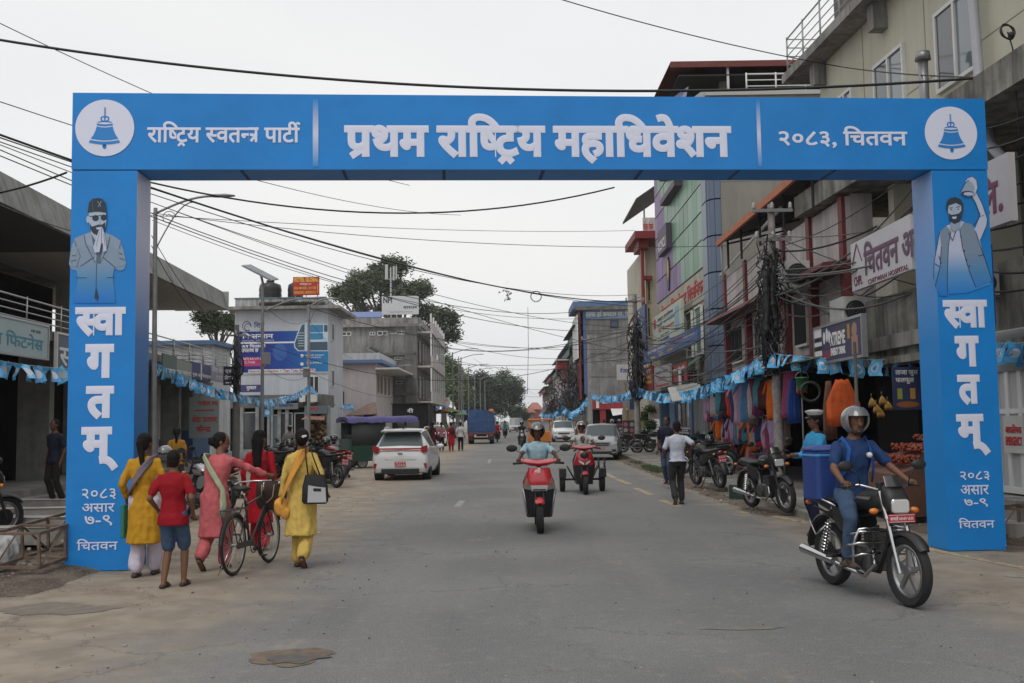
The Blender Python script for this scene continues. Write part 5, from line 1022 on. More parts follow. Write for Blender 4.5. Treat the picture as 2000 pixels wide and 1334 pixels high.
# ================================================================ TREES
BARK=M('bark',(.09,.075,.06),.9,var=.3,scale=6,bump=.5)
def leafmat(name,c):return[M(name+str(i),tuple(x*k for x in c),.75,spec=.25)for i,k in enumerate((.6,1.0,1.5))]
def tree(name,label,D,trunkpx,clumps,leaf,col,n,seed,depth=5,trunk_r=.35,group=None,ls=(.6,1.0),cat='tree'):
 """clumps: (px, py, radius px); leaves gather in sprays near each clump's shell; limbs lead to the clumps"""
 r=random.Random(seed);b=P(*trunkpx,D);b.z=0
 e=T(name,label,cat,(b.x,b.y,0),group);ms=leafmat('leaf_'+col[0],col[1]);crown=MB();limb=mk(BARK,True)
 cs=[]
 for(x,y,rp)in clumps:
  c=P(x+r.uniform(-3,3)*D/112,y,D);c.y+=r.uniform(-depth,depth);cs.append((c,rp*D/2000*(.93 if D==112 else 1)))
 zmin=min(c.z-rr for c,rr in cs);fork=Vector((b.x,b.y,max(1.5,zmin*.8)))
 limb.tube([b,b.lerp(fork,.5)+Vector((r.uniform(-.3,.3),0,0)),fork],[trunk_r*1.3,trunk_r,trunk_r*.8],n=8)
 for c,rr in cs:
  mid=fork.lerp(c,.5)+Vector((r.uniform(-1,1),r.uniform(-1,1),r.uniform(0,1)))*rr*.3;limb.tube([fork,mid,c],[trunk_r*.5,trunk_r*.28,trunk_r*.12],n=5)
 tot=sum(rr**2 for _,rr in cs)
 for c,rr in cs:
  for _ in range(int(n*rr*rr/tot/9)):
   d=Vector((r.gauss(0,1),r.gauss(0,1),r.gauss(0,1)*.85)).normalized()*rr*(r.random()**.35);q=c+d;sp=rr*.12+leaf
   if r.random()<.35:limb.tube([c+d*.3,q],[trunk_r*.06+.01,.01],n=3,cap=False)
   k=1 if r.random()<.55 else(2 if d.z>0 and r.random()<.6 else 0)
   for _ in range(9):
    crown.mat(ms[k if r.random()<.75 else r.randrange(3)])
    p=q+Vector((r.gauss(0,sp),r.gauss(0,sp),r.gauss(0,sp*.7)));a=Vector((r.uniform(-1,1),r.uniform(-1,1),r.uniform(-.7,.5))).normalized()*leaf*r.uniform(*ls);w=a.cross(Vector((r.uniform(-1,1),r.uniform(-1,1),r.uniform(-1,1)))).normalized()*a.length*.38
    crown.add([p-a,p+w,p+a,p-w],[(0,1,2,3)])
 e.obj(limb,'trunk');o=e.obj(crown,'crown');return e
def ring(cx,cy,rx,ry,k,r0,seed):
 r=random.Random(seed);return[(cx+rx*sqrt(r.random())*cos(a),cy+ry*sqrt(r.random())*sin(a),r0*r.uniform(.7,1.25))for a in[r.random()*6.28 for _ in range(k)]]
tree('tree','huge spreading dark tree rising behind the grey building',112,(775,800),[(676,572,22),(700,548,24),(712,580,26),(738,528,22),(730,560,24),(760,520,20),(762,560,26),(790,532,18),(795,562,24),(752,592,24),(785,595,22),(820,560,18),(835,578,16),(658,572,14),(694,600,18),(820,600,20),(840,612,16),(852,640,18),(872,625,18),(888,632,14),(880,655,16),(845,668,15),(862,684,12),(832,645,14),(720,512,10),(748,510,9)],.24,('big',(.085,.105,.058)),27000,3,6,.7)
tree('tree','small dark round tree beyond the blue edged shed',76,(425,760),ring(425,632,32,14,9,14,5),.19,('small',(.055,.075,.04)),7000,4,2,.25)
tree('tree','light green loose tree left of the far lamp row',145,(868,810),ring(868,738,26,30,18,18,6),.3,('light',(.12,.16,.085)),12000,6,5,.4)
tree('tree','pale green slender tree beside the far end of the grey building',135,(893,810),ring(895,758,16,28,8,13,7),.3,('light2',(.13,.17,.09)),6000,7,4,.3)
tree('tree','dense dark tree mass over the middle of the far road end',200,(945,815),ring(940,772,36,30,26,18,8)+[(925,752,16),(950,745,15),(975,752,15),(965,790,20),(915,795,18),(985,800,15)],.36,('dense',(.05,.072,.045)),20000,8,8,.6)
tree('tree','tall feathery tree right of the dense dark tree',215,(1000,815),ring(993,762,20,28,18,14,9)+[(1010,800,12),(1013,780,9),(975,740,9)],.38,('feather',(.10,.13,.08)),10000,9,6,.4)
for k,(x,y,rx,ry,D)in enumerate(((1020,808,16,8,235),(905,805,26,10,150),(700,822,26,12,75))):
 tree('bush',['green shrubs before the salmon roofed hut','dark green shrubs below the far lamp row','dark green hedge behind the purple roofed tempo'][k],D,(x,818),ring(x,y,rx,ry,8,ry*.8,30+k),.22 if D>100 else .12,('bush%d'%k,((.05,.08,.04),(.035,.055,.03),(.03,.045,.02))[k]),5000,30+k,2,.08,cat='bush')
tree('bush','thin green climbing plant by the beige kiosk',54,(1265,860),[(1262,812,7),(1268,830,8),(1260,842,6),(1270,800,6)],.09,('vine',(.05,.085,.03)),2400,44,.5,.03,cat='plant')
# ================================================================ LAMPS AND POLES
POLE=M('pole_galvanised',(.22,.22,.225),.55,.45,var=.15,scale=3);CPOLE=M('pole_concrete',(.25,.245,.235),.9,var=.2,scale=3);LAMPM=M('lamp_head',(.3,.3,.3),.5,.3);SOL=M('solar_cell',(.03,.035,.05),.25,spec=.7)
def lamp(label,X,Y,h,arm,rp=.075,deco=False,solar=None,group=None,arms=None,lean=0):
 e=thing('street_lamp',label,'lamp',(X,Y,0),0,group)
 m=mk(POLE,True);m.cyl((0,0,0),(lean,0,h),rp,rp*.7,n=10);m.cyl((0,0,0),(0,0,.25),rp*1.8,n=10);m.obj('pole',e,sharp=40)
 m=mk(POLE,True)
 for(z0,dx,dz,hd)in arms or[(h-.15,arm,.45,1)]:
  pts=[(lean+dx*(1-cos(t*pi/2))if False else lean+dx*t,0,z0+dz*sin(t*pi/2))for t in[i/8 for i in range(9)]];m.tube(pts,rp*.42,n=6)
  if deco:
   m.tube([(lean+dx*.68*t,0,z0-1.0+(dz+.85)*sin(t*pi/2))for t in[i/8 for i in range(9)]],rp*.25,n=5)
   m.tube([(lean+.35+.2*cos(a)*(1-a/14),0,z0-.12+.2*sin(a)*(1-a/14))for a in[i*.6 for i in range(16)]],.012,n=4)
 m.obj('arm',e)
 for(z0,dx,dz,hd)in arms or[(h-.15,arm,.45,1)]:
  if not hd:continue
  s=1 if dx>0 else-1;m=mk(LAMPM,True);x0=lean+dx
  m.loft([[(x0+s*t*.62,w*q[0],z0+dz+hh*q[1])for q in((1,0),(.7,.8),(0,1),(-.7,.8),(-1,0),(-.6,-.6),(.6,-.6))]for t,w,hh in((-.1,.04,.03),(.1,.1,.05),(.6,.13,.055),(1,.07,.02))]);lh=m.obj('lamp_head',e)
 if solar:
  (dx,dz,w,l,tilt)=solar;R=Matrix.Rotation(radians(tilt),3,'Y')@Matrix.Rotation(radians(12),3,'X');m=mk(STEEL);m.box((dx,0,h+dz),(w,l,.05),R);sp=m.obj('solar_panel',e)
  m=mk(SOL)
  for i in range(2):
   for s in(-1,1):m.box(Vector((dx,0,h+dz))+R@Vector(((i-.5)*w*.48,0,s*.03)),(w*.46,l*.94,.008),R)
  m.obj('solar_cell',sp);m=mk(POLE);m.cyl((lean,0,h),(dx,0,h+dz),rp*.6,n=6);m.obj('bracket',e)
 return e
def XY(px,D):return P(px,820,D).x
lamp('tall street lamp with a scrolled arm standing beside the left pillar',XY(301,27),27,7.5,1.5,deco=True,lean=-.03)
lamp('solar street lamp standing before the blue mural',XY(512,42),42,7.55,1.75,solar=(-.1,.4,1.35,1.0,28),arms=[(6.3,1.75,.55,1)],rp=.085)
lamp('curved arm street lamp before the right end of the mural',XY(603,55),55,8.1,1.0,deco=True,rp=.1)
lamp('street lamp with a curved arm by the pink house corner',XY(722,79),79,8.2,1.6,rp=.09)
lamp('slim solar street lamp behind the pink house corner lamp',XY(745,78),78,6.6,1.7,solar=(-.2,.4,1.7,1.2,30),arms=[(5.5,1.7,.5,1)])
yy=98;i=0
while yy<330:
 lamp('slim grey lamp of the far row along the left kerb',-6.9+.012*yy,yy,8.3+.3*(i%2),1.9,rp=.085,group='far street lamps along the left kerb');yy+=13+i*1.3;i+=1
for k,(x,D,h)in enumerate(((905,120,8),(897,108,8.5),(851,100,7.5))):lamp('bare grey post left of the far lamp row',XY(x,D),D,h,.3,rp=.07,arms=[(h-.3,.4,.1,0)],group='bare posts on the left side')
def upole(label,X,Y,h,r=.14,arms=((.3,1.2),),mat=CPOLE,paint=None,name='utility_pole',z0=0):
 e=thing(name,label,'pole',(X,Y,z0));m=mk(mat,True);m.cyl((0,0,0),(0,0,h),r,r*.65,n=10);m.obj('pole',e,sharp=40)
 if arms:
  for dz,w in arms:
   m=mk(POLE);m.box((0,-.1,h-dz),(w,.06,.07));ca=m.obj('crossarm',e);m=mk(M('insulator',(.35,.33,.3),.3),True)
   for s in(-1,0,1):m.lathe([(.03,0),(.05,.05),(.03,.08),(.045,.12),(.01,.16)],(s*w*.45,-.1,h-dz+.03),n=8)
   m.obj('insulator',ca)
 return e
upole('dark utility pole with a wire bundle left of the mural',XY(461,38),38,5.4,.15,((.4,.7),),mat=M('pole_dark',(.12,.115,.11),.8,var=.2))
upole('grey concrete utility pole rising before the grey building',XY(800,85),85,8.6,.15,((.2,1.5),(2.2,1.2)))
upole('street pole wrapped in hanging black cables beside the clothes shop',XY(1520,22.5),22.5,6.3,.12,((.15,.9),(.8,.8)),mat=M('pole_painted',(.22,.20,.19),.8,var=.45,scale=5),z0=.1)
upole('cable laden pole next to the navy clinic board',XY(1245,48),48,7.4,.15,((.3,.9),),z0=.1)
upole('pale concrete pole before the grey hospital wall',XY(1153,68),68,7.2,.17,((.3,1),),z0=.1)
upole('pole far along the right row tangled with cables',XY(1112,100),100,7.5,.15,((.3,1),),z0=.1);upole('last visible pole of the far right row',XY(1083,130),130,7,.15,((.3,1),),z0=.1)
e=thing('junction_box','grey metal junction box on the solar lamp post','box',(XY(519,41.7),41.7,4.35));m=mk(M('box_grey',(.2,.2,.2),.6));m.rbox((0,0,0),(.32,.25,.5),.02);m.obj('body',e);m=mk(M('box_grey'));m.rbox((0,-.13,0),(.28,.02,.45),.01);m.obj('door',e)
e=thing('junction_box','small white capped box on the curved arm lamp post','box',(XY(598,54.7),54.7,4.4));m=mk(CONCD);m.rbox((0,0,0),(.3,.22,.45),.02);m.obj('body',e);m=mk(WHT);m.rbox((0,0,.25),(.33,.25,.05),.01);m.obj('cap',e)
# ================================================================ CABLES
CAB=M('cable_black',(.012,.012,.013),.6);CABG=M('cable_grey',(.10,.10,.10),.6)
def cable(a,b,sag,r=.012,mat=CAB,n=22,label='thin black cable slung across the street',group='cables slung across the sky'):
 a=Vector(a);b=Vector(b);m=mk(mat,True)
 m.tube([a.lerp(b,i/n)-Vector((0,0,4*sag*(i/n)*(1-i/n)))for i in range(n+1)],r,n=4)
 return tag(m.obj('overhead_cable'),label,'cable',group)
cable(P(-60,68,16),P(1962,148,15),.52,.022,label='thick black cable sagging just above the blue arch',group=None,n=40)
cable(P(1080,-6,20),P(1640,130,22),.1,.012,label='thin cable dropping from the top edge to the cream building',group=None);cable(P(1640,130,22),P(1968,152,15),.06,.012,label='thin cable running along the cream wall above the beam',group=None)
cable(P(-20,36,22),P(800,362,44),.4,.012);cable(P(-20,192,18),P(900,420,48),.5,.010);cable(P(-20,256,17),P(1245,590,48),.75,.022,n=30,label='thick cable bundle running from the top left to the cable pole',group=None)
for(a,b,D0,c,d,D1,s,r)in((-20,262,17,1240,598,48,.6,.012),(-20,270,17,1245,575,48,.9,.010),(-20,284,16,1250,580,48,1.6,.010),(-20,296,16,1240,640,48,1.1,.010),(-20,275,18,1245,640,48,.8,.009),
 (293,356,20,1200,366,24,.62,.018),(290,415,27,1420,480,33,.35,.009),(290,420,27,1240,450,48,.2,.009),(296,395,27,1245,690,48,.4,.010),(297,430,27,1250,610,48,1.2,.009),(800,660,85,1245,640,48,1.1,.016),(800,665,85,1245,650,48,.9,.014),(461,650,38,1245,660,48,1.9,.012),
 (603,600,55,1245,680,48,.8,.010),(722,690,79,1240,700,48,.6,.014),(512,570,42,1153,670,68,1.1,.012),(800,640,85,1112,700,100,.8,.018),(870,700,100,1110,720,100,.5,.016),(903,745,120,1095,760,120,.4,.016),(903,760,120,1080,775,130,.3,.016),(925,700,160,1045,770,200,.3,.02),
 (296,460,27,461,650,38,.5,.012),(296,480,27,461,655,38,.7,.012),(461,650,38,600,735,55,.8,.010),(461,645,38,512,640,42,.3,.012),(512,590,42,603,625,55,.5,.010),(603,625,55,722,700,79,.8,.012),(461,642,38,880,745,92,2.0,.01),(722,700,79,800,670,85,.5,.014),(-20,380,15,130,337,13.5,.03,.016),(-20,392,15,290,470,27,.2,.010),
 (1153,660,68,1245,630,48,.5,.014),(1153,670,68,1245,650,48,1.1,.018),(1153,690,68,1245,700,48,.3,.018),(1112,720,100,1153,690,68,.5,.018),(1160,665,68,1200,720,56,.2,.014)):
 nf={20:'from the left pillar top',27:'from the scrolled lamp',85:'from the tall concrete pole',38:'from the dark utility pole',55:'from the curved lamp',79:'from the pink house lamp',42:'from the solar lamp',100:'from the far hoarding',120:'from the far lamps',68:'from the pale concrete pole',160:'from the far trees',24:'near the top',92:'low down'};ff='from the upper left edge' if a<0 else nf.get(D0,'from the left side')
 tt={48:'to the cable laden pole',33:'to the orange edged roof',24:'to the beam',44:'over the road',38:'to the dark utility pole',68:'to the pale concrete pole',100:'to the far right pole',120:'to the last right poles',130:'to the last pole',55:'to the curved lamp',42:'to the solar lamp',79:'to the pink house lamp',85:'to the concrete pole',92:'past the white building'}.get(D1,'into the distance')
 o_=cable(P(a,b,D0),P(c,d,D1),s,r);o_['label']='%s %s cable running %s %s'%('thin' if r<.011 else 'black' if r<.015 else 'thick','slack' if s>.75 else 'tight' if s<.35 else 'sagging',ff,tt)
rc=random.Random(5)
for k in range(24):
 a=P(1245,rc.uniform(600,720),48);b=P(1495+rc.uniform(0,40),rc.uniform(440,690),22.5);cable(a,b,rc.uniform(.2,1.3),rc.choice((.008,.012,.018)),rc.choice((CAB,CAB,CABG)),label='dark cable looped between the two cable poles on the right',group='cables between the right poles')
for k in range(16):
 a=P(1500+rc.uniform(0,30),rc.uniform(430,620),22.3);b=R1(U1(1700+rc.uniform(0,320),300),rc.uniform(3.4,7.5),.1+rc.random()*.8);cable(a,b,rc.uniform(.05,.9),rc.choice((.01,.014,.02)),rc.choice((CAB,CABG)),label='cable looped from the cable pole toward the cream building',group='cables reaching the cream building')
for k in range(9):
 a=P(1930,250+40*k,14.6);b=P(2080,205+45*k-rc.uniform(0,40),12.4);cable(a,b,.05,rc.choice((.01,.016)),label='cable crossing the dark gap right of the arch',group='cables right of the arch')
m=mk(CAB,True);c0=P(1968,62,14.2)
for k in range(3):m.torus(c0,.105+.008*k,.012,R=Matrix.Rotation(radians(80),3,'X')@Matrix.Rotation(.2*k,3,'Y'),n=20,k=5)
m.ell(c0+Vector((.05,0,-.05)),.05,n=8,k=5);m.tube([c0,c0+Vector((.06,0,-.25)),c0+Vector((.08,0,-1.2)),c0+Vector((.1,0,-2.4))],.012,n=4);tag(m.obj('cable_coil'),'coil of black cable hanging in the top right corner','cable')
m=mk(CAB,True);c0=P(1047,579,35);[m.torus(c0+Vector((0,.02*k,0)),.17+.02*k,.008,R=Matrix.Rotation(radians(85+5*k),3,'X'),n=22,k=4)for k in range(2)];tag(m.obj('cable_coil'),'small loop of spare cable hanging high over the middle of the road','cable')
m=mk(CAB,True);m.tube([P(1031,600,40),P(1032,680,40),P(1030,770,40)],.009,n=4);tag(m.obj('cable_end'),'loose cable end dangling straight down over the road','cable')
m=mk(M('plastic_rag',(.25,.25,.26),.6));rr=random.Random(2);c0=P(991,570,34)
for _ in range(26):p=c0+Vector((rr.gauss(0,.09),rr.gauss(0,.05),rr.gauss(0,.12)));m.add([p,p+Vector((rr.uniform(-.12,.12),rr.uniform(-.05,.05),rr.uniform(-.14,.05))),p+Vector((rr.uniform(-.1,.1),0,rr.uniform(-.12,.12)))],[(0,1,2)])
tag(m.obj('plastic_rag'),'torn plastic rag caught on the overhead cable','rag')
def tangle(label,X,Y,z0,z1,n,rad,seed,r0=.009):
 r=random.Random(seed);m=mk(CAB,True)
 for k in range(n):
  za=r.uniform(z0,z1);zb=max(z0-.3,za-r.uniform(.4,2.2));a=r.random()*6.28;q=[]
  w=rad*r.uniform(.4,1.5);x=X+rad*.4*r.gauss(0,1);y=Y+rad*.4*r.gauss(0,1)
  for i in range(9):
   t=i/8;q.append((x+w*sin(pi*t)*cos(a+t*2)+.05*r.gauss(0,1),y+w*sin(pi*t)*sin(a)+.03*r.gauss(0,1),za+(zb-za)*t+.06*r.gauss(0,1)))
  m.mat(CAB if k%5 else CABG);m.tube(q,r0*r.choice((1,1,1.6,2.4)),n=3,cap=False)
 return tag(m.obj('cable_tangle'),label,None,None,'stuff')
tangle('mass of tangled black cables hanging round the near cable pole',XY(1520,22.4)-.1,22.35,3.0,5.6,120,.17,1,.010);tangle('tangled cables round the pole beside the navy clinic board',XY(1247,47.8),47.8,2.9,6.6,110,.32,2,.016);tangle('tangled cables on the far right poles',XY(1112,99),99,2.2,6.8,90,.7,3,.022)
tangle('tangled cables along the last right poles',XY(1083,129),129,2.5,6.5,60,.8,4,.03);tangle('wire bundle on the dark utility pole by the mural',XY(461,37.8),37.8,3.2,5.0,34,.16,6,.014);tangle('hanging cables in front of the far shop houses',XY(1128,84),84,2.4,6.8,70,.6,7,.02)
def blackcore(label,X,Y,z0,z1,r):
 m=mk(CAB);[m.tube([(X+.07*noise.noise(Vector((z*1.5,q,0)))+r*.5*cos(q*1.3),Y+r*.5*sin(q*1.3),z)for z in[z0+.1*q+(z1-z0-.15*q)*i/16 for i in range(17)]],[r*.34*(.6+.6*abs(noise.noise(Vector((i*.5,q*3,1)))))for i in range(17)],n=7)for q in range(5)];return tag(m.obj('cable_bundle'),label,'cable bundle')
blackcore('thick black bundle of cables strapped to the near cable pole',XY(1512,22.2),22.2,3.2,5.0,.21);blackcore('thick black bundle of cables on the pole by the navy board',XY(1250,47.6),47.6,2.6,5.6,.26)
# ================================================================ BUNTING
FB=[M('flag_blue%d'%i,c,.55)for i,c in enumerate(((.07,.38,.70),(.12,.46,.76),(.05,.29,.60)))];FW=M('flag_white',(.55,.60,.68),.6)
def flagmesh(k):
 r=random.Random(100+k);m=MB();m.mat(FB[k%3]);w,h=.27,.3;n=4
 tw=r.uniform(-.7,.7);cu=r.uniform(-.08,.08);fold=r.uniform(.3,1)
 def pt(u,v):a=tw*v;x=(u-.5)*w*(fold if v>.3 else 1-(1-fold)*v/.3);return Vector((x*cos(a)+.03*sin(6*v+k),x*sin(a)+cu*v+.02*sin(5*u+k),-v*h))
 m.add([pt(i/n,j/n)for j in range(n+1)for i in range(n+1)],[(j*(n+1)+i,j*(n+1)+i+1,(j+1)*(n+1)+i+1,(j+1)*(n+1)+i)for j in range(n)for i in range(n)])
 m.mat(FW)
 for s in(-1,1):
  nn=Vector((0,.003*s,0));cs=[pt(.5+.3*cos(a),.52+.3*sin(a))+nn for a in[2*pi*i/12 for i in range(12)]];m.poly(cs)
  m.mat(FB[2]);m.poly([pt(.5+x,.52+y)+nn*1.6 for x,y in((-.14,.12),(-.06,-.12),(.06,-.12),(.14,.12))]);m.mat(FW)
 return m.mesh('flag')
fl=[flagmesh(k)for k in range(9)];rf_=random.Random(12)
def bunting(label,a,b,sag,step=.27,big=1.0):
 a=Vector(a);b=Vector(b);e=T('bunting',label,'bunting',a,'strings of small blue party flags');L_=(b-a).length;n=24
 pos=lambda t:a.lerp(b,t)-Vector((0,0,4*sag*t*(1-t)))
 m=mk(M('string_white',(.4,.45,.5),.7),True);m.tube([pos(i/n)for i in range(n+1)],.006,n=4);e.obj(m,'string')
 k=min(280,int(L_/step));ang=atan2(b.y-a.y,b.x-a.x)
 for i in range(k):
  p=pos((i+.5)/k);o=link(rf_.choice(fl),'flag',e.e,p-a);o.rotation_euler=(rf_.gauss(0,.3),rf_.gauss(0,.18),ang+rf_.gauss(0,.3)+(pi if rf_.random()<.5 else 0));s=big*rf_.uniform(.9,1.15);o.scale=(s,s,s)
bunting('bunting of blue flags running in front of the near market signs',P(-70,690,17),P(292,702,27),.25)
bunting('bunting of blue flags below the far balcony signs',P(292,702,27),P(461,768,38),.12)
bunting('bunting of blue flags between the dark pole and the curved lamp',P(461,768,38),P(604,752,54.8),.45);bunting('bunting of blue flags between the curved lamp and the pink house',P(604,752,54.8),P(722,768,78.8),.95,big=1.15);bunting('bunting of blue flags ending over the black minibus',P(722,768,78.8),P(800,797,84),.2,big=1.2)
bunting('far bunting rising above the market umbrellas',P(838,808,95),P(862,782,110),.2,.35,1.5);bunting('far bunting sinking toward the blue truck',P(862,782,110),P(912,800,120),.5,.35,1.5)
bunting('bunting of blue flags over the fruit stall beside the right pillar',P(1503,690,22.3),P(1830,700,17.5),.07);bunting('bunting of blue flags over the clothes rack and small awning',P(1503,688,22.3),P(1246,757,47.6),.55,.25,1.1);bunting('bunting of blue flags before the red shop',P(1246,757,47.6),P(1155,768,67.8),.3,.3,1.2);bunting('bunting of blue flags swooping down past the far shop houses',P(1155,764,67.8),P(1118,806,80),.2,.33,1.3)
bunting('bunting of blue flags sagging along the far right row',P(1118,806,80),P(1100,792,96),.1,.4,1.5);bunting('last bunting of the far right row',P(1100,792,96),P(1058,806,135),.5,.5,1.7);bunting('bunting of three blue flags right of the arch',P(1925,668,14.8),P(2070,660,12.6),.04)
e=thing('party_flag','single square blue flag on the post before the shop row','flag',P(522,806,50));m=mk(FB[2]);m.box((0,0,0),(.3,.01,.38));m.obj('cloth',e);m=mk(FW);m.prism([(.11*cos(a),.11*sin(a))for a in[2*pi*i/16 for i in range(16)]],Frame((0,0,0),(1,0,0)),.006,.01);m.obj('print',e)
for k,(x,y,c1)in enumerate(((878,802,(.40,.09,.03)),(862,806,(.30,.05,.04)),(893,808,(.08,.18,.06)))):
 p=P(x,y,98);e=thing('market_umbrella',['orange and green market umbrella in the far left crowd','red market umbrella left of the orange one','green market umbrella nearest the truck'][k],'umbrella',(p.x,p.y,0));m=mk(STEEL);m.cyl((0,0,0),(0,0,p.z+.3),.03,n=6);m.obj('pole',e)
 m=MB()
 for i in range(8):a0,a1=2*pi*i/8,2*pi*(i+1)/8;m.mat(M('umb%d'%k,c1,.7)if i%2 else M('umb_green',(.10,.2,.07)if k==0 else tuple(v*.6 for v in c1),.7));m.add([(0,0,p.z+.35),(1.1*cos(a0),1.1*sin(a0),p.z-.1),(1.1*cos(a1),1.1*sin(a1),p.z-.1)],[(0,1,2)])
 m.obj('canopy',e)
BBF=Frame((0,118,0),(1,0,0));t=sign(BBF,(846,766,871,791),panel('board_grey',(.20,.20,.19)),[],'plain grey hoarding behind the far bunting',n=.1,name='hoarding');t=sign(Frame((0,105,0),(1,0,0)),(859,777,879,792),panel('board_pale',(.42,.38,.38)),[("खुला",(.3,.4,.8,.8),TXR,.03)],'small pale hoarding with a red mark in the far left crowd',n=.1,name='hoarding')
t=sign(Frame((0,99,0),(1,0,0)),(818,777,835,792),panel('board_rose',(.3,.16,.16)),[],'rose patterned board above the black minibus',n=.1,name='hoarding')
# ================================================================ VEHICLES
RUB=M('rubber',(.018,.018,.018),.85,bump=.3,bscale=80);CHR=M('chrome',(.55,.55,.55),.18,1.0);ALU=M('alloy',(.33,.33,.34),.38,.9);DKM=M('dark_metal',(.035,.035,.037),.5,.5);ENG=M('engine_grey',(.12,.12,.12),.5,.7,var=.3,scale=20)
PLB=M('plastic_black',(.016,.016,.017),.5);SEAT=M('seat_vinyl',(.014,.014,.014),.55,bump=.2);ORL=M('indicator_orange',(.65,.18,.01),.25,coat=.6);RDL=M('lamp_red',(.30,.008,.008),.2,coat=.8);HLG=M('headlamp_glass',(.55,.56,.56),.12,spec=.9,coat=.6);PLR=M('plate_red',(.42,.02,.035),.5)
RX=Matrix.Rotation(pi/2,3,'Y')
def wheel(e,c,r,w,rim=ALU,kind='alloy',ns=5,name='wheel',disc=True):
 m=mk(RUB,True);hw=w/2;m.lathe([(r*.74,-hw*.55),(r*.86,-hw*.95),(r*.94,-hw),(r*.985,-hw*.6),(r,0),(r*.985,hw*.6),(r*.94,hw),(r*.86,hw*.95),(r*.74,hw*.55),(r*.74,-hw*.55)],(0,0,0),RX,n=36,cap=False)
 t=m.obj(name,e,c,sharp=50);m=mk(rim,True);m.lathe([(r*.66,-hw*.5),(r*.76,-hw*.62),(r*.76,hw*.62),(r*.66,hw*.5),(r*.66,-hw*.5)],(0,0,0),RX,n=32,cap=False)
 m.smooth=False;m.cyl((-hw*.75,0,0),(hw*.75,0,0),r*.15,n=14)
 if kind=='alloy':
  for i in range(ns):
   a=2*pi*i/ns+.3;d=Vector((0,cos(a),sin(a)));q=Vector((0,-sin(a),cos(a)));x=Vector((1,0,0))
   m.hexa([d*r*.1-q*r*.07-x*hw*.35,d*r*.1+q*r*.07-x*hw*.35,d*r*.69+q*r*.05-x*hw*.3,d*r*.69-q*r*.05-x*hw*.3,d*r*.1-q*r*.07+x*hw*.35,d*r*.1+q*r*.07+x*hw*.35,d*r*.69+q*r*.05+x*hw*.3,d*r*.69-q*r*.05+x*hw*.3])
 elif kind=='spoke':
  for i in range(ns):
   a=2*pi*i/ns;b=a+(.5 if i%2 else-.5);m.cyl((hw*.5*(1 if i%4<2 else-1),cos(b)*r*.1,sin(b)*r*.1),(0,cos(a)*r*.93 if False else cos(a)*r*.7,sin(a)*r*.7),.0016 if r>.3 else .003,n=3)
 else:m.cyl((-hw*.5,0,0),(hw*.5,0,0),r*.68,n=28)
 m.obj('rim',t)
 if disc:m=mk(DKM);m.cyl((hw*1.0,0,0),(hw*1.1,0,0),r*.42,n=20);m.obj('brake_disc',t)
 return t
def arcpts(c,r,a0,a1,n,x=0):return[(x,c[0]+r*cos(radians(a0+(a1-a0)*i/n)),c[1]+r*sin(radians(a0+(a1-a0)*i/n)))for i in range(n+1)]
def fender(e,c,r,w,a0,a1,mat,name,t=.012):
 m=mk(mat,True);n=14;rs=[]
 for i in range(n+1):
  a=radians(a0+(a1-a0)*i/n);d=Vector((0,cos(a),sin(a)));o=Vector((0,c[0],c[1]));ww=w*(.75 if i in(0,n)else 1)
  rs.append([o+d*(r-.02)+Vector((-ww/2,0,0)),o+d*(r+.0)+Vector((-ww*.42,0,0)),o+d*(r+.018)+Vector((0,0,0)),o+d*(r+.0)+Vector((ww*.42,0,0)),o+d*(r-.02)+Vector((ww/2,0,0)),o+d*(r-.02-t)+Vector((ww*.4,0,0)),o+d*(r+.006-t)+Vector((0,0,0)),o+d*(r-.02-t)+Vector((-ww*.4,0,0))])
 m.loft(rs);return m.obj(name,e,sharp=50)
def mirror(e,side,base,head,r=.06):
 m=mk(DKM,True);b=Vector(base);h=Vector(head);m.tube([b,b+Vector((side*.03,.02,.1)),h],.006,n=5);a=m.obj('mirror_stem',e)
 m=mk(PLB,True);m.ell(h+Vector((side*.03,0,.01)),(r*1.25,.022,r*.8),n=14,k=7);m.obj('mirror',a)
 m=mk(M('mirror_glass',(.5,.52,.54),.05,1.0));m.prism([((side*.03)+r*1.05*cos(q),.01+r*.62*sin(q))for q in[2*pi*i/16 for i in range(16)]],Frame((h.x,h.y,h.z),(-1,0,0)if False else(1,0,0)),.0215,.0235)
 m.obj('mirror_glass',a)
def plate(e,c,w,h,txt,back=False,rx=0,two=None,scale=1):
 F=Frame(c,(-1,0,0),(0,1,0))if not back else Frame(c,(1,0,0),(0,-1,0))
 m=mk(PLR);F.box(m,-w/2,w/2,-h/2,h/2,0,.006);p=m.obj('number_plate',e);m=mk(TXW)
 for q in((-w/2+.006,w/2-.006,h/2-.01,h/2-.006),(-w/2+.006,w/2-.006,-h/2+.006,-h/2+.01)):F.box(m,*q,.006,.0075)
 if two:text(m,txt,F,-w*.4,w*.4,h*.08,h*.36,n=.006,bold=.03,th=.002);text(m,two,F,-w*.42,w*.42,-h*.36,-h*.06,n=.006,bold=.03,th=.002)
 else:text(m,txt,F,-w*.43,w*.43,-h*.28,h*.28,n=.006,bold=.03,th=.002)
 m.obj('lettering',p);return p
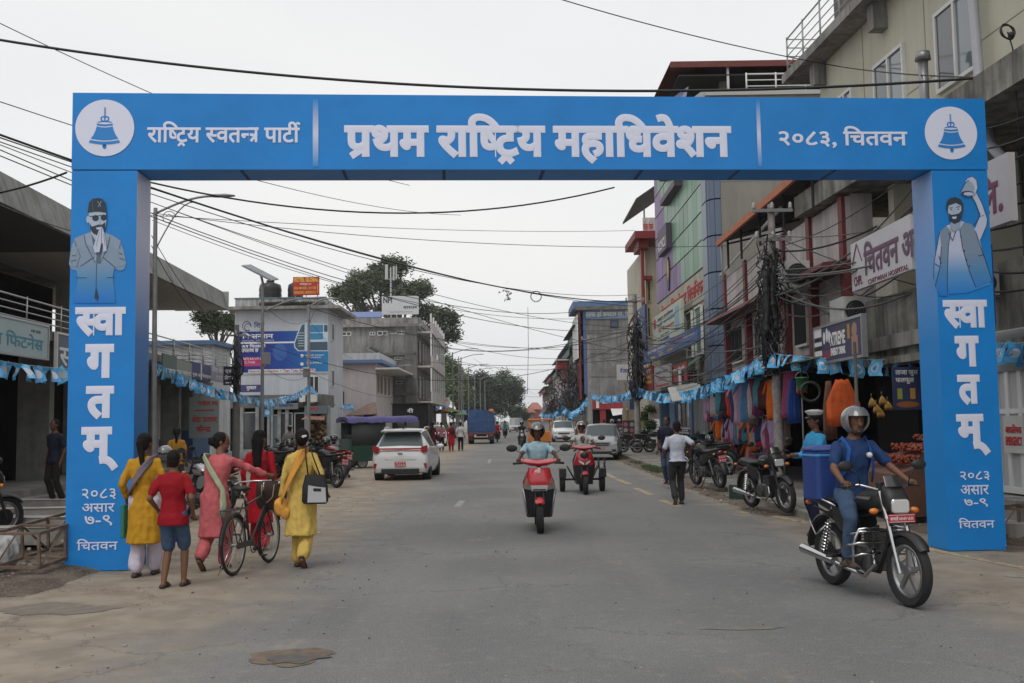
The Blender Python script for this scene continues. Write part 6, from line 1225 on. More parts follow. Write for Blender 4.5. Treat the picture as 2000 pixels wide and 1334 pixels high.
def motorcycle(label,loc,rz,body=PLB,accent=CHR,guard=False,ptxt=("बा ९० प","१३१३"),cowl=True,lean=0,group=None,steer=0,rack=False,ind=True,plates='fb',kick=False):
 e=thing('motorcycle',label,'motorcycle',loc,rz,group)
 if lean:e.rotation_euler=(0,radians(lean),rz)
 wheel(e,(0,.66,.305),.305,.085,name='front_wheel',disc=not guard);wheel(e,(0,-.62,.305),.305,.1,name='rear_wheel')
 m=mk(CHR if guard else DKM,True)
 for s in(-1,1):m.cyl((s*.085,.665,.29),(s*.085,.50,.74),.021,.019,n=10);m.cyl((s*.085,.5,.74),(s*.085,.40,.98),.026,n=10)
 m.obj('fork',e,sharp=40);fender(e,(.66,.305),.335,.12,38,150,body,'front_fender')
 m=mk(DKM,True);m.box((0,.43,.82),(.22,.06,.03));m.cyl((0,.46,.7),(0,.36,.98),.03,n=10)
 m.tube([(0,.40,.74),(0,.1,.76),(0,-.2,.7),(0,-.62,.72)],.022,n=8);m.tube([(0,.4,.72),(0,.33,.45),(0,.2,.24),(0,-.15,.24)],.022,n=8);m.tube([(0,-.12,.7),(0,-.15,.25)],.025,n=8)
 for s in(-1,1):m.tube([(s*.07,-.14,.32),(s*.09,-.4,.32),(s*.08,-.62,.305)],.017,n=6);m.tube([(s*.1,-.2,.68),(s*.12,-.5,.72),(s*.1,-.78,.76)],.013,n=6)
 m.obj('frame',e,sharp=40)
 m=mk(CHR,True)
 for s in(-1,1):
  m.cyl((s*.12,-.58,.33),(s*.12,-.47,.66),.012,n=8)
  for i in range(9):t=i/8;m.torus((s*.12,-.575+.1*t,.36+.26*t),.028,.006,R=Matrix.Rotation(radians(-18),3,'X'),n=12,k=4)
 m.obj('shock_absorber',e,sharp=40)
 m=mk(ENG);m.rbox((0,.04,.36),(.24,.34,.24),.05);m.rbox((0,.17,.53),(.17,.17,.16),.02)
 for i in range(7):m.box((0,.17,.46+.026*i),(.20,.20,.007))
 m.smooth=True;m.cyl((-.16,.02,.36),(.16,.02,.36),.105,n=20);m.obj('engine',e,sharp=35)
 m=mk(body,True);rs=[]
 for y,zc,hw,hh in((.42,.90,.05,.05),(.38,.895,.10,.085),(.26,.895,.135,.11),(.1,.885,.13,.10),(-.04,.86,.10,.075),(-.1,.84,.07,.05)):rs.append([(hw*(abs(cos(a))**.8)*(1 if cos(a)>0 else-1),y,zc+hh*(abs(sin(a))**.8)*(1 if sin(a)>0 else-1))for a in[2*pi*i/18 for i in range(18)]])
 m.loft(rs);tk=m.obj('fuel_tank',e,sharp=60);m=mk(CHR,True);m.cyl((0,.22,.995),(0,.22,1.01),.035,n=16);m.obj('fuel_cap',tk)
 for s in(-1,1):
  m=mk(accent);m.add([(s*.137,.33,.93),(s*.139,.1,.92),(s*.125,-.02,.885),(s*.137,.1,.9),(s*.137,.3,.90)],[(0,1,2,3,4)]);m.obj('stripe',tk)
 m=mk(SEAT,True);rs=[]
 for y,z,hw,hh in((.0,.84,.07,.03),(-.08,.845,.11,.04),(-.3,.835,.125,.045),(-.5,.855,.12,.045),(-.72,.88,.10,.035),(-.78,.885,.06,.02)):rs.append([(hw*cos(a),y,z+hh*sin(a))for a in[2*pi*i/14 for i in range(14)]])
 m.loft(rs);m.obj('seat',e,sharp=60)
 for s in(-1,1):
  m=mk(body,True);m.loft([[(s*.11,-.02,.76),(s*.13,-.02,.66),(s*.11,-.02,.56)],[(s*.13,-.2,.78),(s*.15,-.2,.66),(s*.12,-.2,.55)],[(s*.11,-.42,.80),(s*.12,-.4,.72),(s*.11,-.36,.62)]],cap=False,closed=False);m.loft([[(s*.10,-.42,.82),(s*.125,-.42,.76),(s*.09,-.42,.72)],[(s*.06,-.86,.87),(s*.07,-.86,.83),(s*.05,-.86,.80)]],cap=False,closed=False);m.obj('side_panel',e)
 fender(e,(-.62,.305),.40,.16,60,175,PLB,'rear_fender')
 m=mk(RDL,True);m.ell((0,-.87,.83),(.06,.035,.035),n=12,k=7);m.obj('tail_light',e)
 m=mk(CHR,True);m.tube([(.07,.22,.46),(.10,.30,.33),(.12,.15,.2),(.13,-.2,.24),(.15,-.45,.28)],.02,n=8);m.cyl((.15,-.35,.27),(.17,-.92,.33),.034,.046,n=14);m.obj('exhaust',e,sharp=40)
 m=mk(PLB);m.rbox((-.11,-.35,.34),(.02,.56,.09),.03,axis=0);m.obj('chain_guard',e)
 fr_=None
 for s in(-1,1):
  for k in(0,1):m=mk(DKM,True);m.cyl((s*.1,-.02 if k==0 else-.3,.27+.06*k),(s*.25,-.02 if k==0 else-.3,.27+.06*k),.014,n=6);m.obj('footrest',e)
 if kick:m=mk(DKM,True);m.cyl((-.08,-.1,.26),(-.22,-.02,.0),.012,n=6);m.obj('side_stand',e)
 m=mk(CHR if guard else DKM,True);m.tube([(-.36,.26,1.02),(-.24,.32,1.04),(-.12,.4,1.0),(.12,.4,1.0),(.24,.32,1.04),(.36,.26,1.02)],.011,n=8);hb=m.obj('handlebar',e)
 m=mk(PLB,True);[m.cyl((s*.27,.305,1.035),(s*.38,.25,1.018),.018,n=10)for s in(-1,1)];m.obj('grip',hb);m=mk(DKM,True);[m.tube([(s*.26,.34,1.035),(s*.32,.36,1.02),(s*.39,.31,1.0)],.006,n=5)for s in(-1,1)];m.obj('lever',hb)
 m=mk(PLB);m.rbox((0,.39,1.03),(.22,.07,.07),.02);m.obj('meter',hb)
 for s in(-1,1):mirror(e,s,(s*.24,.33,1.04),(s*.34,.32,1.2))
 if cowl:
  m=mk(body,True);rs=[]
  for y,z,hw,hh in((.40,.96,.09,.10),(.47,.93,.115,.125),(.54,.88,.11,.105),(.575,.86,.09,.075)):rs.append([(hw*(abs(cos(a))**.6)*(1 if cos(a)>0 else-1),y,z+hh*(abs(sin(a))**.7)*(1 if sin(a)>0 else-1))for a in[2*pi*i/18 for i in range(18)]])
  m.loft(rs);cw=m.obj('headlight_cowl',e,sharp=60);m=mk(HLG);m.rbox((0,.578,.86),(.165,.02,.115),.03,axis=1);m.obj('headlight',cw,sharp=30);m=mk(CHR);m.rbox((0,.574,.86),(.18,.015,.13),.035,axis=1);m.obj('headlight_rim',cw)
  m=mk(M('visor_smoke',(.03,.03,.03),.2,coat=.5),True);m.loft([[(-.09,.5,1.03),(0,.54,1.03),(.09,.5,1.03)],[(-.08,.45,1.12),(0,.48,1.13),(.08,.45,1.12)]],cap=False,closed=False);m.obj('visor',cw)
 if ind:
  for s in(-1,1):
   m=mk(DKM,True);m.cyl((s*.09,.46,.82),(s*.17,.47,.815),.009,n=6);a=m.obj('indicator_stem',e);m=mk(ORL,True);m.ell((s*.2,.475,.815),(.045,.028,.028),n=12,k=7);m.obj('indicator',a)
   m=mk(ORL,True);m.ell((s*.14,-.82,.80),(.035,.025,.022),n=10,k=6);m.obj('indicator',e)
 if guard:
  m=mk(CHR,True)
  for s in(-1,1):
   for k,(z,w)in enumerate(((.62,.27),(.52,.30),(.42,.27))):m.tube([(s*.05,.30,z),(s*w*.9,.31,z),(s*w,.27,z-.02),(s*w*.98,.12,z-.04)],.012,n=8)
   m.tube([(s*.05,.3,.66),(s*.25,.30,.64),(s*.29,.26,.5),(s*.27,.22,.34),(s*.12,.18,.24)],.013,n=8)
  m.obj('crash_guard',e)
 if rack:
  m=mk(CHR,True)
  for s in(-1,1):m.tube([(s*.13,-.3,.80),(s*.17,-.55,.86),(s*.16,-.82,.93),(s*.07,-.96,.95)],.011,n=7);m.tube([(s*.16,-.45,.60),(s*.19,-.6,.5),(s*.17,-.75,.62)],.010,n=6)
  m.tube([(-.07,-.96,.95),(.07,-.96,.95)],.011,n=6);m.obj('rear_rack',e)
 if 'f' in plates:plate(e,(0,.585,.755),.26,.075,ptxt[0]+' '+ptxt[1])
 if 'b' in plates:plate(e,(0,-.915,.68),.2,.15,ptxt[0],back=True,two=ptxt[1]);m=mk(PLB);m.rbox((0,-.87,.72),(.16,.05,.2),.02);m.obj('plate_holder',e)
 return e
def scooter(label,loc,rz,col,trim=None,group=None,wide=1.0,ptxt=None,kind='a',face='a',lean=0):
 """forward +Y"""
 e=thing('scooter',label,'scooter',loc,rz,group);trim=trim or PLB
 if lean:e.rotation_euler=(0,radians(lean),rz)
 wheel(e,(0,.62,.245),.245,.105,name='front_wheel',ns=3);wheel(e,(0,-.60,.245),.245,.11,name='rear_wheel',ns=3)
 m=mk(DKM,True);[m.cyl((s*.075,.625,.24),(s*.06,.52,.62),.02,n=8)for s in(-1,1)];m.obj('fork',e)
 fender(e,(.62,.245),.285,.14,48,128,col,'front_fender')
 def shell(levels,mat,nm,n=9,p=.75):
  m=mk(mat,True);rs=[]
  for z,hw,yf,yb in levels:
   f=[(hw*cos(a)**1 if False else hw*(abs(cos(a))**p)*(1 if cos(a)>0 else-1),yb+(yf-yb)*sin(a)**.8,z)for a in[pi*i/n for i in range(n+1)]];rs.append(f+[(-hw*.8,yb-.02,z),(hw*.8,yb-.02,z)])
  m.loft(rs);return m.obj(nm,e,sharp=50)
 shell([(.22,.17,.40,.30),(.34,.21,.44,.32),(.5,.235,.47,.34),(.66,.25,.50,.36)],trim,'lower_apron')
 shell([(.655,.255,.51,.36),(.74,.235,.54,.37),(.86,.195,.52,.36),(.97,.165,.46,.34)],col,'front_apron')
 for s in(-1,1):
  m=mk(M('silver_paint',(.42,.42,.43),.3,.6),True);m.hexa([(s*.205,.33,.26),(s*.19,.39,.26),(s*.17,.38,.26),(s*.185,.32,.26),(s*.268,.38,.64),(s*.25,.45,.66),(s*.23,.43,.66),(s*.24,.36,.64)])if face=='a' else None
  if face=='a':m.obj('side_trim',e)
 if face=='a':
  m=mk(HLG);m.hexa([(-.115,.535,.625),(.115,.535,.625),(.115,.48,.625),(-.115,.48,.625),(-.135,.548,.71),(.135,.548,.71),(.135,.49,.71),(-.135,.49,.71)]);h=m.obj('headlight',e);m=mk(PLB);m.bb(-.10,.10,.54,.552,.635,.655);m.obj('headlight_trim',h)
  for s in(-1,1):m=mk(M('silver_paint'));m.hexa([(s*.125,.53,.64),(s*.25,.44,.66),(s*.25,.42,.66),(s*.125,.5,.64),(s*.135,.54,.70),(s*.19,.52,.83),(s*.19,.48,.83),(s*.135,.5,.70)]);m.obj('cheek_trim',e);m=mk(ORL);m.hexa([(s*.16,.545,.70),(s*.21,.51,.72),(s*.21,.49,.72),(s*.16,.52,.70),(s*.17,.55,.72),(s*.195,.53,.77),(s*.195,.5,.77),(s*.17,.52,.72)]);m.obj('indicator',e)
  m=mk(WHT);m.rbox((0,.50,.935),(.045,.02,.085),.01,axis=1);m.obj('badge',e)
 else:
  m=mk(BLK,True);m.ell((0,.50,.88),(.10,.06,.09),n=14,k=8);m.obj('vizor_panel',e);m=mk(HLG)
  for s in(-1,1):m.hexa([(s*.02,.575,.66),(s*.12,.53,.72),(s*.12,.5,.72),(s*.02,.52,.66),(s*.02,.57,.71),(s*.13,.53,.77),(s*.13,.5,.77),(s*.02,.52,.71)])
  m.obj('headlight',e)
 m=mk(PLB);m.rbox((0,.1,.25),(.40,.56,.07),.05);m.obj('floorboard',e);m=mk(trim,True)
 m.loft([[(hw*(abs(cos(a))**.7)*(1 if cos(a)>0 else-1),y,zc+hh*(abs(sin(a))**.7)*(1 if sin(a)>0 else-1))for a in[2*pi*i/16 for i in range(16)]]for y,zc,hw,hh in((-.08,.48,.15,.2),(-.2,.52,.2,.2),(-.5,.60,.2,.17),(-.8,.72,.13,.1),(-.88,.75,.06,.05))]);m.obj('rear_body',e,sharp=60)
 m=mk(SEAT,True);m.loft([[(hw*cos(a),y,z+hh*sin(a))for a in[2*pi*i/14 for i in range(14)]]for y,z,hw,hh in((-.02,.735,.07,.03),(-.12,.745,.14,.05),(-.45,.765,.15,.055),(-.8,.815,.11,.04),(-.86,.82,.05,.02))]);m.obj('seat',e)
 m=mk(RDL,True);m.ell((0,-.88,.70),(.09,.04,.05),n=12,k=6);m.obj('tail_light',e)
 m=mk(DKM,True);m.cyl((.14,-.3,.26),(.17,-.85,.33),.05,n=10);m.obj('exhaust',e)
 m=mk(DKM,True);m.tube([(0,.42,.95),(0,.38,1.02)],.03,n=8);m.tube([(-.36,.26,1.03),(-.2,.33,1.04),(.2,.33,1.04),(.36,.26,1.03)],.013,n=8);hb=m.obj('handlebar',e)
 m=mk(col,True);m.loft([[(x,.35+yy,1.05+zz)for yy,zz in((.0,-.05),(.09,-.03),(.12,.0),(.05,.06),(-.04,.06),(-.06,.0))]for x in(-.24,-.12,0,.12,.24)]if False else[[(x,.33+yy*q,1.05+zz*q+dz)for yy,zz in((.0,-.05),(.10,-.04),(.13,.0),(.05,.055),(-.04,.05),(-.07,.0))]for x,q,dz in((-.27,.55,.02),(-.15,.95,.0),(0,1.1,-.015),(.15,.95,.0),(.27,.55,.02))]);m.obj('handlebar_cover',hb,sharp=50)
 m=mk(PLB,True);[m.cyl((s*.27,.30,1.04),(s*.39,.24,1.03),.018,n=10)for s in(-1,1)];m.obj('grip',hb)
 for s in(-1,1):mirror(e,s,(s*.23,.33,1.09),(s*.38,.34,1.26),.07)
 if ptxt:plate(e,(0,.47,.42),.2,.07,ptxt)
 return e
def lpx(px,D,py=820):return P(px,py,D).x
mc=motorcycle('black commuter motorcycle with chrome crash guard ridden past the right pillar',(3.35,9.88,0),pi+radians(12),guard=True,rack=True,ptxt=("बागमती","०४०४२ ५३१३"),plates='f');mc.scale=(1.02,1.02,1.02)
motorcycle('black motorcycle parked sideways by the kerb next to the police officer',(4.5,18.3,.05),pi+radians(14),ptxt=("बा","८०३१"),lean=5,kick=True,plates='')
motorcycle('black motorcycle with a red rear plate parked on the pavement edge',(lpx(1386,23.6),23.9,.1),radians(14),ptxt=("बा २१ प","४६०"),lean=-7,kick=True,plates='b')
for k,(x,D,a,ln)in enumerate(((1352,30.5,35,8),(1372,29,60,6),(1268,47.5,-82,6),(1240,48.5,-84,6),(1212,52,-20,5),(1206,57,5,4))):
 motorcycle(['black motorcycle parked nearest the grey shutter','black motorcycle with a raised mirror parked before the notice panel','sporty black motorcycle parked side on near the kiosk','second side on motorcycle parked behind the sporty one','dark motorcycle parked by the plate picture board','dark motorcycle farthest along the pavement'][k],(lpx(x,D),D,.1),radians(a),lean=ln,kick=True,plates='b' if k<2 else '',ptxt=("बा","५२१७"))
left=[(632,27.6,42,7),(618,29.4,47,7),(596,30.4,50,7),(566,31,55,6),(535,31,60,6),(648,31.6,40,6),(388,18.6,38,8),(412,20.5,44,6)]
lbl=['black motorcycle with a red plate nearest the road in the left row','second motorcycle of the left row with a helmet on its mirror','third motorcycle of the left row behind the woman with the black bag','fourth motorcycle of the left row near the glass shop','motorcycle at the far shop end of the left row','motorcycle with a chrome grab rail behind the left row','silver and black motorcycle parked between the boy and the pink kurta woman','motorcycle parked behind the silver and black one']
SILV=M('silver_paint',(.42,.42,.43),.3,.6)
for k,(x,D,a,ln)in enumerate(left):motorcycle(lbl[k],(lpx(x,D),D,0),radians(a),body=SILV if k==6 else(M('red_paint',(.30,.015,.015),.3,coat=.5)if k==5 else PLB),lean=ln,kick=True,plates='b' if k in(0,1,5)else '',ptxt=("ना १२","७१५१"),group=None)
motorcycle('black motorcycle cut off by the left picture edge',(lpx(-112,14.2),14.6,.1),radians(-35),lean=8,kick=True,plates='')
REDP=M('scooter_red',(.52,.022,.03),.22,coat=.8)
scooter('red and black scooter ridden toward the camera in the middle of the road',(lpx(1052,15.4),16.2,0),pi,REDP)
s3=scooter('red scooter with two extra side wheels carrying a rider and a child',(lpx(1142,23.2),24.0,0),pi,M('scooter_crimson',(.33,.012,.02),.25,coat=.7),face='b',ptxt="१२४")
m=mk(DKM,True);m.tube([(-.47,-.5,.28),(.47,-.5,.28)],.022,n=8);m.tube([(-.47,-.3,.30),(.47,-.3,.30)],.018,n=8);[m.tube([(s*.2,-.5,.3),(s*.36,-.45,.6),(s*.36,-.1,.6),(s*.2,-.1,.3)],.014,n=6)for s in(-1,1)];m.obj('outrigger_frame',s3)
for s in(-1,1):
 wheel(s3,(s*.47,-.5,.24),.24,.12,name='side_wheel',ns=4);m=mk(PLB);m.rbox((s*.47,-.5,.535),(.17,.5,.03),.03);m.rbox((s*.47,-.24,.44),(.17,.03,.2),.02);m.obj('side_fender',s3)
m=mk(DKM,True);m.tube([(-.40,-.35,.55),(-.40,-.35,.78),(-.54,-.35,.78),(-.54,-.35,.55)],.012,n=6);m.tube([(-.40,-.65,.55),(-.40,-.65,.78),(-.54,-.65,.78),(-.54,-.65,.55)],.012,n=6);m.obj('handrail',s3)
# ---------------------------------------------------------------- cars
def car(name,label,cat,loc,rz,L,Wd,H,paint,prof,rear=None,glass=None,r=.31,wb=(.27,.78),group=None,clad=False):
 """prof: stations from tail to nose (y fraction, sill, belt, roof, half width belt, half width roof)"""
 e=thing(name,label,cat,loc,rz,group);gm=glass or M('car_glass',(.07,.09,.092),.15,spec=.5);body=mk(paint,True);gl=mk(gm,True);secs=[]
 for(f,sill,belt,roof,wbx,wr)in prof:
  y=(f-.5)*L;hb=wbx*Wd/2;hr=wr*Wd/2;zs,zb_,zr=sill*H,belt*H,roof*H
  secs.append([Vector(q)for q in((0,y,zs),(hb*.90,y,zs),(hb*.985,y,zs+(zb_-zs)*.25),(hb,y,zs+(zb_-zs)*.6),(hb*.955,y,zb_),(hr*1.0,y,zr-(zr-zb_)*.12),(hr*.88,y,zr-(zr-zb_)*.02),(0,y,zr+.012*H))])
 def quad(mb,a,b,c,d):
  mb.add([a,b,c,d],[(0,1,2,3)]);mb.add([Vector((-q.x,q.y,q.z))for q in(a,b,c,d)],[(3,2,1,0)])
 n=len(secs)
 for i in range(n-1):
  A,B=secs[i],secs[i+1];gh=min(A[7].z-A[4].z,B[7].z-B[4].z);gA=A[7].z-A[4].z;gB=B[7].z-B[4].z;big=.22*H
  for j in range(7):
   gq=False
   if j==4 and gA>big and gB>big:gq=True
   if j in(5,6)and(gA>big)!=(gB>big):gq=j==6 or True
   if j==4 and(gA>big)!=(gB>big):gq=False
   quad(gl if gq else body,A[j],B[j],B[j+1],A[j+1])
 for S_,flip in((secs[0],0),(secs[-1],1)):
  for j in range(1,6):quad(body,S_[j],S_[j+1],Vector((0,S_[0].y,S_[j+1].z)),Vector((0,S_[0].y,S_[j].z)))
  quad(body,S_[6],S_[7],Vector((0,S_[0].y,S_[7].z-.001)),Vector((0,S_[0].y,S_[6].z)))
 b=body.obj('body',e,sharp=38);w=gl.obj('window_glass',e,sharp=30)
 bm=bmesh.new();bm.from_mesh(b.data);bmesh.ops.remove_doubles(bm,verts=bm.verts,dist=.002);bmesh.ops.recalc_face_normals(bm,faces=bm.faces);bm.to_mesh(b.data);bm.free()
 for f in b.data.polygons:f.use_smooth=True
 try:b.data.set_sharp_from_angle(angle=radians(34))
 except Exception:pass
 for f in wb:
  for s in(-1,1):
   y=(f-.5)*L;wheel(e,(s*(Wd/2-.11),y,r),r,.2,kind='alloy',ns=5,disc=False)
   m=mk(PLB);m.cyl((s*(Wd/2-.02),y,r+.02),(s*(Wd/2-.24),y,r+.02),r*1.16,n=26);m.obj('wheel_arch',e)
 for s in(-1,1):
  m=mk(paint if not clad else PLB,True);y=prof_mir*L if False else L*.17;m.ell((s*(Wd/2+.09),y,H*.62),(.11,.06,.075),n=12,k=7);m.obj('side_mirror',e)
 return e
WCP=M('car_white',(.66,.67,.68),.28,coat=.6,var=.02)
hy=29.9;L_=3.8
hb=car('hatchback','white hatchback with a red stripe across its tailgate driving away','car',(lpx(784,hy),hy+L_/2+.05,0),radians(-1.5),L_,1.68,1.50,WCP,
 [(0,.22,.44,.47,.88,.74),(.015,.16,.55,.58,.95,.82),(.045,.14,.625,.66,.99,.78),(.15,.13,.65,.94,1,.66),(.24,.13,.645,.98,1,.67),(.45,.13,.63,1.0,1,.69),(.58,.13,.62,.97,1,.68),(.72,.13,.61,.66,1,.78),(.92,.14,.55,.58,.97,.8),(1,.22,.42,.45,.86,.7)],r=.29,wb=(.18,.82))
def tail(e,items,y):
 for nm,mat,pts in items:
  m=mk(mat);F=Frame((0,y,0),(1,0,0),(0,-1,0));m.prism(pts,F,-.05,.012);m.obj(nm,e)
tl=-L_/2
tail(hb,[('tail_light',RDL,[(-.80,1.02),(-.62,.98),(-.60,.88),(-.66,.80),(-.80,.84)]),('tail_light',RDL,[(.80,1.02),(.62,.98),(.60,.88),(.66,.80),(.80,.84)]),('tail_stripe',M('stripe_red',(.45,.03,.03),.4),[(-.62,.945),(.62,.945),(.62,.90),(-.62,.90)]),('reflector',RDL,[(-.77,.50),(-.68,.50),(-.72,.36),(-.78,.36)]),('reflector',RDL,[(.77,.50),(.68,.50),(.72,.36),(.78,.36)])],tl-.005)
m=mk(PLB);m.rbox((0,tl-.01,.27),(1.1,.1,.16),.04);m.obj('bumper_insert',hb);plate(hb,(0,tl-.016,.48),.32,.15,"बा १२ च",back=True,two="५९१३");m=mk(WCP,True);m.rbox((0,tl+.05,.60),(.95,.10,.05),.02);m.obj('tailgate_crease',hb)
m=mk(M('car_white'));m.hexa([(-.60,tl+.28,1.41),(.60,tl+.28,1.41),(.56,tl+.8,1.46),(-.56,tl+.8,1.46),(-.60,tl+.26,1.45),(.60,tl+.26,1.45),(.56,tl+.8,1.5),(-.56,tl+.8,1.5)]);m.obj('spoiler',hb);m=mk(PLB);m.hexa([(-.03,tl+.75,1.5),(.03,tl+.75,1.5),(.02,tl+.95,1.5),(-.02,tl+.95,1.5),(-.005,tl+.74,1.58),(.005,tl+.74,1.58),(.01,tl+.8,1.56),(-.01,tl+.8,1.56)]);m.obj('antenna_fin',hb)
m=mk(CHR,True);[m.tube([(s*.6,-.9,1.47),(s*.6,-.8,1.53),(s*.6,.3,1.54),(s*.6,.4,1.49)],.018,n=6)for s in(-1,1)];m.obj('roof_rail',hb);m=mk(CHR);m.rbox((0,tl-.012,.79),(.14,.02,.05),.02,axis=1);m.obj('badge',hb)
SV=M('car_silver',(.36,.365,.37),.32,.5,coat=.5);sy=42.3;su=car('suv','silver grey hatchback suv parked facing the camera beside the pavement','car',(lpx(1178,sy)+.1,sy+1.9,.0),pi+radians(-8),3.75,1.6,1.5,SV,
 [(0,.22,.50,.53,.93,.80),(.012,.16,.60,.63,.97,.86),(.10,.13,.645,.95,1,.76),(.22,.13,.64,.985,1,.78),(.45,.13,.63,1.0,1,.78),(.58,.13,.62,.96,1,.76),(.73,.13,.61,.66,1,.80),(.94,.14,.56,.60,.97,.82),(1,.2,.48,.50,.90,.74)],r=.3,wb=(.2,.8),clad=True)
def nose(e,L,W,gr,hl,bz=.3):
 F=Frame((0,L/2,0),(-1,0,0),(0,1,0));m=mk(gr);m.prism([(-W*.26,.72),(W*.26,.72),(W*.23,.6),(-W*.23,.6)],F,-.02,.02);g=m.obj('grille',e);m=mk(CHR);F.box(m,-W*.26,W*.26,.655,.67,.02,.026);m.obj('grille_bar',g)
 for s in(-1,1):m=mk(hl);m.prism([(s*W*.28,.73),(s*W*.44,.78),(s*W*.45,.70),(s*W*.30,.62)],F,-.07,.012);m.obj('headlight',e);m=mk(PLB);m.prism([(s*W*.30,.45),(s*W*.42,.46),(s*W*.42,.36),(s*W*.32,.34)],F,-.05,.012);m.obj('fog_light',e)
 m=mk(PLB);m.rbox((0,L/2-.03,bz),(W*.62,.1,.16),.04);m.obj('bumper_grille',e);m=mk(SILV if False else gr);plate(e,(0,L/2+.02,.5),.42,.1,"बा १५ च ३२०७")
nose(su,3.75,1.6,PLB,HLG);m=mk(SILV);m.rbox((0,1.86,.22),(.8,.1,.06),.02);m.obj('skid_plate',su)
wy=78.0;wc=car('white_car','white suv behind the orange three wheeler facing the camera','car',(lpx(1101,wy),wy+2,0),pi,4.2,1.75,1.62,WCP,[(0,.22,.50,.53,.93,.80),(.012,.16,.60,.63,.97,.86),(.10,.13,.645,.95,1,.76),(.22,.13,.64,.985,1,.78),(.45,.13,.63,1.0,1,.78),(.58,.13,.62,.96,1,.76),(.73,.13,.61,.66,1,.80),(.94,.14,.56,.60,.97,.82),(1,.2,.48,.50,.90,.74)],r=.32,wb=(.2,.8));nose(wc,4.2,1.75,PLB,HLG)
py_=70.0;pc=car('white_car','white car parked behind the walking people near the black minibus','car',(lpx(846,py_),py_+1.9,0),radians(4),3.7,1.6,1.45,WCP,[(0,.22,.50,.53,.93,.80),(.012,.16,.60,.63,.97,.86),(.04,.14,.64,.67,1,.80),(.12,.13,.645,.955,1,.74),(.22,.13,.64,.985,1,.74),(.45,.13,.63,1.0,1,.75),(.58,.13,.62,.97,1,.74),(.72,.13,.61,.66,1,.78),(.92,.14,.55,.58,.97,.8),(1,.22,.42,.45,.86,.7)],r=.28,wb=(.18,.82))
for k,(x,D,c)in enumerate(((1082,105,(.10,.14,.13)),(985,190,(.5,.5,.5)),(1098,92,(.06,.07,.07)))):
 o=car('distant_car',['dark green car behind the white suv','pale car far down the road left of the white van','dark car in the queue behind the white suv'][k],'car',(lpx(x,D),D,0),pi,4,1.7,1.5,M('car_far%d'%k,c,.3,coat=.5),[(0,.2,.5,.53,.93,.8),(.1,.13,.64,.95,1,.76),(.5,.13,.63,1,1,.78),(.73,.13,.61,.66,1,.8),(1,.2,.48,.5,.9,.74)])
vy=150;v=car('van','white passenger van with a dark roof sign coming from afar','van',(lpx(1006,vy),vy,0),pi,4.8,1.75,2.1,WCP,[(0,.14,.52,.97,.98,.88),(.05,.12,.5,1,1,.9),(.7,.12,.5,1,1,.9),(.86,.12,.48,.93,1,.86),(.99,.13,.42,.46,.97,.8),(1,.2,.38,.40,.93,.75)],r=.33);m=mk(PLB);m.rbox((0,1,2.2),(1.5,.6,.16),.03);m.obj('roof_sign',v);nose(v,4.8,1.75,PLB,HLG)
ty=75.5;tr=thing('truck','small blue cargo truck with boarded tailgate driving away','truck',(lpx(939,ty),ty,0));BLT=M('truck_blue',(.02,.07,.19),.5,var=.3,scale=2,streak=.3)
for i in range(6):m=mk(BLT);m.rbox((0,0,1.02+.14*i),(1.98,.06,.125),.015,axis=0);m.obj('tailgate_board',tr)
m=mk(BLT);m.bb(-.98,.98,.03,.07,.9,2.0);m.bb(-1.0,-.94,.03,3.8,.9,2.0);m.bb(.94,1.0,.03,3.8,.9,2.0);m.bb(-.86,.86,.1,.16,1.9,2.52);m.bb(-1,1,0,3.8,.82,.92);m.obj('cargo_box',tr)
for x in(-.96,-.02,.96):m=mk(BLT);m.rbox((x,-.04,1.45),(.07,.05,1.1),.01);m.obj('tailgate_post',tr)
m=mk(BLT);m.rbox((0,4.5,1.5),(1.85,1.4,1.7),.15);m.obj('cab',tr);m=mk(M('rust_red',(.12,.035,.03),.7,var=.3));m.bb(-.98,.98,-.02,.1,.72,.82);m.obj('tail_beam',tr)
for s in(-1,1):
 m=mk(RDL);m.bb(s*.62,s*.86,-.05,-.02,.55,.72);m.obj('tail_light',tr);m=mk(PLB);m.bb(s*.5,s*.95,.05,.08,.3,.8);m.obj('mud_flap',tr)
 for y in(.8,4.4):wheel(tr,(s*.78,y,.4),.4,.34 if y<1 else .22,kind='disc',disc=False)
m=mk(DKM);m.bb(-.35,.35,.2,4,.55,.8);m.cyl((-.8,.8,.4),(.8,.8,.4),.08);m.obj('chassis',tr);m=mk(M('orange_cap',(.5,.16,.03),.6),True);m.ell((.78,.1,2.42),(.2,.2,.15),n=14,k=8);tag(m.obj('orange_bundle',None,(tr.location.x,tr.location.y,0)),'round orange bundle on the top right corner of the truck','bundle')
ay=66.0;au=thing('auto_rickshaw','orange three wheeled taxi behind the red scooter rider','three wheeler',(lpx(1054,ay),ay,0),pi);ORP=M('auto_orange',(.50,.15,.015),.4,coat=.4,var=.05)
m=mk(ORP,True);rs=[]
for y,z0_,z1_,hw in((1.25,.35,.95,.5),(1.1,.3,1.0,.68),(.85,.3,1.05,.72),(.2,.3,.95,.75),(-1.1,.3,1.0,.76),(-1.3,.35,.98,.7)):rs.append([(-hw,y,z0_),(hw,y,z0_),(hw,y,z1_*.9),(hw*.92,y,z1_),(-hw*.92,y,z1_),(-hw,y,z1_*.9)])
m.loft(rs);m.obj('body',au,sharp=40);m=mk(ORP);m.rbox((0,-.15,1.72),(1.46,2.3,.12),.15);m.obj('roof',au)
